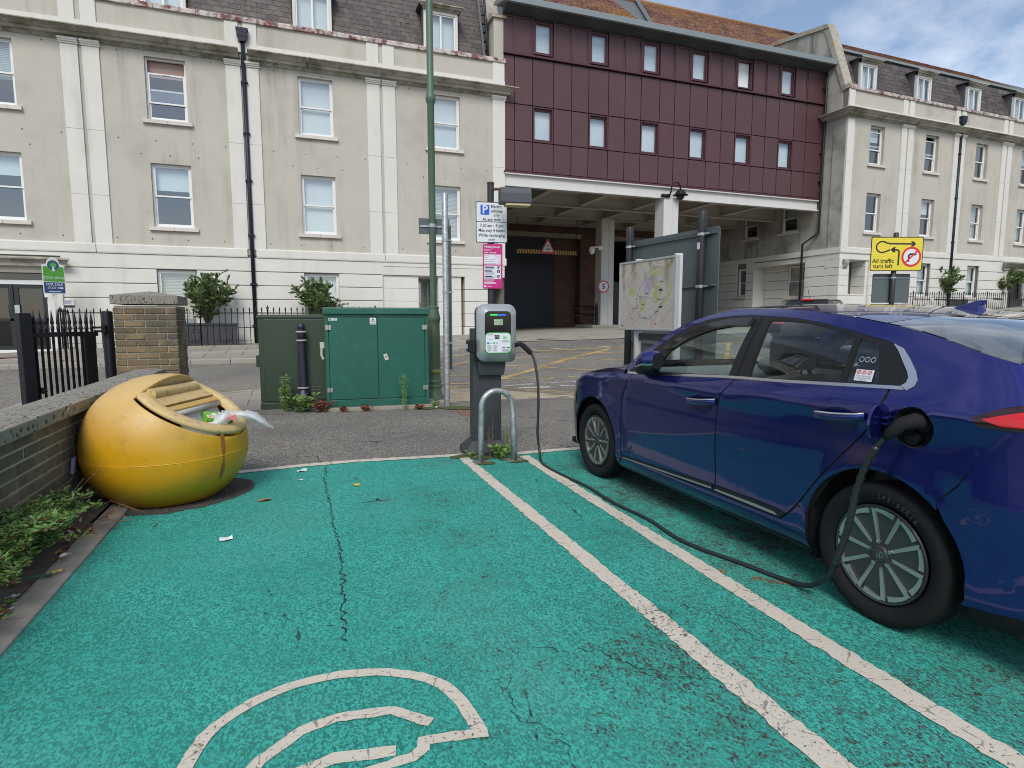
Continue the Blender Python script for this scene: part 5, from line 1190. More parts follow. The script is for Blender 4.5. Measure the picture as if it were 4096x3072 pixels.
O('red_print', MB().sheet([[(lerp(-.03, .06, u), -.118 + .004 * math.sin(u * 9) - .01 * v, .03 + .05 * v) for u in (0, .5, 1)] for v in (0, .33)] + [] if 0 else [[(lerp(-.03, .05, u), -.075 - .018 * (1 - v), .062 + .035 * v + .006 * u) for u in (0, .5, 1)] for v in (0, .45, 1)]), plain('red_print', (.55, .03, .02), .5), bag, fix=False)
lt_ = O('litter_packet', MB().box(-.01, .01, -.03, .03, 0, .11), plain('purple_packet', (.35, .28, .45), .5), None, loc=(-1.545, 4.95, .30), rot=(.1, .15, .1)); tag(lt_, 'pale purple packet wedged between the yellow bin and wall', 'packet')
# ------------------------------------------------------------------ cabinets
cg = E('utility_cabinet', (.39, 9.33, .03), R(-4.5), 'dark green double-door utility cabinet with a pale lock plate', 'cabinet')
cw, ch, cd = 1.56, 1.53, .55
O('concrete_base', MB().box(-.05, cw + .14, -.10, cd + .1, -.05, .02), K['concrete'], cg, bevel=.012)
O('body', MB().box(0, cw, .03, cd, .02, 1.44).box(0, .055, 0, .03, .02, 1.44).box(cw - .055, cw, 0, .03, .02, 1.44).box(.055, cw - .055, 0, .03, .02, .13).box(.055, cw - .055, 0, .03, 1.40, 1.44), K['cab_green'], cg, bevel=.004)
O('roof', MB().prism([(-.035, 1.44), (cd + .03, 1.44), (cd + .03, 1.50), (.05, 1.545), (-.035, 1.535)], -.02, cw + .02, 'yz'), K['cab_green'], cg, bevel=.008)
for a, b in ((.06, .775), (.787, cw - .06)):
    dd = O('door', MB().box(a, b, .004, .03, .14, 1.39), K['cab_green'], cg, bevel=.004)
for x in (.055, cw - .055):
    for z in (.29, 1.24): O('hinge', MB().box(x - .04, x - .006, -.012, .004, z - .035, z + .035).box(x + .006, x + .04, -.012, .004, z - .035, z + .035).cyl((x, -.012, z - .036), (x, -.012, z + .036), .009, n=8), K['steel'], cg)
lk = O('lock_plate', MB().box(-.03, .03, -.012, .0, -.05, .05), M('lock_beige', (.55, .51, .45), .5, var=.08), cg, loc=(.90, .003, .78), rot=(0, -.35, 0), bevel=.006); O('keyhole', MB().cyl((0, -.016, .012), (0, -.010, .012), .018, n=14), K['steel'], lk)
def sticker(par, x, z, w, h, y=.002): return O('sticker', MB().box(x - w / 2, x + w / 2, y - .002, y, z - h / 2, z + h / 2), K['sign_white'], par)
s_ = sticker(cg, .125, 1.362, .125, .035); text('49', s_, .085, 1.362, .032, K['sign_black'], y=-.0015, bold=.03); O('text_line', MB().box(.115, .175, -.0012, -.0004, 1.366, 1.372).box(.115, .18, -.0012, -.0004, 1.352, 1.357), K['sign_grey'], s_)
s_ = sticker(cg, .715, 1.335, .095, .10); O('warning_triangle', MB().prism([(.69, 1.345), (.74, 1.345), (.715, 1.38)], -.002, -.0006, 'xz'), K['sign_grey'], s_); text('DANGER', s_, .715, 1.325, .021, K['sign_black'], y=-.0012); O('text_line', MB().box(.68, .75, -.0012, -.0004, 1.299, 1.306), K['sign_grey'], s_)
O('side_latch', MB().box(-.075, -.01, .02, .06, .93, 1.02).tube([(-.05, .03, .93), (-.055, .02, .82), (-.03, .015, .76)], .018), M('grey_latch', (.42, .41, .38), .5), cg)
cb_ = E('utility_cabinet', (-.555, 9.72, .0), R(-5), 'plain dark olive steel cabinet with small louvres behind the bollard', 'cabinet')
O('body', MB().box(0, 1.0, 0, .45, 0, 1.41).box(-.008, 1.008, -.008, .458, 0, .11), K['cab_dark'], cb_, bevel=.005)
O('roof', MB().prism([(-.01, 1.41), (.46, 1.41), (.46, 1.47), (.02, 1.455), (-.012, 1.43)], -.015, 1.015, 'yz'), K['cab_dark'], cb_, bevel=.006); O('door', MB().box(.07, .985, -.014, .0, .14, 1.395), K['cab_dark'], cb_, bevel=.004)
lv = MB()
for i in range(3):
    for j in range(6):
        x = .655 + i * .085; z = .235 + j * .024; lv.prism([(-.014, z), (-.026, z - .004), (-.026, z - .008), (-.014, z - .012)], x, x + .062, 'yz')
O('louvre_panel', lv, plain('louvre_grey', (.10, .12, .10), .5), cb_)
O('side_box', MB().box(-.06, -.01, .1, .28, .66, .84), K['cab_dark'], cb_, bevel=.006)
# ------------------------------------------------------------------ bollard, lamp post, galvanised post
bo = E('bollard', (.06, 9.55, 0), 0, 'chipped black ornamental iron bollard in front of the olive cabinet', 'bollard')
O('shaft', MB().lathe([(.092, 0), (.092, .27), (.074, .29), (.066, .36), (.058, 1.02), (.058, 1.06)], 20), K['bollard'], bo, auto=45)
for z, r_ in ((.345, .082), (1.07, .078), (1.20, .076)): O('ring', MB().lathe([(.05, z - .012), (r_, z - .012), (r_ + .006, z), (r_, z + .014), (.05, z + .018)], 20), K['tan'], bo, True)
O('finial', MB().lathe([(.055, 1.08), (.058, 1.19), (.04, 1.22), (.042, 1.235), (.055, 1.26), (.054, 1.29), (.04, 1.325), (.018, 1.343), (.003, 1.346)], 20), K['bollard'], bo, True)
lp = E('lamp_post', (2.20, 9.95, 0), 0, 'tall faded green lamp post with a wide fluted base beside the cabinet', 'lamp post')
O('base', MB().lathe([(.165, 0), (.16, .05), (.14, .10), (.118, .17), (.112, .22), (.122, .235), (.122, .26), (.112, .275), (.113, .31), (.122, .33), (.116, .35), (.106, .36), (.100, 1.28), (.102, 1.36), (.113, 1.38), (.113, 1.42), (.086, 1.54), (.086, 1.58), (.094, 1.585), (.094, 1.60), (.062, 1.62)], 28), K['lampgreen'], lp, auto=35)
O('access_door', MB().box(-.108, -.095, -.045, .045, .5, 1.3), K['lampgreen'], lp, rot=(0, 0, .55), bevel=.006)
O('pole', MB().lathe([(.058, 1.6), (.057, 4.9), (.068, 4.92), (.082, 4.97), (.082, 5.01), (.066, 5.06), (.056, 5.10), (.053, 7.6), (.045, 9.0)], 20), K['lampgreen'], lp, auto=40)
O('yellow_band', MB().lathe([(.1062, .46), (.1060, .54)], 28), M('faded_yellow_band', (.19, .20, .07), .6, var=.25), lp, True, fix=False)
sb = O('sign_plate', MB().box(-.22, .30, .068, .074, 2.82, 3.08), K['sign_grey'], lp, rot=(0, 0, -.1)); O('clamp', MB().lathe([(.059, 2.92), (.064, 2.92), (.064, 2.98), (.059, 2.98)], 16), K['galv'], sb); O('channel', MB().box(-.2, .27, .05, .068, 2.935, 2.965), K['galv'], sb)
gpost = E('sign_post', (2.225, 9.16, 0), 0, 'galvanised steel post carrying a tall sign seen edge on', 'post')
O('post', MB().lathe([(.048, 0), (.048, 3.32), (.044, 3.33)], 16), K['galv'], gpost, auto=40)
bs_ = O('sign_panel', MB().box(.0, .014, .02, .62, .58, 2.86), K['sign_grey'], gpost, loc=(.085, 0, 0), rot=(0, 0, R(-8)), bevel=.003)
for z in (1.02, 1.82, 2.62): O('clip', MB().lathe([(.05, z - .02), (.055, z - .02), (.055, z + .02), (.05, z + .02)], 14).box(.03, .11, .0, .05, z - .012, z + .012), K['galv'], gpost)
# ------------------------------------------------------------------ blue electric car
XC, YC = 3.33, 3.21
def herm(x, tab):
    n = len(tab)
    if x <= tab[0][0]: return tab[0][1] + (x - tab[0][0]) * (tab[1][1] - tab[0][1]) / (tab[1][0] - tab[0][0])
    if x >= tab[-1][0]: return tab[-1][1] + (x - tab[-1][0]) * (tab[-1][1] - tab[-2][1]) / (tab[-1][0] - tab[-2][0])
    for i in range(n - 1):
        if x <= tab[i + 1][0]: break
    def sl(j):
        if j == 0: return (tab[1][1] - tab[0][1]) / (tab[1][0] - tab[0][0])
        if j == n - 1: return (tab[-1][1] - tab[-2][1]) / (tab[-1][0] - tab[-2][0])
        a = (tab[j][1] - tab[j - 1][1]) / (tab[j][0] - tab[j - 1][0]); b = (tab[j + 1][1] - tab[j][1]) / (tab[j + 1][0] - tab[j][0])
        return 0 if a * b <= 0 else 2 * a * b / (a + b)
    h = tab[i + 1][0] - tab[i][0]; t = (x - tab[i][0]) / h; m0, m1 = sl(i) * h, sl(i + 1) * h; p0, p1 = tab[i][1], tab[i + 1][1]
    return (2 * t ** 3 - 3 * t * t + 1) * p0 + (t ** 3 - 2 * t * t + t) * m0 + (-2 * t ** 3 + 3 * t * t) * p1 + (t ** 3 - t * t) * m1
ZCr = [(.9, 1.012), (1.5, 1.005), (2.1, .983), (2.9, .942), (3.5, .926), (4.1, .915), (4.6, .880), (5.0, .82), (5.4, .72)]
SEC = [(.14, .76), (.18, .82), (.22, .862), (.27, .888), (.33, .899), (.42, .8985), (.5, .900), (.62, .9045), (.75, .9045), (.85, .9025), (.92, .904), (.965, .9095), (.995, .9140), (1.01, .9110), (1.04, .8975), (1.08, .880), (1.13, .862), (1.22, .834), (1.33, .792), (1.43, .745), (1.5, .706), (1.56, .66), (1.62, .60)]
YFr = [(.10, 5.20), (.2, 5.33), (.35, 5.41), (.52, 5.44), (.66, 5.42), (.76, 5.35), (.84, 5.26), (.95, 5.15)]
YRr = [(.15, 1.02), (.3, .96), (.5, .93), (.75, .94), (.95, 1.0), (1.1, 1.06), (1.25, 1.2), (1.4, 1.4)]
YW = (4.57, 1.861)
def hw(Y, z):
    b = herm(z / herm(Y, ZCr), SEC)
    for yw in YW:
        r_ = math.hypot(Y - yw, z - .325)
        if r_ < .62: b += .006 * math.exp(-((r_ - .39) / .06) ** 2)
    if Y > 4.72:
        f = min(.9995, (Y - 4.72) / (herm(z, YFr) - 4.72)); b *= (1 - f ** 2.7) ** (1 / 2.7)
    if Y < 1.6:
        f = min(.9995, (1.6 - Y) / (1.6 - herm(z, YRr))); b *= (1 - f ** 2.6) ** (1 / 2.6)
    if Y < 2.4 and z > 1.0:
        q = min(1, (z - 1.0) / .4); b -= (2.4 - Y) ** 2 * .05 * q * q * (3 - 2 * q)
    return b
def hn(Y, z):
    e = .004; dy = (hw(Y + e, z) - hw(Y - e, z)) / (2 * e); dz = (hw(Y, z + e) - hw(Y, z - e)) / (2 * e)
    return Vector((-1, -dy, -dz)).normalized()
def inpoly(x, y, P):
    c = False; j = len(P) - 1
    for i in range(len(P)):
        if (P[i][1] > y) != (P[j][1] > y) and x < (P[j][0] - P[i][0]) * (y - P[i][1]) / (P[j][1] - P[i][1]) + P[i][0]: c = not c
        j = i
    return c
def resamp(P, step, closed=True):
    out = []
    for i in range(len(P) - (0 if closed else 1)):
        a, b = Vector(P[i][:2]), Vector(P[(i + 1) % len(P)][:2]); m = max(1, int((b - a).length / step)); out += [a.lerp(b, k / m) for k in range(m)]
    if not closed: out.append(Vector(P[-1][:2]))
    return out
CAR = E('electric_car', (XC, YC, 0), 0, 'metallic blue hatchback with its charging cable plugged in', 'car')
K['paint'] = None
g = G('metallic_blue_paint'); g.done((.012, .016, .165), .30, .78); g.b.inputs['Coat Weight'].default_value = 1; g.b.inputs['Coat Roughness'].default_value = .025; g.b.inputs['Specular IOR Level'].default_value = .5
fl = g.vor(2600., out='Color'); s_ = g.node('ShaderNodeSeparateColor'); g.l.new(fl, s_.inputs[0]); g.set(g.b.inputs['Base Color'], g.mix(s_.outputs[0], (.007, .011, .095), (.016, .025, .23))); K['paint'] = g.m
K['trim'] = M('black_trim', (.011, .011, .013), .42, var=.02, spec=.3); K['matt'] = M('matt_black_trim', (.013, .013, .014), .8, var=.02, spec=.2); K['chrome'] = plain('satin_chrome', (.62, .62, .62), .22, 1.)
K['carglass'] = glass('tinted_car_glass', (.86, .95, .92), 1.3, .02); K['rearglass'] = glass('tinted_rear_glass', (.35, .42, .42), 1.5, .05); K['rubber'] = M('tyre_rubber', (.0115, .0115, .012), .85, var=.25, vs=12, bump=.2, bs=60, spec=.2)
K['alloy'] = plain('machined_alloy', (.46, .47, .44), .32, .85); K['alloy_dark'] = plain('dark_alloy', (.07, .072, .075), .42, .6); K['alloy_black'] = plain('black_alloy', (.02, .021, .022), .5, .2)
K['seat'] = M('dark_seat_cloth', (.10, .105, .11), .85, var=.1, vs=30); K['dash'] = plain('dash_plastic', (.12, .13, .13), .6)
g = G('lamp_lens'); g.done((.85, .85, .85), .05); g.b.inputs['Transmission Weight'].default_value = .6; K['lens'] = g.m
K['redlens'] = plain('red_lamp_lens', (.55, .015, .02), .12); K['smoke'] = plain('smoked_lamp', (.03, .012, .014), .08)
def spanel(name, poly, mat, holes=(), off=0., grid=.05, step=.03, flange=.02, both=True, parent=None, smoothpoly=False):
    """a side panel: outline in the car's side elevation (Y, Z) laid on the curved body side"""
    P = resamp(poly, step); Hs = [resamp(h, step) for h in holes]; pts = list(P); ed = [(k, (k + 1) % len(P)) for k in range(len(P))]
    for h in Hs:
        b = len(pts); pts += h; ed += [(b + k, b + (k + 1) % len(h)) for k in range(len(h))]
    nb = len(pts); x0, x1 = min(p.x for p in P), max(p.x for p in P); y0, y1 = min(p.y for p in P), max(p.y for p in P); i = 0
    x = x0 + grid * .5
    while x < x1:
        y = y0 + grid * .5
        while y < y1:
            if inpoly(x, y, P) and not any(inpoly(x, y, h) for h in Hs): pts.append(Vector((x, y)))
            y += grid
        x += grid
    v, e_, f, *_ = delaunay_2d_cdt(pts, ed, [], 0, 1e-6)
    F = []
    for t in f:
        cx = sum(v[k].x for k in t) / 3; cy = sum(v[k].y for k in t) / 3
        if inpoly(cx, cy, P) and not any(inpoly(cx, cy, h) for h in Hs): F.append(tuple(t))
    used = sorted(set(k for t in F for k in t)); mp_ = {k: i for i, k in enumerate(used)}; F = [tuple(mp_[k] for k in t) for t in F]
    V = []; N_ = []
    for k in used:
        Y, z = v[k].x, v[k].y; n = hn(Y, z); V.append(Vector((-hw(Y, z), Y - YC, z)) + n * off); N_.append(n)
    # orientation
    out = []
    for t in F:
        a, b, c = (V[k] for k in t); out.append(t if (b - a).cross(c - a).x < 0 else t[::-1])
    F = out
    cnt = {}
    for t in F:
        for a, b in ((t[0], t[1]), (t[1], t[2]), (t[2], t[0])): cnt[(a, b)] = 1
    bd = [q for q in cnt if (q[1], q[0]) not in cnt]; base = len(V)
    if flange:
        idx = {}
        for a, b in bd:
            for k in (a, b):
                if k not in idx:
                    idx[k] = len(V); V.append(V[k].copy()); N_.append(N_[k]); V.append(V[k] - N_[k] * flange + Vector((.0, 0, 0))); N_.append(N_[k])
        for a, b in bd: F.append((idx[b], idx[a], idx[a] + 1, idx[b] + 1))
    me = bpy.data.meshes.new(name); me.from_pydata(V, [], F); me.polygons.foreach_set('use_smooth', [len(p.vertices) == 3 for p in me.polygons]); me.materials.append(K[mat] if isinstance(mat, str) else mat)
    if mat == 'paint': me.materials.append(K['matt']); me.polygons.foreach_set('material_index', [0 if len(p.vertices) == 3 else 1 for p in me.polygons])  # panel edges coloured black, painting in the shade of the gaps
    me.normals_split_custom_set_from_vertices([tuple(n) for n in N_])
    o = put(name, me, parent or CAR)
    if both: put(name, me, CAR, scale=(-1, 1, 1))
    return o
ZE = [(1.05, 1.10), (1.2, 1.150), (1.424, 1.228), (1.552, 1.264), (1.721, 1.317), (1.859, 1.353), (1.983, 1.375), (2.217, 1.412), (2.486, 1.442), (2.79, 1.458), (2.964, 1.461), (3.195, 1.445), (3.419, 1.399), (3.634, 1.316), (3.855, 1.181), (4.05, 1.055), (4.14, .985)]
def ze(Y): return herm(Y, ZE)
def arch(yw, r_, a0, a1, n=22): return [(yw + r_ * math.cos(R(a0 + (a1 - a0) * k / n)), .325 + r_ * math.sin(R(a0 + (a1 - a0) * k / n))) for k in range(n + 1)]
def gapl(P, d): return [(y + d, z) for y, z in P]
gap = .006
fgap = [(3.965, .966), (4.01, .915), (4.056, .844), (4.09, .74), (4.104, .62), (4.110, .5), (4.107, .409), (4.092, .285)]
bgap = [(2.836, 1.035), (2.87, .995), (2.92, .935), (2.95, .86), (2.96, .78), (2.963, .7), (2.95, .318)]
rgap = [(1.862, 1.082), (1.866, 1.045), (1.884, .986), (1.905, .94), (1.951, .869), (2.013, .797), (2.08, .72), (2.146, .64), (2.215, .553), (2.284, .457), (2.345, .385), (2.41, .322)]
def beltb(Y): return herm(Y, [(1.78, 1.088), (1.9, 1.082), (2.2, 1.066), (2.54, 1.049), (2.86, 1.037), (3.3, 1.01), (3.74, .982), (4.05, .966)])
def beltt(Y): return beltb(Y) + .015
def blist(a, b, fn, n=10): return [(lerp(a, b, k / n), fn(lerp(a, b, k / n))) for k in range(n + 1)]
spanel('front_door', gapl(fgap, -gap) + gapl(bgap, gap)[::-1] + blist(2.84, 3.95, beltb)[1:-1], 'paint')
spanel('rear_door', gapl(bgap, -gap) + gapl(rgap, gap)[::-1] + blist(1.87, 2.83, beltb)[1:-1], 'paint')
# fender
far_ = arch(YW[0], .392, 178, 24)
def ztf(Y): return herm(Y, ZCr) + .048
fender = gapl(fgap, gap)[:-1] + [(4.10, .285)] + [(4.175, .20)] + [p for p in far_ if p[1] > .2] + [(4.945, .56), (4.95, .66), (4.955, .72)] + [(5.05, .755), (5.19, .80)] + blist(5.19, 4.14, ztf, 12)[1:] + [(4.05, .965)]
spanel('front_fender', fender, 'paint', step=.025, grid=.04)
spanel('door_sill', [(4.172, .197), (4.092, .278), (2.95, .311), (2.41, .315), (2.30, .42), (2.250, .40), (2.24, .2), (2.3, .178), (3.2, .172), (4.12, .175)], 'paint')
spanel('sill_strip', [(4.075, .283), (4.07, .303), (3.5, .330), (2.968, .358), (2.972, .326), (3.5, .303)], K['chrome'] if 0 else 'trim', off=.010, flange=.012)
spanel('sill_strip', [(2.945, .324), (2.945, .358), (2.6, .364), (2.45, .362), (2.385, .352), (2.42, .325)], 'trim', off=.010, flange=.012)
K['greystrip'] = plain('grey_strip', (.25, .26, .25), .4, .3)
spanel('strip_inlay', [(4.06, .286), (3.5, .307), (2.975, .329), (2.975, .340), (3.5, .317), (4.06, .293)], 'greystrip', off=.0125, flange=.003)
spanel('strip_inlay', [(2.94, .327), (2.94, .338), (2.6, .345), (2.45, .343), (2.43, .329)], 'greystrip', off=.0125, flange=.003)
# body side frame with roof rail and rear quarter; the near side has the charging port
rail = [(y, ze(y) - .004) for y in [4.10, 4.0, 3.9, 3.8, 3.7, 3.6, 3.5, 3.4, 3.3, 3.2, 3.1, 3.0, 2.9, 2.8, 2.7, 2.6, 2.5, 2.4, 2.3, 2.2, 2.1, 2.0, 1.9, 1.8, 1.7, 1.6, 1.5, 1.4, 1.3, 1.22]]
blk_top = [(1.91, 1.282), (1.964, 1.298), (2.028, 1.310), (2.171, 1.341), (2.347, 1.374), (2.538, 1.398), (2.743, 1.410), (2.9, 1.416), (3.031, 1.415), (3.211, 1.403), (3.33, 1.384), (3.441, 1.354), (3.597, 1.279), (3.743, 1.195), (3.88, 1.105), (3.99, 1.015)]
hook_o = [(1.784, 1.087), (1.757, 1.108), (1.752, 1.135), (1.772, 1.171), (1.812, 1.218), (1.858, 1.262), (1.91, 1.282)]
hook_i = [(1.815, 1.103), (1.796, 1.118), (1.794, 1.14), (1.808, 1.165), (1.846, 1.212), (1.88, 1.253), (1.91, 1.279)]
rar = [p for p in arch(YW[1], .375, 20, 165)]
quarter = rail + [(1.25, 1.122), (1.33, 1.088), (1.42, 1.058), (1.497, 1.016), (1.465, .984), (1.378, .984), (1.45, .88), (1.531, .737), (1.60, .655)] + [p for p in arch(YW[1], .375, 131, 0) if p[1] < .0] + [(1.861 - .392 * math.cos(R(a)), .325 + .392 * math.sin(R(a))) for a in range(48, 172, 4)] + [(2.254, .40), (2.297, .428)] + gapl(rgap, -gap)[::-1][1:] + hook_o + blk_top[1:] + [(4.035, .975)]
pc = (1.722, .937); prr = .088
port = [(pc[0] + prr * math.cos(2 * math.pi * k / 28), pc[1] + prr * math.sin(2 * math.pi * k / 28)) for k in range(28)]
spanel('body_side', quarter, 'paint', holes=[port], both=False, grid=.045, step=.022)
m2 = spanel('body_side', quarter, 'paint', both=False, grid=.045, step=.022); m2.scale = (-1, 1, 1)
# glasshouse
fg = [(3.668, 1.012), (3.64, 1.09), (3.587, 1.165), (3.50, 1.222), (3.40, 1.268), (3.30, 1.304), (3.2, 1.330), (3.05, 1.352), (2.871, 1.360), (2.91, 1.052)]
rg = [(2.738, 1.058), (2.734, 1.386), (2.58, 1.384), (2.431, 1.372), (2.27, 1.345), (2.12, 1.311), (2.127, 1.090)]
qg = [(2.096, 1.093), (2.088, 1.300), (1.985, 1.276), (1.918, 1.103)]
bframe = blist(1.80, 4.02, beltt, 22) + blk_top[::-1] + hook_i[::-1][1:]
spanel('window_surround', bframe, 'trim', holes=[fg, rg, qg], off=-.002, step=.02)
for n_, p_ in (('front_window', fg), ('rear_window', rg), ('quarter_window', qg)): spanel(n_, p_, 'carglass', off=-.008, flange=0, step=.03, grid=.08)
spanel('belt_trim', blist(1.795, 4.04, lambda y: beltb(y) + .001, 24) + blist(4.04, 1.815, beltt, 24), 'chrome', off=.003, flange=.006)
spanel('belt_trim', hook_o + hook_i[::-1], 'chrome', off=.003, flange=.006, step=.015)
spanel('wind_deflector', [(3.66, 1.175), (3.55, 1.238), (3.45, 1.288), (3.34, 1.33), (3.23, 1.36), (3.05, 1.388), (2.87, 1.393), (2.885, 1.345), (3.05, 1.347), (3.2, 1.328), (3.34, 1.288), (3.43, 1.258), (3.55, 1.192)], plain('smoked_acrylic', (.012, .012, .014), .06), off=.02, flange=.022, step=.02)
spanel('pillar_gap', [(2.833, 1.045), (2.839, 1.045), (2.815, 1.405), (2.809, 1.405)], 'matt', off=.0015, flange=0)
# param sheets for the top of the car
def tsheet(name, mat, fn, nu=26, nv=30, parent=None):
    mb = MB(); mb.sheet([[fn(lerp(-1, 1, i / nu), j / nv) for i in range(nu + 1)] for j in range(nv + 1)])
    me = mb.mesh(name, K[mat], True); bm = bmesh.new(); bm.from_mesh(me)
    if sum(f.normal.z * f.calc_area() for f in bm.faces) < 0: bmesh.ops.reverse_faces(bm, faces=bm.faces)
    bm.to_mesh(me); bm.free()
    return put(name, me, parent or CAR)
def edge(Y): z = ze(Y); return hw(Y, z), z
def roof(q, t):
    Ye = lerp(3.30, 1.985, t); h, z = edge(Ye); zc_ = herm(Ye, [(1.9, 1.405), (2.2, 1.450), (2.5, 1.477), (2.8, 1.489), (3.1, 1.486), (3.4, 1.462)])
    return (q * h, Ye + lerp(.10, -.07, t) * (1 - q * q) - YC, z + (zc_ - z) * (1 - abs(q) ** 2.6))
tsheet('roof', 'paint', roof)
def wscr(q, t):
    Ye = lerp(3.306, 4.10, t); h, z = edge(Ye); d = lerp(.033, -.02, t) + .03 * math.sin(math.pi * t)
    return (q * h * .996, Ye + lerp(.10, .34, t) * (1 - q * q) - YC, z + d * (1 - q * q))
tsheet('windscreen', 'carglass', wscr)
def rscr(q, t):
    Ye = lerp(1.984, 1.22, t); h, z = edge(Ye); d = lerp(.0445, .03, t)
    return (q * h * .995, Ye + lerp(-.0705, -.12, t) * (1 - q * q) - YC, z - .001 + d * (1 - abs(q) ** 2.6))
tsheet('rear_screen', 'rearglass', rscr)
def bonnet(q, t):
    Ye = lerp(4.12, 5.20, t); z = ztf(Ye); h = hw(Ye, z); zc_ = herm(Ye, [(4.12, 1.035), (4.4, 1.005), (4.7, .962), (5.0, .895), (5.2, .83)])
    return (q * h * .997, Ye + lerp(.30, .12, t) * (1 - abs(q) ** 2.2) - YC, z + (zc_ - z) * (1 - abs(q) ** 3.4))
tsheet('bonnet', 'paint', bonnet, 34, 34)
def cowl(q, t):
    a = Vector(wscr(q, 1)); b = Vector(bonnet(q, 0)); p = a.lerp(b, t); return (p.x, p.y, p.z - .02 * math.sin(math.pi * t) - .004)
tsheet('scuttle', 'matt', cowl, 26, 4)
# front and rear bumpers wrapped round the ends
def wrap(name, mat, zs, y0, front, nphi=40, parent=None):
    rows = []
    for z in zs:
        hb = herm(z / herm(4.72 if front else 1.6, ZCr), SEC) if not front else herm(z / herm(4.72, ZCr), SEC); row = []
        base = 4.72 if front else 1.6; Ye = herm(z, YFr) if front else herm(z, YRr); n = 2.7 if front else 2.6
        f0 = abs(y0 - base) / abs(Ye - base); ph0 = math.asin(min(1, f0 ** (n / 2)))
        for k in range(nphi + 1):
            ph = lerp(ph0, math.pi - ph0, k / nphi); c, s_ = math.cos(ph), math.sin(ph)
            Y = base + (Ye - base) * abs(s_) ** (2 / n); x = -math.copysign(abs(c) ** (2 / n), c) * hw(base + (.001 if front else -.001), z)
            row.append((x, Y - YC, z))
        rows.append(row)
    mb = MB(); mb.sheet(rows); o = O(name, mb, K[mat], parent or CAR, True); return o
fb = wrap('front_bumper', 'paint', [.20, .24, .30, .38, .46, .54, .62, .68, .74, .79, .825], 4.935, True)
O('grille', MB().prism([(-.30, .36), (.30, .36), (.36, .60), (.2, .68), (-.2, .68), (-.36, .60)], 5.30 - YC, 5.432 - YC, 'xz'), K['matt'], CAR)
O('number_plate', MB().box(-.26, .26, 5.436 - YC, 5.446 - YC, .44, .55), K['sign_white'], CAR)
spanel('headlight', [(4.985, .845), (5.09, .825), (5.2, .79), (5.275, .735), (5.29, .70), (5.21, .705), (5.12, .735), (5.03, .79)], 'lens', off=.004, flange=.01, step=.015, grid=.03)
spanel('headlight_housing', [(4.99, .84), (5.09, .82), (5.2, .785), (5.27, .73), (5.28, .705), (5.21, .71), (5.12, .74), (5.03, .79)], plain('lamp_reflector', (.45, .46, .46), .25, .6), off=.001, flange=0, step=.015, grid=.03)
rbm = wrap('rear_bumper', 'paint', [.28, .34, .42, .5, .6, .7, .8, .9, .98], 1.478, False)
wrap('rear_valance', 'matt', [.18, .22, .28], 1.47, False)
tg = wrap('tailgate', 'paint', [.985, 1.03, 1.08, 1.12, 1.15], 1.25, False)
tsheet('boot_lip', 'paint', lambda q, t: tuple(Vector(rscr(q, 1)).lerp(Vector((q * hw(1.25, 1.14), 1.10 - .06 * (1 - q * q) - YC, 1.15)), t)), 20, 4)
# rear quarter below the arch line: joins bumper to arch
spanel('bumper_corner', [(1.60, .648), (1.528, .73), (1.45, .872), (1.375, .978), (1.25, .975), (1.25, .6), (1.3, .28), (1.49, .262)] + [(1.861 - .392 * math.cos(R(a)), .325 + .392 * math.sin(R(a))) for a in range(-4, 46, 5)], 'paint', step=.025)
spanel('tail_lamp', [(1.497, 1.014), (1.42, 1.054), (1.33, 1.083), (1.22, 1.10), (1.12, 1.07), (1.18, .985), (1.3, .982), (1.38, .982), (1.468, .986)], 'smoke', off=.006, flange=.012, step=.015, grid=.03)
spanel('tail_lamp_lens', [(1.462, 1.012), (1.36, 1.048), (1.30, 1.053), (1.315, .998), (1.40, .996)], 'redlens', off=.009, flange=.004, step=.012, grid=.03)  # red lens part of the tail lamp
spanel('reverse_lamp', [(1.295, 1.045), (1.19, 1.055), (1.2, 1.005), (1.31, .998)], 'lens', off=.009, flange=.004, step=.012, grid=.03)
# wheel arch liners, floor and black inner blocks added to keep light out
for yw in YW:
    mb = MB(); ring = [[(x, yw + .402 * math.cos(R(a)) - YC, .325 + .402 * math.sin(R(a))) for a in range(-25, 206, 11)] for x in (-.845, -.58)]; mb.sheet(ring); mb.f.append(tuple(range(len(ring[0]), 2 * len(ring[0])))); O('arch_liner', mb, K['matt'], CAR, True)
    mb = MB(); ring = [[(-x, yw + .402 * math.cos(R(a)) - YC, .325 + .402 * math.sin(R(a))) for a in range(-25, 206, 11)] for x in (-.845, -.58)]; mb.sheet(ring); mb.f.append(tuple(range(len(ring[0]), 2 * len(ring[0])))); O('arch_liner', mb, K['matt'], CAR, True)
O('underbody', MB().box(-.80, .80, 1.15 - YC, 5.2 - YC, .19, .24).box(-.56, .56, 4.0 - YC, 5.25 - YC, .24, .78).box(-.56, .56, 1.05 - YC, 1.6 - YC, .24, .85).box(-.86, -.80, 2.25 - YC, 4.1 - YC, .2, .92).box(.80, .86, 2.25 - YC, 4.1 - YC, .2, .92), K['matt'], CAR)
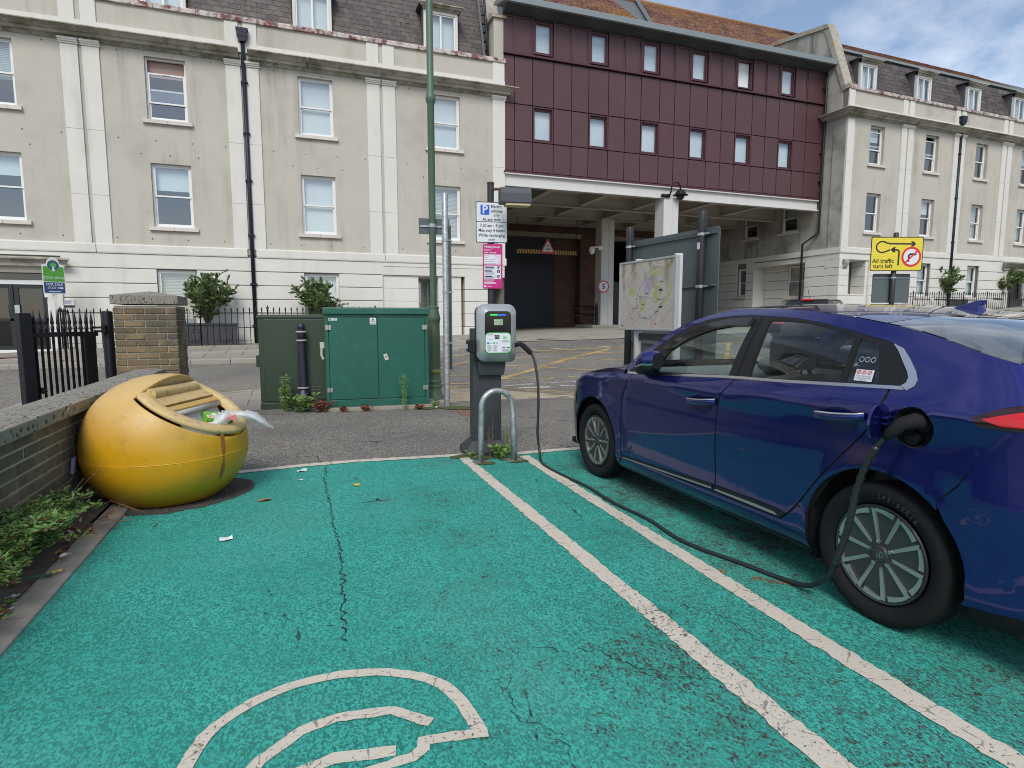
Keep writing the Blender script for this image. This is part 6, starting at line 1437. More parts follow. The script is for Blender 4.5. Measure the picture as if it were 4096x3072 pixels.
# cabin
O('dashboard', MB().prism([(3.75, .55), (4.35, .55), (4.35, .98), (4.1, 1.0), (3.85, .99), (3.74, .92), (3.7, .75)], -.80, .80, 'yz'), K['dash'], CAR, loc=(0, -YC, 0), bevel=.02)
O('instrument_pod', MB().lathe([(.14, 0), (.15, .05), (.13, .10), (.03, .13)], 16, (.38, 3.8 - YC, .97)), K['dash'], CAR, True)
def seat(x, y):
    o = O('seat', MB().prism([(-.02, .42), (.46, .46), (.48, .56), (.2, .56), (.02, .58), (-.15, 1.04), (-.24, 1.05), (-.20, .8), (-.08, .45)], -.24, .24, 'yz'), K['seat'], CAR, loc=(x, y - YC, 0), bevel=.04)
    O('headrest', MB().prism([(-.20, 1.07), (-.10, 1.08), (-.10, 1.26), (-.16, 1.29), (-.23, 1.26)], -.14, .14, 'yz').cyl((-.06, -.17, 1.0), (-.06, -.17, 1.1), .008).cyl((.06, -.17, 1.0), (.06, -.17, 1.1), .008), K['seat'], o, bevel=.035)
for x in (-.38, .38): seat(x, 3.05)
for x in (-.40, .40): seat(x, 2.1)
sw = O('steering_wheel', MB().lathe([(.165 + .016 * math.cos(a), .016 * math.sin(a)) for a in [2 * math.pi * k / 8 for k in range(8)]], 28, close=True).box(-.15, .15, -.02, .02, -.015, .005).lathe([(.05, -.02), (.055, .01), (.01, .02)], 12), K['matt'], CAR, True, loc=(.38, 3.60 - YC, .93), rot=(R(68), 0, 0))
O('rear_shelf', MB().box(-.6, .6, 1.35 - YC, 1.85 - YC, 1.02, 1.04), K['dash'], CAR); O('centre_mirror', MB().box(-.11, .11, 3.5 - YC, 3.53 - YC, 1.29, 1.36), K['matt'], CAR, bevel=.01)
O('door_card', MB().box(-.80, -.77, 2.3 - YC, 4.0 - YC, .5, .98), K['dash'], CAR); O('door_card', MB().box(.77, .80, 2.3 - YC, 4.0 - YC, .5, .98), K['dash'], CAR)
O('headlining', MB().box(-.52, .52, 2.1 - YC, 3.2 - YC, 1.395, 1.40), plain('headlining', (.42, .42, .40), .9), CAR)
# wheels
def wheel():
    w = put('wheel', None, CAR)
    O('tyre', MB().lathe([(.218, -.02), (.222, -.045), (.235, -.066), (.262, -.086), (.288, -.092), (.306, -.088), (.318, -.078), (.3225, -.068), (.325, -.05)] + [q for j in range(4) for q in ((.3255, -.044 + j * .024), (.3255, -.030 + j * .024), (.319, -.028 + j * .024), (.319, -.024 + j * .024))] + [(.325, .055), (.318, .085), (.29, .10), (.24, .08), (.215, .05)], 56, axis='x', close=True), K['rubber'], w, auto=30)
    O('rim', MB().lathe([(.222, -.062), (.226, -.068), (.222, -.074), (.214, -.070), (.208, -.056), (.200, -.03), (.198, .06), (.205, .07)], 48, axis='x'), K['alloy_dark'], w, auto=40, fix=False)
    O('brake_disc', MB().lathe([(.14, .02), (.14, .03), (.05, .03), (.05, .02)], 28, axis='x', close=True).lathe([(.19, .05), (.19, .06), (.01, .06)], 24, axis='x'), K['alloy_black'], w)
    for k in range(10):
        a = 2 * math.pi * k / 10; m = Matrix.Rotation(a, 4, 'X'); s = .012
        def tr(P): return [m @ Vector(p) for p in P]
        def solid(Q, d=.02):
            n = len(Q); return tr(Q) + tr([(x + d, y, z) for x, y, z in Q]), [tuple(range(n)), tuple(range(2 * n - 1, n - 1, -1))] + [(i, (i + 1) % n, n + (i + 1) % n, n + i) for i in range(n)]
        # machined face: blade with a foot running along the rim
        mb = MB(); mb.add(*solid([(-.064, .009, .058), (-.064, -.006, .066), (-.075, -.012 + s, .206), (-.073, .008 + s, .210)]))
        an = [-.02 - q * .15 for q in range(4)]; mb.add(*solid([(-.075, .2115 * math.sin(q) + s * .3, .2115 * math.cos(q)) for q in an] + [(-.073, (.196 - .003 * i) * math.sin(q) + s * .3, (.196 - .003 * i) * math.cos(q)) for i, q in list(enumerate(an))[::-1]]))
        O('spoke', mb, K['alloy'], w)
        mb = MB(); mb.add(*solid([(-.056, -.012, .075), (-.050, -.034, .10), (-.052, -.066, .165), (-.058, -.016 + s, .196)], .03)); O('spoke_infill', mb, K['alloy_black'], w)
    O('hub', MB().lathe([(.085, -.02), (.08, -.052), (.062, -.060), (.04, -.062), (.034, -.068), (.001, -.069)], 24, axis='x'), K['alloy_dark'], w, auto=35)
    for k in range(5):
        a = 2 * math.pi * k / 5 + .3; O('wheel_nut', MB().lathe([(.011, -.055), (.010, -.068), (.001, -.070)], 6, (0, .056 * math.cos(a), .056 * math.sin(a)), 'x'), K['chrome'], w)
    em = MB(); ring = [(.0245 * math.cos(a), .0165 * math.sin(a)) for a in [2 * math.pi * k / 24 for k in range(24)]]
    for k in range(24):
        a, b = ring[k], ring[(k + 1) % 24]; em.quad((-.0702, a[0], a[1]), (-.0702, b[0], b[1]), (-.0702, b[0] * .86, b[1] * .84), (-.0702, a[0] * .86, a[1] * .84))
    for q in ([(.012, .012), (.007, .012), (.001, -.012), (.006, -.012)], [(-.001, .012), (-.006, .012), (-.012, -.012), (-.007, -.012)], [(.006, .004), (-.005, .0), (-.006, -.004), (.005, .0)]): em.quad(*[(-.0703, -y, z) for y, z in q])
    O('wheel_emblem', em, K['chrome'], w, fix=False)
    return w
w0 = wheel()
K['tyretext'] = plain('raised_tyre_lettering', (.035, .035, .036), .6)
def arctext(w, s_, r_, a0, size):
    for i, ch in enumerate(s_):
        a = R(a0 - i * math.degrees(size * .78 / r_)); cu = bpy.data.curves.new('tyre_lettering', 'FONT'); cu.body = ch; cu.size = size; cu.align_x = 'CENTER'; cu.align_y = 'CENTER'; cu.extrude = .0012; cu.resolution_u = 2; cu.materials.append(K['tyretext'])
        o = put('tyre_lettering', tomesh(cu, 'tyre_lettering'), w, (-.0915, -r_ * math.cos(a), r_ * math.sin(a))); o.rotation_euler = Matrix(((0, 0, -1), (-1, 0, 0), (0, 1, 0))).to_euler() if 0 else (R(90), 0, R(-90))
        o.rotation_mode = 'XYZ'; mt = Matrix.Rotation(a - math.pi / 2, 4, 'X').inverted() if 0 else Matrix.Rotation(-(a - math.pi / 2), 4, 'X'); o.matrix_basis = Matrix.Translation((-.0925, -r_ * math.cos(a), r_ * math.sin(a))) @ mt @ Matrix.Rotation(R(-90), 4, 'Z') @ Matrix.Rotation(R(90), 4, 'X')
w0.location = (-.80, YW[1] - YC, .325); w0.rotation_euler = (R(-8), 0, 0)
w1 = copytree(w0, CAR); w1.location = (-.80, YW[0] - YC, .325); w1.rotation_euler = (R(14), 0, 0)
for y in YW:
    w = copytree(w0, CAR); w.location = (.80, y - YC, .325); w.rotation_euler = (0, 0, math.pi)
arctext(w0, '205/60R16', .272, 82, .03)
arctext(w1, 'ZMAX', .272, 62, .034)
# handles, mirrors, aerial, flap, port
for (y, z, ln) in ((3.105, .868, .29), (2.08, .932, .28)):
    n = hn(y, z); bx_ = -hw(y, z)
    for sx in (1, -1):
        h = E('door_handle', (0, 0, 0)) if 0 else put('door_handle', None, CAR, scale=(sx, 1, 1))
        mb = MB(); P = [(bx_ - .004, y + ln / 2, z - .012), (bx_ - .030, y + ln * .36, z - .006), (bx_ - .038, y, z), (bx_ - .032, y - ln * .36, z + .012), (bx_ - .004, y - ln / 2, z + .018)]
        Q = crom(P, 5); mb.sheet([[(p.x + dx, p.y - YC, p.z + dz) for p in Q] for dx, dz in ((0, .016), (-.010, .008), (-.010, -.008), (-.002, -.022), (.006, -.02))]); O('grip', mb, K['paint'], h, True)
        mb = MB(); mb.sheet([[(p.x + dx, p.y - YC, p.z + dz) for p in Q] for dx, dz in ((.004, .019), (-.007, .019), (-.0115, .0135), (-.011, .011))]); O('chrome_strip', mb, K['chrome'], h, True)
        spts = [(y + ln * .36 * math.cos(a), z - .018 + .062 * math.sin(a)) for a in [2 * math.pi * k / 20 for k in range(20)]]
        if sx == 1: o = spanel('handle_recess_shade', spts, plain('recess_shade_blue', (.006, .008, .06), .2), off=.0015, flange=0, both=False, parent=CAR, step=.015, grid=.03)  # flat darker-blue patch; shade of the recess put into its colour
def mirror(sx):
    """door mirror folded in along the side window"""
    m = put('door_mirror', None, CAR, scale=(sx, 1, 1)); rows = []
    for i in range(15):
        t = i / 14; yy = lerp(3.815, 3.545, t); k = max(.02, (1 - abs(2 * t - 1.15) ** 2.6 if t < .575 else 1 - (abs(2 * t - 1.15) / .85) ** 5 * .35)) ** .6; zc_ = lerp(1.04, 1.098, min(1, t * 1.5)); cxm = -.93 - .035 * math.sin(math.pi * min(1, t * .8 + .1))
        rows.append([(cxm - .062 * k * math.copysign(abs(math.cos(a)) ** .75, math.cos(a)), yy - YC, zc_ + .074 * k * math.copysign(abs(math.sin(a)) ** .8, math.sin(a))) for a in [R(-118 + 298 * q / 28) for q in range(29)]])
    cut = 10
    mb = MB(); mb.sheet([r_[cut:] for r_ in rows]); O('mirror_cap', mb, K['paint'], m, True)
    mb = MB(); mb.sheet([r_[:cut] + [r_[cut - 1]] for r_ in rows]); O('mirror_base', mb, K['trim'], m, True)
    mb = MB(); mb.sheet([[(r_[q][0] - .002, r_[q][1], r_[q][2]) for q in (cut - 1, cut)] for r_ in rows[5:]]); O('indicator_strip', mb, K['chrome'], m, True)
    O('mirror_back', MB().add([rows[-1][q] for q in range(29)], [tuple(range(29))]), K['trim'], m, fix=False)
    O('mirror_glass', MB().box(-.905, -.90, 3.57 - YC, 3.76 - YC, 1.04, 1.15), K['chrome'], m)
    O('mirror_arm', MB().box(-.96, -.84, 3.70 - YC, 3.82 - YC, .985, 1.04), K['trim'], m, bevel=.02)
mirror(1); mirror(-1)
fin = MB(); A = [(2.215, 1.43), (2.17, 1.455), (2.12, 1.472), (2.075, 1.486), (2.04, 1.491), (2.035, 1.487), (2.05, 1.462), (2.042, 1.42)]; n_ = len(A)
fin.add([(sg * lerp(.036, .009, min(1, max(0, (z - 1.43) / .075))), y - YC, z) for sg in (-1, 1) for y, z in A], [tuple(range(n_)), tuple(range(2 * n_ - 1, n_ - 1, -1))] + [(k, (k + 1) % n_, n_ + (k + 1) % n_, n_ + k) for k in range(n_)])
O('aerial_fin', fin, K['paint'], CAR, auto=50, bevel=.006)
spanel('gap_blackout', [(4.08, .30), (2.3, .33), (1.9, .95), (1.87, 1.06), (2.9, 1.02), (3.9, .95), (4.02, .9), (4.08, .8)], 'matt', off=-.024, flange=0, grid=.1, step=.08)  # added black sheet that keeps light out of the panel gaps
# charging port cup, plug socket, flap
n = hn(*pc); pcp = Vector((-hw(*pc), pc[0] - YC, pc[1]))
cup = MB(); R1 = [];
for k in range(28):
    Y, z = port[k]; R1.append(Vector((-hw(Y, z), Y - YC, z)))
R2 = [p + Vector((.055, 0, 0)) + (pcp - p) * .12 for p in R1]
for k in range(28): cup.add([R1[k], R1[(k + 1) % 28], R2[(k + 1) % 28], R2[k]], [(0, 1, 2, 3)])
cup.add(R2, [tuple(range(28))])
cp = O('charge_port', cup, K['matt'], CAR, fix=False)
O('socket', MB().cyl(pcp + Vector((.05, -.03, .02)), pcp + Vector((.015, -.03, .02)), .035, n=16), K['trim'], cp)
O('socket_cap', MB().cyl(pcp + Vector((.03, .012, -.045)), pcp + Vector((.012, .012, -.045)), .032, n=16).box(pcp.x + .004, pcp.x + .02, pcp.y - .012, pcp.y + .035, pcp.z - .052, pcp.z - .038), K['trim'], cp)
fh = pcp + Vector((-.004, .098, .01))
flp = MB(); ring = [(.086 * math.cos(2 * math.pi * k / 24), .086 * math.sin(2 * math.pi * k / 24)) for k in range(24)]
flp.add([(-.086 - a, 0, b) for a, b in ring] + [(-.086 - a * .98, .012, b * .98) for a, b in ring], [tuple(range(24)), tuple(range(47, 23, -1))] + [(k, (k + 1) % 24, 24 + (k + 1) % 24, 24 + k) for k in range(24)])
fo = O('charge_flap', flp, K['paint'], CAR, loc=fh, rot=(0, 0, R(12))); O('flap_ribs', MB().box(-.09, -.03, -.03, -.004, .02, .03).box(-.09, -.03, -.03, -.004, -.005, .005).box(-.06, .0, -.035, -.004, -.04, -.02), K['paint'], fo, bevel=.004)
# stickers on the quarter window
def sidesheet(name, y0, y1, z0, z1, mat, off, par): return spanel(name, [(y0, z0), (y0, z1), (y1, z1), (y1, z0)], mat, off=off, flange=0, both=False, parent=par, step=.05, grid=.05)
stk = sidesheet('window_sticker', 2.055, 1.962, 1.106, 1.158, 'sign_white', -.004, CAR)
def stext(s_, y, z, size, mat, par=CAR):
    cu = bpy.data.curves.new('lettering', 'FONT'); cu.body = s_; cu.size = size; cu.align_x = 'CENTER'; cu.align_y = 'CENTER'; cu.resolution_u = 2; cu.materials.append(K[mat]); o = put('lettering', tomesh(cu, 'lettering'), par)
    n = hn(y, z); p = Vector((-hw(y, z), y - YC, z)) - n * .0005; zz = n; xx = Vector((0, -1, 0)); xx = (xx - zz * xx.dot(zz)).normalized(); yy = zz.cross(xx); o.matrix_basis = Matrix.Translation(p) @ Matrix((xx, yy, zz)).transposed().to_4x4(); return o
stext('No smoking, drinking', 2.008, 1.128, .0085, 'sign_black'); stext('or eating in this vehicle.', 2.008, 1.119, .0085, 'sign_black'); stext('Thank You', 2.008, 1.111, .0085, 'sign_black')
for i, y in enumerate((2.038, 2.010, 1.982)):
    pts = [(y + .0105 * math.cos(a), 1.1455 + .0095 * math.sin(a)) for a in [2 * math.pi * k / 16 for k in range(16)]]; pin = [(y + .0075 * math.cos(a), 1.1455 + .0068 * math.sin(a)) for a in [2 * math.pi * k / 16 for k in range(16)]]
    spanel('prohibition_mark', pts, 'sign_red', holes=[pin], off=-.0025, flange=0, both=False, step=.01, grid=.03); spanel('prohibition_mark', [(y - .007, 1.1515), (y - .005, 1.1525), (y + .007, 1.1395), (y + .005, 1.1385)], 'sign_red', off=-.0024, flange=0, both=False, step=.01, grid=.03)
for i, y in enumerate((2.045, 2.015, 1.985)):
    pts = [(y + .0125 * math.cos(a), 1.205 + .0125 * math.sin(a)) for a in [2 * math.pi * k / 16 for k in range(16)]]; pin = [(y + .010 * math.cos(a), 1.205 + .010 * math.sin(a)) for a in [2 * math.pi * k / 16 for k in range(16)]]
    spanel('window_transfer', pts, plain('pale_transfer', (.42, .5, .5), .5), holes=[pin], off=-.004, flange=0, both=False, step=.01, grid=.03)
O('round_permit', MB().add([tuple(Vector(rscr(.25 + .10 * math.cos(a), .62 + .13 * math.sin(a))) + Vector((0, 0, .003))) for a in [2 * math.pi * k / 24 for k in range(24)]], [tuple(range(24))]), plain('pale_permit', (.55, .7, .75), .4), CAR)
# charging cable from the wall unit to the car
cab_pts = [(2.165, 5.50, 1.105), (2.195, 5.48, 1.06), (2.222, 5.45, .98), (2.232, 5.41, .86), (2.232, 5.37, .70), (2.226, 5.35, .50), (2.21, 5.33, .26), (2.215, 5.29, .10), (2.185, 5.18, .022), (2.158, 5.0, .016), (2.172, 4.64, .016), (2.21, 4.25, .016), (2.198, 3.8, .016), (2.235, 3.4, .016), (2.21, 3.04, .016), (2.237, 2.83, .016), (2.31, 2.6, .016), (2.355, 2.43, .016), (2.385, 2.30, .02), (2.385, 2.17, .05), (2.365, 2.06, .13), (2.34, 1.985, .236), (2.33, 1.92, .44), (2.33, 1.89, .619), (2.33, 1.85, .755), (2.335, 1.81, .845), (2.345, 1.785, .885)]
cbl = E('charging_cable', (2.1, 5.6, 0), 0, 'black charging cable lying from the charger across the bay to the blue car', 'cable')
def loc_(P): return [(p[0] - 2.1, p[1] - 5.6, p[2]) for p in P]
O('lead', MB().tube([p for p in crom(loc_(cab_pts), 6)], .0125, 10), plain('cable_rubber', (.016, .017, .019), .45), cbl, True)
O('tape_wrap', MB().tube([p for p in crom(loc_(cab_pts[-6:-1]), 8)], [.0155 + .0022 * math.sin(k * 2.3) for k in range(33)], 10), plain('black_tape', (.02, .02, .021), .25), cbl, True)
O('car_plug', MB().tube(loc_([(2.345, 1.785, .885), (2.352, 1.77, .905), (2.36, 1.75, .93), (2.375, 1.73, .955), (2.41, 1.705, .968), (2.46, 1.69, .958)]), [.016, .024, .028, .03, .034, .034], 14), K['matt'], cbl, True)
O('charger_plug', MB().tube(loc_([(2.055, 5.57, 1.135), (2.085, 5.55, 1.14), (2.105, 5.54, 1.145), (2.13, 5.525, 1.13), (2.165, 5.50, 1.09), (2.19, 5.485, 1.06), (2.197, 5.48, 1.048)]), [.022, .022, .024, .026, .025, .026, .018], 14), K['matt'], cbl, True)
# ------------------------------------------------------------------ charger and hoop
ch_ = E('ev_charger', (1.83, 5.86, 0), R(-6), 'grey electric vehicle charger on a dark pedestal behind the hoop barrier', 'charger')
O('pedestal', MB().box(-.15, .145, -.14, .06, .05, 1.30), K['anthracite'], ch_, bevel=.008)
O('foot', MB().add([(-.25, -.24, 0), (.22, -.24, 0), (.22, .16, 0), (-.25, .16, 0), (-.25, -.24, .05), (.22, -.24, .05), (.22, .16, .05), (-.25, .16, .05), (-.16, -.15, .15), (.155, -.15, .15), (.155, .07, .15), (-.16, .07, .15)], [(0, 1, 5, 4), (1, 2, 6, 5), (2, 3, 7, 6), (3, 0, 4, 7), (4, 5, 9, 8), (5, 6, 10, 9), (6, 7, 11, 10), (7, 4, 8, 11), (8, 9, 10, 11)]), K['anthracite'], ch_, bevel=.006)
O('cable_box', MB().add([(-.10, -.20, .83), (.16, -.20, .83), (.16, -.12, .83), (-.10, -.12, .83), (-.115, -.22, .97), (.175, -.22, .97), (.175, -.12, .97), (-.115, -.12, .97)], [(0, 3, 2, 1), (4, 5, 6, 7), (0, 1, 5, 4), (1, 2, 6, 5), (2, 3, 7, 6), (3, 0, 4, 7)]), K['anthracite'], ch_, bevel=.004)
O('back_plate', MB().prism(rrect(.40, .56, .06, 5, .07, 1.245), -.235, -.13, 'xz'), K['trim'] if 'trim' in K else K['anthracite'], ch_, bevel=.004)
K['silver'] = M('silver_plastic', (.42, .43, .44), .33, .55, var=.04, vs=6)
shell = MB(); secs = [(.405, .575, .085, -.225), (.408, .578, .09, -.245), (.40, .57, .09, -.262), (.385, .553, .085, -.275), (.275, .425, .05, -.325), (.268, .418, .045, -.327), (.264, .414, .045, -.322)]
rows = [[(x, y, z) for x, z in rrect(w, h, r_, 7, .07, 1.245 + (.010 if y > -.28 else .018))] for w, h, r_, y in secs]
for r_ in rows: r_.append(r_[0])
shell.sheet(rows); O('front_shell', shell, K['silver'], ch_, auto=28)
K['blackglass'] = plain('black_gloss_panel', (.008, .008, .010), .08)
O('display_panel', MB().prism(rrect(.268, .418, .045, 6, .07, 1.263), -.324, -.318, 'xz'), K['blackglass'], ch_)
K['ledg'] = plain('green_led', (.03, .9, .12), .4, 0, 1.6); K['ledb'] = plain('blue_led', (.03, .12, 1.), .4, 0, 2.2); K['evgreen'] = plain('ev_green', (.05, .42, .07), .45)
O('status_light', MB().box(-.01, .066, -.3265, -.3245, 1.432, 1.437), K['ledg'], ch_); O('status_light', MB().box(.072, .148, -.3265, -.3245, 1.432, 1.437), K['ledb'], ch_)
O('screen', MB().box(.03, .118, -.3265, -.3245, 1.335, 1.392), plain('lcd_screen', (.27, .36, .27), .3, 0, .12), ch_); text('6.9', ch_, .098, 1.37, .014, K['sign_black'], y=-.3275, bold=.02)
O('screen_text', MB().box(.04, .06, -.3272, -.3266, 1.362, 1.3645).box(.08, .112, -.3272, -.3266, 1.352, 1.3545).box(.075, .112, -.3272, -.3266, 1.344, 1.3465), K['sign_black'], ch_)
ins = O('instruction_label', MB().prism(rrect(.262, .205, .04, 6, .07, 1.16), -.3285, -.324, 'xz'), K['evgreen'], ch_)
O('label_face', MB().prism(rrect(.248, .190, .035, 6, .07, 1.16), -.3295, -.3286, 'xz'), K['sign_white'], ins)
text('ev.', ins, .148, 1.215, .048, K['evgreen'], y=-.331, bold=.015)
O('card_reader', MB().box(.035, .083, -.3315, -.3296, 1.20, 1.238), K['sign_black'], ins); O('card_icon', frame(MB(), .043, .068, 1.208, 1.226, .0016, -.3325, -.3316).box(.05, .075, -.3325, -.3316, 1.2295, 1.231).box(.0735, .075, -.3325, -.3316, 1.212, 1.2295), K['sign_white'], ins)
for x, mt in ((-.032, K['sign_blue']), (.028, K['evgreen'])): O('round_icon', MB().cyl((x, -.3296, 1.158), (x, -.3305, 1.158), .0095, n=16), mt, ins)
tl_ = MB(); r3 = random.Random(9)
for x0, w, z0, n_ in ((-.035, .07, 1.246, 2), (-.03, .06, 1.193, 1), (-.018, .03, 1.163, 2), (.044, .03, 1.163, 2), (.112, .08, 1.188, 4), (.112, .08, 1.098, 5)):
    for i in range(n_): tl_.box(x0, x0 + w * r3.uniform(.75, 1), -.3300, -.3296, z0 - i * .0065 - .0026, z0 - i * .0065)
for x0 in (-.038, .022):
    for i in range(9): tl_.box(x0, x0 + .048 * r3.uniform(.6, 1), -.3300, -.3296, 1.138 - i * .0072 - .0024, 1.138 - i * .0072)
O('small_print', tl_, K['sign_grey'], ins)
O('store_badge', MB().box(.113, .143, -.3302, -.3296, 1.108, 1.117).box(.158, .188, -.3302, -.3296, 1.108, 1.117), K['sign_black'], ins)
O('side_socket', MB().prism(rrect(.07, .13, .03, 5, -.19, 1.13), -.30, -.16, 'xz').cyl((-.225, -.23, 1.13), (-.20, -.23, 1.13), .05, n=16), K['trim'], ch_, bevel=.004); O('socket_tag', MB().box(-.228, -.226, -.262, -.205, 1.10, 1.15), K['sign_white'], ch_)
hp = E('hoop_barrier', (1.80, 5.36, 0), 0, 'galvanised steel hoop barrier in front of the charger', 'barrier')
pth = [(-.165, .02, 0), (-.16, .02, .3), (-.155, .02, .48)] + [(-.155 * math.cos(a) * 1.0, .015, .55 + .155 * math.sin(a)) for a in [math.pi * k / 16 for k in range(17)]] + [(.16, -.005, .48), (.165, -.01, .3), (.172, -.02, 0)]
O('hoop', MB().tube(pth, .0285, 14), K['galv'], hp, True); O('bolt_hole', MB().cyl((.118, -.018, .655), (.112, -.013, .653), .006, n=8), K['sign_black'], hp)
for x, y in ((-.165, .02), (.172, -.02)):
    O('base_plate', MB().box(x - .075, x + .075, y - .05, y + .05, .004, .016), K['galv'], hp, bevel=.003)
    O('bolt', MB().cyl((x - .055, y - .03, .016), (x - .055, y - .03, .028), .009, n=6).cyl((x + .055, y + .03, .016), (x + .055, y + .03, .028), .009, n=6), K['rust'], hp)
# ------------------------------------------------------------------ parking sign post
pp = E('parking_sign_post', (2.44, 7.52, 0), R(-9), 'black post with white electric vehicles parking sign and magenta tariff sign', 'sign post')
O('pole', MB().lathe([(.044, 0), (.044, 3.14), (.048, 3.14), (.048, 3.16), (.02, 3.17)], 16), K['post_black'], pp, auto=40)
def board(par, x0, x1, z0, z1, y, face, rim, name='sign_panel', b=.010, rad=.02, th=.004):
    o = O(name, MB().prism(rrect(x1 - x0, z1 - z0, rad, 4, (x0 + x1) / 2, (z0 + z1) / 2), y, y + th, 'xz'), rim, par)
    O('sign_face', MB().prism(rrect(x1 - x0 - 2 * b, z1 - z0 - 2 * b, max(.004, rad - b * .6), 4, (x0 + x1) / 2, (z0 + z1) / 2), y - .0012, y, 'xz'), face, o); return o
yb = -.06
pb = board(pp, -.205, .212, 2.385, 2.905, yb, K['sign_white'], K['sign_black'])
O('divider', MB().box(-.197, .204, yb - .0022, yb - .001, 2.648, 2.656), K['sign_black'], pb)
O('p_square', MB().prism(rrect(.116, .124, .008, 3, -.085, 2.803), yb - .0026, yb - .0012, 'xz'), K['sign_blue'], pb); text('P', pb, -.085, 2.803, .142, K['sign_white'], y=yb - .004, bold=.025)
for s_, x, z, sz in (('Electric', .067, 2.845, .052), ('vehicles', .067, 2.79, .052), ('only', .067, 2.738, .052), ('At any time', .002, 2.682, .054), ('7.30 am - 9 pm', .002, 2.603, .054), ('Max stay 4 hours', .002, 2.542, .054), ('While recharging', .002, 2.48, .054), ('only', .002, 2.426, .054)): text(s_, pb, x, z, sz, K['sign_black'], y=yb - .0032, bold=.012, sx=.93)
O('tape_patch', MB().box(.145, .160, yb - .003, yb - .0015, 2.672, 2.72), M('tape', (.6, .55, .38), .6), pb)
O('mount_strip', MB().box(.035, .085, -.05, -.044, 2.36, 2.40), K['sign_white'], pp)
mg = board(pp, -.115, .145, 1.795, 2.372, yb, K['sign_pink'], K['sign_pink'], b=.003)
text('Watling Street', mg, -.098, 2.332, .037, K['sign_white'], 'LEFT', yb - .003, .02, .95); text('BAND 1', mg, -.098, 2.292, .025, K['sign_white'], 'LEFT', yb - .003, .015); text('ANPR CAR PARK', mg, -.098, 2.257, .023, K['sign_white'], 'LEFT', yb - .003, .02, .93)
for z0, z1 in ((2.108, 2.235), (1.92, 2.092)): O('white_box', MB().prism(rrect(.222, z1 - z0, .005, 2, .012, (z0 + z1) / 2), yb - .0025, yb - .0012, 'xz'), K['sign_white'], mg)
for i, (a, b) in enumerate((('DAY Charges', '7.30am to 9pm'), ('Based on', '£3.70 per hour'), ('Minimum fee - Sunday-Friday', '£3.70'), ('Minimum fee - Saturday', '£7.40'), ('NIGHT Charge 9pm-7.30am', '£2.00'))):
    z = 2.218 - i * .0245; text(a, mg, -.092, z, .0145, K['sign_black'], 'LEFT', yb - .0032, 0, .88); text(b, mg, .118, z, .0145, K['sign_black'], 'RIGHT', yb - .0032, 0, .88)
K['navy'] = plain('navy_print', (.02, .02, .07), .5)
for z in (2.072, 2.022, 1.952): O('heading_bar', MB().box(-.093, .03 if z > 2.05 else .005, yb - .0034, yb - .0026, z - .008, z + .008).box(-.03, .07, yb - .0034, yb - .0026, z - .001, z + .001), K['navy'], mg)
for z in (2.066, 2.016, 1.95): O('pictogram', MB().box(.073, .113, yb - .0034, yb - .0026, z - .019, z + .019), K['navy'], mg)
pc_ = MB()
for dx in (-.009, .009):
    for dz in (-.009, .009): pc_.cyl((.093 + dx, yb - .0034, 2.066 + dz), (.093 + dx, yb - .0042, 2.066 + dz), .0065, n=10)
pc_.cyl((.089, yb - .0034, 2.010), (.089, yb - .0042, 2.010), .008, n=10).box(.088, .092, yb - .0042, yb - .0034, 2.014, 2.026).box(.092, .101, yb - .0042, yb - .0034, 2.007, 2.011)
pc_.cyl((.084, yb - .0034, 1.943), (.084, yb - .0042, 1.943), .006, n=10).cyl((.103, yb - .0034, 1.943), (.103, yb - .0042, 1.943), .006, n=10).box(.084, .102, yb - .0042, yb - .0034, 1.947, 1.955)
O('pictogram_mark', pc_, K['sign_white'], mg)
tl_ = MB()
for z, n_ in ((2.056, 2), (2.006, 4), (1.938, 2)):
    for i in range(n_): tl_.box(-.09, .05 - .03 * r3.random(), yb - .003, yb - .0026, z - i * .011 - .004, z - i * .011)
O('small_print', tl_, K['sign_grey'], mg)
tl_ = MB()
for i in range(4): tl_.box(-.10, (.04, .01, .05, .065)[i], yb - .0022, yb - .0012, 1.903 - i * .0155, 1.910 - i * .0155)
O('contact_lines', tl_, K['sign_white'], mg)
O('council_mark', MB().prism([(-.10, 1.812), (-.078, 1.812), (-.078, 1.832), (-.088, 1.838), (-.10, 1.838)], yb - .0022, yb - .0012, 'xz'), K['sign_white'], mg); text('canterbury', mg, -.075, 1.826, .021, K['sign_white'], 'LEFT', yb - .003, .015, .9)
lb = E('sign_lamp', (2.44, 7.52, 0), R(-9), 'dark grey box lamp on a rusty arm above the parking sign', 'lamp')
O('arm', MB().tube([(.02, -.02, 3.075), (.14, -.16, 3.05), (.26, -.30, 3.03)], .018, 10), K['rust'], lb, True)
O('housing', MB().prism([(-.095, 2.78), (.09, 2.78), (.09, 2.93), (.07, 2.965), (-.05, 2.975), (-.085, 2.95), (-.095, 2.90)], -.035, .36, 'yz'), M('grey_lamp_box', (.06, .066, .075), .55, var=.1, vs=6), lb, loc=(.085, -.38, .045), rot=(0, 0, R(0)), bevel=.012)
O('diffuser', MB().box(.12, .43, -.46, -.30, 2.80, 2.825), M('yellowed_plastic', (.55, .47, .26), .5), lb); O('top_bolt', MB().cyl((.38, -.38, 3.005), (.38, -.38, 3.03), .015, n=8), K['sign_black'], lb)
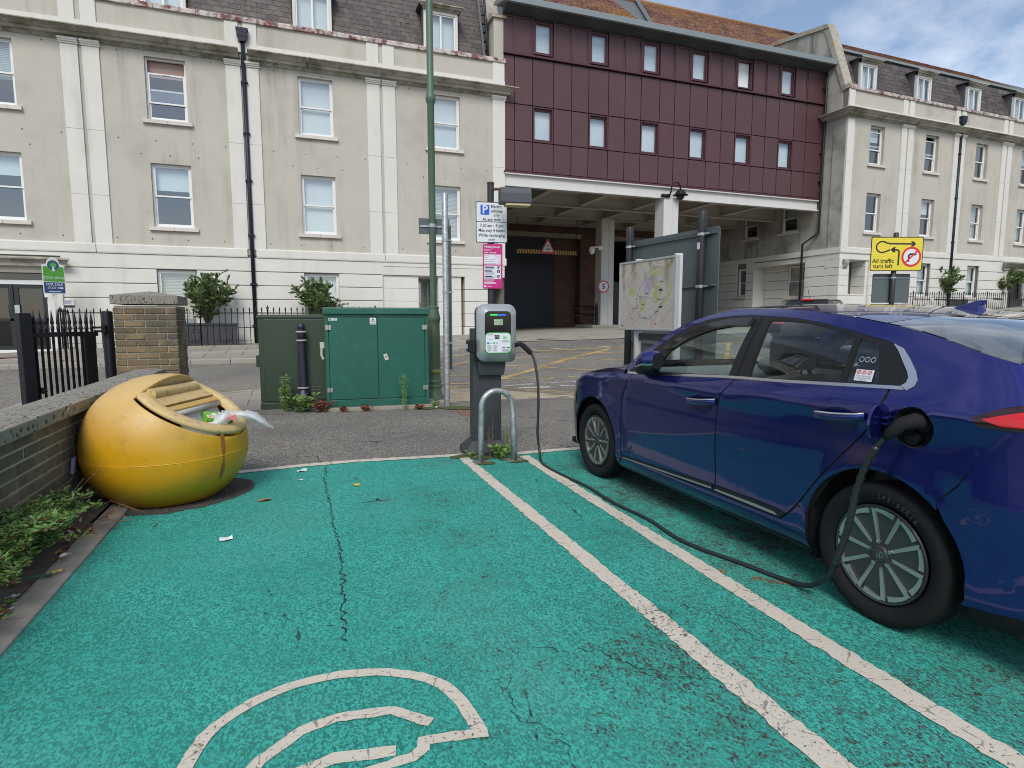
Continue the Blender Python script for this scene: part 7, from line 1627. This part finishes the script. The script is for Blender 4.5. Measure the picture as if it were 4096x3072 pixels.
# ------------------------------------------------------------------ big sign seen from behind, and the street map board
ax, ay, bx_, by_ = 5.545, 9.26, 5.775, 7.15
ang = math.atan2(by_ - ay, bx_ - ax); Ls = math.hypot(bx_ - ax, by_ - ay)
bs = E('road_sign_back', (ax, ay, 0), ang, 'large grey road sign seen from behind on two worn black posts', 'road sign')
O('sign_panel', MB().prism(rrect(Ls, 2.25, .06, 5, Ls / 2, 1.62), .03, .045, 'xz'), K['sign_grey'], bs, bevel=.003)
O('edge_fold', frame(MB(), .04, Ls - .28, .55, 2.69, .03, .0, .03), K['sign_grey'], bs)
for z in (1.9, 2.66, 1.0): O('stiffener', MB().box(.03, Ls - .04, .0, .03, z - .02, z + .02), K['sign_grey'], bs)
for x in (.14, Ls - .26):
    po_ = O('post', MB().lathe([(.058, 0), (.058, 2.2), (.062, 2.25), (.058, 2.75), (.066, 2.82), (.06, 2.96), (.055, 2.98)], 16), K['post_black'], bs, True, loc=(x, -.065, 0))
    O('clamp', MB().lathe([(.061, 2.62), (.067, 2.62), (.067, 2.66), (.061, 2.66)], 16).box(.05, .13, -.02, .02, 2.63, 2.655).lathe([(.061, 1.86), (.067, 1.86), (.067, 1.90), (.061, 1.90)], 16).box(.05, .13, -.02, .02, 1.87, 1.89), K['galv'], po_)
O('post_label', MB().box(-.02, .035, -.068, -.062, 2.42, 2.52), plain('lilac_label', (.55, .48, .6), .5), bs, loc=(Ls - .26, -.065, 0))
mx0, my0, mx1, my1 = 4.63, 7.93, 4.745, 6.665
ma = E('street_map_board', (mx0, my0, 0), math.atan2(my1 - my0, mx1 - mx0), 'weathered street map in a steel frame on two grey legs beside the blue car', 'map board')
ml = math.hypot(mx1 - mx0, my1 - my0); z0, z1 = 1.235, 2.235
g = G('weathered_city_map'); oc = g.node('ShaderNodeTexCoord').outputs['Object']; n1 = g.noise(3., 6, .6, oc)
c = g.mix(n1, (.36, .32, .285), (.50, .465, .42)); c = g.mix(g.math('MULTIPLY', g.ramp(g.noise(22., 6, .7, oc), .5, .7), .4), c, (.27, .25, .23))
sz = g.node('ShaderNodeSeparateXYZ'); g.l.new(oc, sz.inputs[0]); top = g.math('MULTIPLY', g.math('SUBTRACT', sz.outputs[2], 1.80), 3.2, True); c = g.mix(g.math('MULTIPLY', g.ramp(g.noise(3.4, 6, .65, g.map((1, 1, .45), (0, 0, 0), oc)), .47, .60), top), c, (.15, .125, .015)); K['map'] = g.done(c, .3)
def mapink(nm, col): g = G(nm); oc = g.node('ShaderNodeTexCoord').outputs['Object']; return g.done(g.mix(g.ramp(g.noise(9., 6, .7, oc), .42, .68), col, (.40, .365, .33)), .35)
K['mroad'] = mapink('map_road_ink', (.20, .185, .18)); K['mpark'] = mapink('map_park_ink', (.30, .36, .10)); K['mshop'] = mapink('map_centre_ink', (.31, .25, .40)); K['mriver'] = mapink('map_river_ink', (.26, .40, .40)); K['mpath'] = mapink('map_path_ink', (.55, .53, .48))
def mp_(P, w, mat, y=-.0126):
    P = [Vector((p[0] * (ml - .06) + .03, 0, z0 + .03 + p[1] * (z1 - z0 - .06))) for p in P]; P = [v for v in crom(P, 5)] if len(P) > 2 else P; A = []; B = []
    for i, p in enumerate(P):
        t = (P[min(i + 1, len(P) - 1)] - P[max(i - 1, 0)]).normalized(); n = Vector((-t.z, 0, t.x)) * w / 2; A.append((p.x + n.x, y, p.z + n.z)); B.append((p.x - n.x, y, p.z - n.z))
    O('map_line', MB().sheet([A, B]), K[mat], ma, fix=False)
def mpoly(P, mat, y=-.0123): O('map_area', MB().add([(p[0] * (ml - .06) + .03, y, z0 + .03 + p[1] * (z1 - z0 - .06)) for p in P], [tuple(range(len(P)))]), K[mat], ma, fix=False)
mpoly([(.17, .50), (.19, .62), (.30, .63), (.32, .52), (.27, .48)], 'mpark'); mpoly([(.40, .27), (.37, .40), (.39, .50), (.52, .47), (.50, .33), (.44, .25)], 'mpark'); mpoly([(.55, .82), (.62, .91), (.72, .92), (.80, .86), (.82, .78), (.66, .78)], 'mpark'); mpoly([(.62, .40), (.68, .62), (.76, .64), (.80, .52), (.70, .36)], 'mpark'); mpoly([(.72, .28), (.88, .50), (.92, .70), (.97, .74), (.95, .5), (.80, .30)], 'mpark')
mpoly([(.46, .56), (.48, .70), (.56, .76), (.60, .66), (.57, .52), (.50, .50)], 'mshop', -.0124); mpoly([(.40, .44), (.41, .49), (.52, .49), (.51, .45)], 'mshop', -.0124)
mp_([(.40, .18), (.34, .36), (.35, .52), (.42, .66), (.52, .80), (.62, .88), (.76, .90), (.86, .82), (.88, .64), (.84, .46), (.74, .30), (.62, .17), (.48, .15), (.40, .18)], .016, 'mroad')
for P in ([(.25, .98), (.34, .82), (.42, .70)], [(.37, 1), (.52, .80)], [(.02, .06), (.20, .22), (.35, .36)], [(.12, .1), (.27, .25), (.36, .33)], [(.05, .74), (.10, .50), (.22, .34), (.27, .28)], [(.0, .64), (.14, .63), (.20, .65), (.24, .75)], [(.22, .04), (.30, .10), (.42, .20)], [(.28, .22), (.38, .08)], [(.33, .27), (.43, .12)], [(.64, .02), (.70, .18), (.76, .32)], [(.80, .04), (.88, .20), (.98, .32)], [(.74, .06), (.92, .28)], [(.86, .46), (.98, .36)], [(.88, .80), (.97, .76)], [(.55, .75), (.66, .62), (.78, .50)], [(.50, .46), (.62, .44), (.70, .36)], [(.56, .56), (.70, .66), (.86, .72)], [(.52, .98), (.60, .90)], [(.86, .84), (.94, .96)], [(.30, .44), (.36, .46)], [(.66, .16), (.60, .03)], [(.46, .34), (.52, .46), (.58, .60), (.62, .74)]): mp_(P, .008, 'mroad', -.01265)
mp_([(.42, .0), (.48, .12), (.62, .16), (.70, .30), (.84, .48), (.92, .66), (.97, .72)], .013, 'mriver', -.0128); mp_([(.56, .14), (.58, .26), (.60, .34)], .012, 'mriver', -.0128)
for P in ([(.47, .70), (.50, .62), (.56, .55), (.64, .42)], [(.40, .50), (.46, .52), (.50, .48)], [(.56, .80), (.66, .85), (.76, .86)], [(.84, .46), (.90, .56)]): mp_(P, .006, 'mpath', -.0129)
O('map_sheet', MB().box(.03, ml - .03, -.012, 0, z0 + .03, z1 - .03), K['map'], ma)
O('frame', frame(MB(), 0, ml, z0, z1, .03, -.02, .05), M('aluminium_frame', (.42, .43, .43), .45, .4, var=.05), ma, bevel=.004); O('back_panel', MB().box(.03, ml - .03, .01, .04, z0 + .03, z1 - .03), K['sign_grey'], ma)
for x in (.34, ml - .08): O('leg', MB().cyl((x, .09, 0), (x, .09, z1 + .03), .055, n=16), M('pale_grey_paint', (.45, .45, .44), .5, var=.06), ma, True)
O('rear_rail', MB().box(.38, ml - .12, .07, .11, 1.09, 1.19), K['anthracite'], ma)
tl_ = MB()
for (x, z, w) in ((.09, 1.9, .06), (.09, 1.87, .05), (.09, 1.84, .07), (.09, 1.81, .05), (.55, 1.6, .06), (.62, 1.75, .07), (.48, 1.72, .05), (.9, 1.66, .08), (.86, 1.5, .07), (.35, 1.55, .06), (.6, 1.42, .06), (.75, 1.38, .05), (.3, 1.4, .06), (.95, 1.9, .06), (.7, 1.95, .06)): tl_.box(x, x + w, -.0128, -.012, z, z + .008)
O('map_names', tl_, K['sign_black'], ma); O('map_badge', MB().box(.93, 1.0, -.0128, -.012, 1.78, 1.81).box(.93, 1.0, -.0128, -.012, 1.55, 1.575).box(.07, .11, -.0128, -.012, 1.29, 1.312), K['navy'], ma); O('map_badge', MB().box(.86, .885, -.0128, -.012, 1.32, 1.345), K['sign_red'], ma)
# ------------------------------------------------------------------ yellow diversion sign
yr = math.atan2(8.99 - 9.38, 12.62 - 11.56)
ysn = E('diversion_sign', (12.07, 9.24, 0), yr, 'yellow all traffic turn left sign on a black post beyond the blue car', 'sign')
O('post', MB().lathe([(.05, 0), (.05, 3.22), (.03, 3.23)], 14), K['post_black'], ysn, True)
yp = board(ysn, -.565, .545, 2.415, 3.13, -.08, K['sign_yellow'], K['sign_black'], b=.018, rad=.04)
yy = -.083
def arrowpath(par, pts, w, mat, nm='arrow_line', y=yy):
    P = [Vector((p[0], 0, p[1])) for p in pts]; A = []; B = []
    for i, p in enumerate(P):
        t = (P[min(i + 1, len(P) - 1)] - P[max(i - 1, 0)]).normalized(); n = Vector((-t.z, 0, t.x)); A.append((p.x + n.x * w / 2, y, p.z + n.z * w / 2)); B.append((p.x - n.x * w / 2, y, p.z - n.z * w / 2))
    return O(nm, MB().sheet([A, B]), mat, par, fix=False)
cx_, cz_ = -.325, 2.918
arc = [(cx_ + .125 * math.cos(a), cz_ + .115 * math.sin(a)) for a in [R(45 + k * 13) for k in range(21)]]
up_ = [(.3, 2.982), (.0, 2.985), (-.17, 2.988), (-.205, 3.0)] + arc + [(-.20, 2.84), (-.16, 2.865)]
arrowpath(yp, up_, .03, K['sign_black'])
O('arrow_head', MB().add([(.27, yy, 3.035), (.33, yy, 3.035), (.385, yy, 2.982), (.33, yy, 2.93), (.27, yy, 2.93), (.31, yy, 2.982)], [(0, 1, 2, 5), (5, 2, 3, 4)]), K['sign_black'], yp, fix=False)
arrowpath(yp, [(.03, 2.535), (.035, 2.80), (.03, 2.835), (.005, 2.855), (-.03, 2.86), (-.09, 2.862)], .034, K['sign_black'])
O('arrow_head', MB().add([(-.035, yy, 2.915), (-.09, yy, 2.915), (-.15, yy, 2.862), (-.09, yy, 2.808), (-.035, yy, 2.808), (-.075, yy, 2.862)], [(0, 1, 2, 5), (5, 2, 3, 4)]), K['sign_black'], yp, fix=False)
cR = (.30, 2.715)
def disc(par, c, r0, r1, mat, y, nm='disc', n=32):
    mb = MB(); A = [(c[0] + r1 * math.cos(2 * math.pi * k / n), y, c[1] + r1 * math.sin(2 * math.pi * k / n)) for k in range(n + 1)]; B = [(c[0] + r0 * math.cos(2 * math.pi * k / n), y, c[1] + r0 * math.sin(2 * math.pi * k / n)) for k in range(n + 1)]
    mb.sheet([A, B]); return O(nm, mb, mat, par, fix=False)
disc(yp, cR, 0.001, .19, K['sign_white'], yy - .001, 'no_right_turn_face'); disc(yp, cR, .165, .21, K['sign_red'], yy - .002, 'no_right_turn_ring')
arrowpath(yp, [(.245, 2.61), (.245, 2.735), (.26, 2.76), (.29, 2.768), (.37, 2.768)], .04, K['sign_black'], y=yy - .0025); O('arrow_head', MB().add([(.36, yy - .0025, 2.80), (.42, yy - .0025, 2.768), (.36, yy - .0025, 2.735)], [(0, 1, 2)]), K['sign_black'], yp, fix=False)
arrowpath(yp, [(.175, 2.59), (.425, 2.84)], .035, K['sign_red'], 'prohibition_bar', yy - .0035)
text('All traffic', yp, -.29, 2.625, .125, K['sign_black'], y=yy - .001, bold=.015); text('turn left', yp, -.29, 2.515, .125, K['sign_black'], y=yy - .001, bold=.015)
gs = O('rear_sign_panel', MB().prism(rrect(.80, .62, .03, 4, -.0, 2.06), .06, .075, 'xz'), K['sign_grey'], ysn); O('channel', MB().box(-.38, .38, .045, .06, 2.27, 2.29), K['galv'], gs); O('clamp', MB().lathe([(.052, 2.26), (.057, 2.26), (.057, 2.3), (.052, 2.3)], 14), K['galv'], gs)
# ------------------------------------------------------------------ estate agent's board, speed sign, cameras
eb = E('estate_agent_board', (-6.20, 19.62, 0), R(38), 'green and navy for sale board on a white post by the entrance', 'sign board')
O('post', MB().box(-.04, .04, -.02, .05, .55, 2.2), K['white'], eb)
O('board_back', MB().prism([(-.26, 2.08), (.26, 2.08), (.26, 2.86)] + [(.15 * math.cos(a), 2.90 + .17 * math.sin(a)) for a in [math.pi * k / 10 for k in range(11)]] + [(-.26, 2.86)], -.03, -.02, 'xz'), K['white'], eb)
O('green_face', MB().box(-.24, .24, -.033, -.03, 2.42, 2.82), plain('agent_green', (.08, .32, .03), .4), eb); O('navy_face', MB().box(-.24, .24, -.033, -.03, 2.11, 2.40), plain('agent_navy', (.03, .06, .16), .4), eb)
disc(eb, (0, 2.86), .07, .135, plain('agent_teal', (.03, .09, .16), .4), -.0345, 'logo_arch'); disc(eb, (0, 2.86), .001, .07, plain('agent_green_light', (.10, .36, .05), .4), -.0346, 'logo_centre'); O('logo_drop', MB().prism([(-.04, 2.70), (.04, 2.70), (0, 2.86)], -.0365, -.035, 'xz'), K['sign_white'], eb)
text('YOUR MOVE', eb, 0, 2.52, .085, K['sign_white'], y=-.035, bold=.01); text('FOR SALE', eb, 0, 2.34, .09, K['sign_white'], y=-.035, bold=.01); text('01227 454321' if 0 else '01227 4', eb, -.03, 2.25, .08, K['sign_white'], y=-.035); O('text_line', MB().box(-.14, .14, -.0345, -.033, 2.14, 2.16).box(.11, .2, -.0345, -.033, 2.23, 2.27), K['sign_white'], eb)
sp5 = E('speed_sign', (13.83, 25.22, 2.95), 0, 'small round red ringed 5 speed sign on the rear white column', 'sign')
O('plate', MB().cyl((0, 0, 0), (0, .01, 0), .30, n=28), K['sign_white'], sp5); disc(sp5, (0, 0), .235, .295, K['sign_red'], -.002, 'ring'); text('5', sp5, 0, 0, .32, K['sign_black'], y=-.003, bold=.03)
cc = E('dome_camera', (14.35, 20.12, 6.25), 0, 'black dome security camera on a swan neck above the front column', 'camera')
O('swan_neck', MB().tube([(-.42, .1, -.05), (-.42, .0, .1), (-.40, -.02, .32), (-.28, -.03, .46), (-.12, -.03, .46), (-.02, -.03, .34), (0, -.03, .18)], .03, 10).box(-.75, -.40, .06, .18, -.1, .02), K['black'], cc, True); O('hood', MB().lathe([(.03, .2), (.13, .17), (.20, .08), (.21, .02), (.30, .0), (.30, -.015), (.15, -.02)], 20, (0, -.03, 0)), K['black'], cc, True); O('dome', MB().lathe([(.16, -.02), (.15, -.1), (.10, -.17), (.01, -.2)], 18, (0, -.03, 0)), plain('smoked_dome', (.01, .01, .012), .05), cc, True)
c2_ = E('wall_camera', (13.62, 25.2, 4.62), 0, 'small white security camera on the rear white column', 'camera')
O('bracket', MB().box(-.12, .1, -.05, .05, .02, .22).box(-.45, -.1, -.03, .03, .12, .18), K['white'], c2_); O('camera_body', MB().lathe([(.05, .18), (.13, .12), (.16, .0), (.13, -.02), (.12, -.12), (.02, -.2)], 16, (-.45, 0, 0)), K['white'], c2_, True)
bl = E('bollard', (13.25, 24.8, T(13, 25) + .13), 0, 'dark bollard with handrail beside the rear white column under the bridge', 'bollard'); O('shaft', MB().lathe([(.09, 0), (.075, .1), (.065, .8), (.085, .84), (.06, .88), (.07, .95), (.01, 1.05)], 14), K['black'], bl, True); O('rail_tube', MB().tube([(0, 0, .8), (-1.2, .2, .8)], .025).tube([(0, 0, .45), (-1.2, .2, .45)], .025), K['black'], bl, True)
# ------------------------------------------------------------------ dark parked car far behind
dc = E('parked_car', (15.4, 14.2, T(15.4, 14.2)), R(-60), 'dark hatchback beyond the blue car, only its roof showing', 'car')
def side(zp, w0_, w1_): return zp
bd = MB(); prof = [(-1.95, .35), (-2.0, .7), (-1.9, .95), (-1.55, 1.02), (.75, .98), (1.75, .82), (1.98, .6), (1.95, .3)]
bd.prism(prof, -.86, .86, 'yz'); dk = plain('dark_car_paint', (.018, .018, .022), .2); O('body', bd, dk, dc, bevel=.08)
O('roof', MB().add([(-.52, -1.35, 1.44), (.52, -1.35, 1.44), (.56, .0, 1.47), (-.56, .0, 1.47), (-.52, -1.35, 1.40), (.52, -1.35, 1.40), (.56, .0, 1.43), (-.56, .0, 1.43)], [(0, 1, 2, 3), (4, 7, 6, 5), (0, 4, 5, 1), (1, 5, 6, 2), (2, 6, 7, 3), (3, 7, 4, 0)]), dk, dc, bevel=.02)
O('window_band', MB().add([(-.74, -1.75, 1.0), (.74, -1.75, 1.0), (.76, .85, .99), (-.76, .85, .99), (-.54, -1.36, 1.405), (.54, -1.36, 1.405), (.57, .0, 1.435), (-.57, .0, 1.435)], [(0, 1, 5, 4), (1, 2, 6, 5), (2, 3, 7, 6), (3, 0, 4, 7)]), plain('dark_car_glass', (.02, .022, .025), .03), dc)
O('chrome_line', MB().tube([(-.76, .85, 1.0), (-.585, .0, 1.445), (-.55, -1.3, 1.42)], .012), K['chrome'], dc); O('chrome_line', MB().tube([(.76, .85, 1.0), (.585, .0, 1.445), (.55, -1.3, 1.42)], .012), K['chrome'], dc)
for x in (-.8, .8):
    for y in (-1.25, 1.25): O('wheel', MB().lathe([(.1, -.08), (.2, -.1), (.31, -.09), (.32, 0), (.31, .09), (.2, .1), (.1, .08)], 20, (x, y, .32), 'x'), K['rubber'], dc, True)
O('brake_light', MB().box(-.16, .16, -1.42, -1.34, 1.415, 1.45), plain('red_brake_light', (.7, .02, .02), .2), dc); O('aerial', MB().cyl((.0, -1.15, 1.44), (.0, -1.35, 1.72), .006, n=5), K['black'], dc)
for x in (-.6, .6): O('tail_lamp', MB().box(x - .14, x + .14, -2.02, -1.95, .72, .92), K['redlens'], dc)
# ------------------------------------------------------------------ weeds, litter, leaves
def weed(name, loc, n, h, spread, label, leaf=.06, seed=1, mat='leaf2', group=None, stems=9, cat='weed', aspect=.3, low=.15):
    r = random.Random(seed); root = E(name, loc, 0, label, cat, group); st = MB(); L = []
    for i in range(stems):
        a = r.uniform(0, 6.28); l = spread * r.uniform(.1, 1); top = Vector((math.cos(a) * l, math.sin(a) * l, h * r.uniform(.55, 1))); mid = top * .5 + Vector((0, 0, .1 * h)); P = [Vector((math.cos(a) * .02, math.sin(a) * .02, -.01)), mid, top]; Q = crom(P, 4); st.tube(Q, [.004 - .0003 * k for k in range(len(Q))], 5)
        for k in range(n // stems):
            t = r.uniform(low, 1); j = min(len(Q) - 2, int(t * (len(Q) - 1))); p = Q[j].lerp(Q[j + 1], r.random()); b = r.uniform(0, 6.28); L.append((p, Vector((math.cos(b), math.sin(b), r.uniform(-.1, .8)))))
    O('stem', st, K['twig'] if mat != 'leaf2' else K['leaf2'], root, fix=False); O('foliage', leafcloud(L, leaf, r, aspect), K[mat], root, fix=False); return root
# big plant in the bed on the left
r5 = random.Random(21); root = E('bed_shrub', (-1.52, 3.9, .02), 0, 'bushy green plant spilling over the edging at the left', 'shrub'); st = MB(); L = []
for i in range(230):
    cy = r5.uniform(-1.35, .5); cx = r5.uniform(-.06, .06); a = r5.uniform(-1.9, 1.9); dirx = abs(math.cos(a)) * 1.0; f = 1 - max(0, (cy - .1)) * .8
    top = Vector((cx + dirx * r5.uniform(.02, .36) * (.6 + .4 * math.cos((cy + .2) * 1.6)), cy + math.sin(a) * .2, r5.uniform(.12, .36) * (.6 + .4 * math.cos((cy + .25) * 1.6)))); Q = crom([Vector((cx, cy, 0)), Vector((top.x * .4, lerp(cy, top.y, .4), top.z * .75)), top], 4); st.tube(Q, .003, 4)
    for k in range(80):
        t = r5.uniform(.2, 1.02); j = min(len(Q) - 2, int(t * (len(Q) - 1))); p = Q[j].lerp(Q[j + 1], r5.random()); b = r5.uniform(0, 6.28); L.append((p + Vector((r5.uniform(-.02, .02), r5.uniform(-.02, .02), r5.uniform(-.015, .02))), Vector((math.cos(b), math.sin(b), r5.uniform(-.1, 1.0)))))
O('stem', st, K['redleaf'], root, fix=False); O('foliage', leafcloud(L, .040, r5, .36), K['leaf2'], root, fix=False)
for i, (x, y) in enumerate(((-1.56, 4.55), (-1.50, 4.42))): weed('dry_weed', (x, y, .03), 14, .42, .35, ['dry seeding weed leaning against the wall behind the bushy plant', 'dry seeding weed arching towards the yellow bin'][i], .02, 30 + i, 'dry', 'dry weeds', 5, 'weed', .6, .7)
weed('fleabane_weed', (-.20, 9.45, 0), 300, .62, .06, 'tall spiky green weed beside the bollard', .10, 41, 'leaf2', None, 3, 'weed', .14, .05)
weed('weed_clump', (.02, 9.30, 0), 520, .26, .28, 'low green weed clump round the foot of the bollard', .075, 42, 'leaf2', None, 16, 'weed', .4)
weed('weed_clump', (.33, 9.22, 0), 260, .22, .22, 'reddish and green weed clump at the cabinet corner', .06, 43, 'redleaf', None, 9, 'weed', .4)
weed('ragwort_weed', (1.52, 9.02, 0), 130, .62, .17, 'thin seeding weed growing in front of the green cabinet door', .045, 44, 'leaf2', None, 7, 'weed', .25)
for i, (x, y) in enumerate(((.62, 9.12), (.95, 9.08), (1.75, 9.03))): weed('dock_weed', (x, y, 0), 40, .08, .12, ['reddish rosette weed at the left foot of the green cabinet', 'reddish rosette weed in the middle of the cabinet kerb', 'reddish rosette weed at the right of the cabinet kerb'][i], .07, 50 + i, 'redleaf', 'rosette weeds', 6, 'weed', .5, .2)
weed('weed_clump', (2.02, 9.05, 0), 120, .10, .12, 'small green weed at the right end of the cabinet base', .04, 47, 'leaf2', None, 8, 'weed', .4)
weed('charger_weed', (1.88, 5.48, 0), 170, .16, .16, 'leafy weed growing between the hoop barrier feet', .055, 60, 'leaf2', None, 9, 'weed', .5, .1)
weed('charger_weed', (2.00, 5.56, 0), 90, .42, .08, 'feathery green weed at the right of the charger pedestal', .04, 61, 'leaf2', None, 5, 'weed', .15, .2)
weed('dry_weed', (1.80, 5.55, 0), 50, .42, .07, 'dry brown seed stalks in front of the charger pedestal', .02, 62, 'dry', None, 4, 'weed', .5, .3)
weed('charger_weed', (1.64, 5.62, 0), 60, .08, .12, 'low mossy weed at the left of the charger foot', .04, 63, 'leaf2', None, 6, 'weed', .4, .1)
ms = MB()
for (x, y, w) in ((1.72, 5.55, .16), (1.95, 5.42, .13), (2.0, 5.30, .11), (1.66, 5.33, .12), (1.55, 5.68, .16), (2.3, 8.95, .3), (1.9, 9.02, .2), (2.4, 8.8, .2)):
    k = [(w * r5.uniform(.6, 1.1) * math.cos(2 * math.pi * q / 14), w * .6 * r5.uniform(.6, 1.1) * math.sin(2 * math.pi * q / 14)) for q in range(14)]; ms.add([(x, y, .022)] + [(x + a, y + b, .0105) for a, b in k], [(0, q + 1, (q + 1) % 14 + 1) for q in range(14)])
tag(O('moss_patches', ms, K['moss'], None, True, fix=False), 'dark green moss on the ground round the posts', 'moss', kind='stuff')
K['paper'] = plain('white_litter', (.68, .68, .67), .7); K['orange'] = plain('orange_leaf', (.60, .15, .015), .6); K['yellowleaf'] = plain('yellow_leaf', (.55, .40, .05), .6); K['tissue'] = plain('torn_tissue', (.62, .6, .58), .8)
def flat(name, x, y, w, h, mat, label, rz=0, seed=0, curl=.4, z=.008, cat='litter', group=None, n=9):
    r = random.Random(seed); mb = MB(); ring = [(w / 2 * math.cos(2 * math.pi * k / n) * r.uniform(.75, 1.1), h / 2 * math.sin(2 * math.pi * k / n) * r.uniform(.75, 1.1)) for k in range(n)]
    mb.add([(0, 0, .006)] + [(a, b, curl * w * r.uniform(0, .5)) for a, b in ring], [(0, k + 1, (k + 1) % n + 1) for k in range(n)]); o = O(name, mb, K[mat], None, loc=(x, y, z), rot=(0, 0, rz), fix=False); return tag(o, label, cat, group)
flat('paper_scrap', -.47, 4.0, .095, .085, 'paper', 'torn white paper scrap on the green bay', .5, 1)
flat('fallen_leaf', -.28, 4.79, .10, .07, 'orange', 'bright orange fallen leaf on the green bay near the bin', .2, 2, cat='leaf')
flat('fallen_leaf', .42, 4.97, .07, .06, 'yellowleaf', 'small tan fallen leaf on the green bay by the long crack', .9, 3, cat='leaf')
flat('paper_scrap', -.02, 5.3, .06, .03, 'paper', 'small white scrap by the bin tarmac', .1, 4)
flat('tissue_scrap', .0, 5.62, .10, .05, 'tissue', 'torn white tissue beside the white end line', .4, 5)
flat('paper_scrap', 2.02, 8.98, .09, .05, 'paper', 'white scrap at the right end of the cabinet base', .3, 6, z=.02)
flat('paper_scrap', -1.33, 3.05, .07, .03, 'paper', 'small white scrap on the concrete edging', .8, 7, z=.035)
flat('fallen_leaf', 2.15, 7.75, .05, .04, 'dry', 'dark dead leaf on the tarmac behind the charger', 1.1, 8, cat='leaf')
for i in range(34):
    y = r5.uniform(2.9, 4.75); x = r5.uniform(-1.50, -1.26); flat('fallen_leaf', x, y, r5.uniform(.03, .085), r5.uniform(.02, .045), ['dry', 'dry', 'redleaf', 'tissue', 'yellowleaf'][i % 5], ['dead brown leaf lying in the litter beside the bed plant', 'dead brown leaf lying in the litter beside the bed plant', 'reddish dead leaf lying in the litter beside the bed plant', 'pale dead leaf lying in the litter beside the bed plant', 'yellow dead leaf lying in the litter beside the bed plant'][i % 5], r5.uniform(0, 3), 100 + i, .6, .04, 'leaf', 'dead leaves in the planting bed')
gr = O('bamboo_cane', MB().cyl((-1.38, 3.62, .05), (-1.27, 3.66, .045), .006, n=6), plain('green_stick', (.03, .10, .08), .5), None); tag(gr, 'short green plastic stick on the edging', 'stick')
tw = MB()
for i in range(9):
    y = r5.uniform(4.2, 4.75); x = r5.uniform(-1.5, -1.25); a = r5.uniform(-.6, .6); l = r5.uniform(.15, .35); tw.tube([(x, y, .04), (x + l * .5 * math.cos(a), y + l * .5 * math.sin(a), .09 * r5.random() + .05), (x + l * math.cos(a), y + l * math.sin(a), .04)], .0025, 4)
tag(O('dead_twigs', tw, K['dry'], None, fix=False), 'thin dead twigs in the litter between plant and bin', 'twigs', kind='stuff')
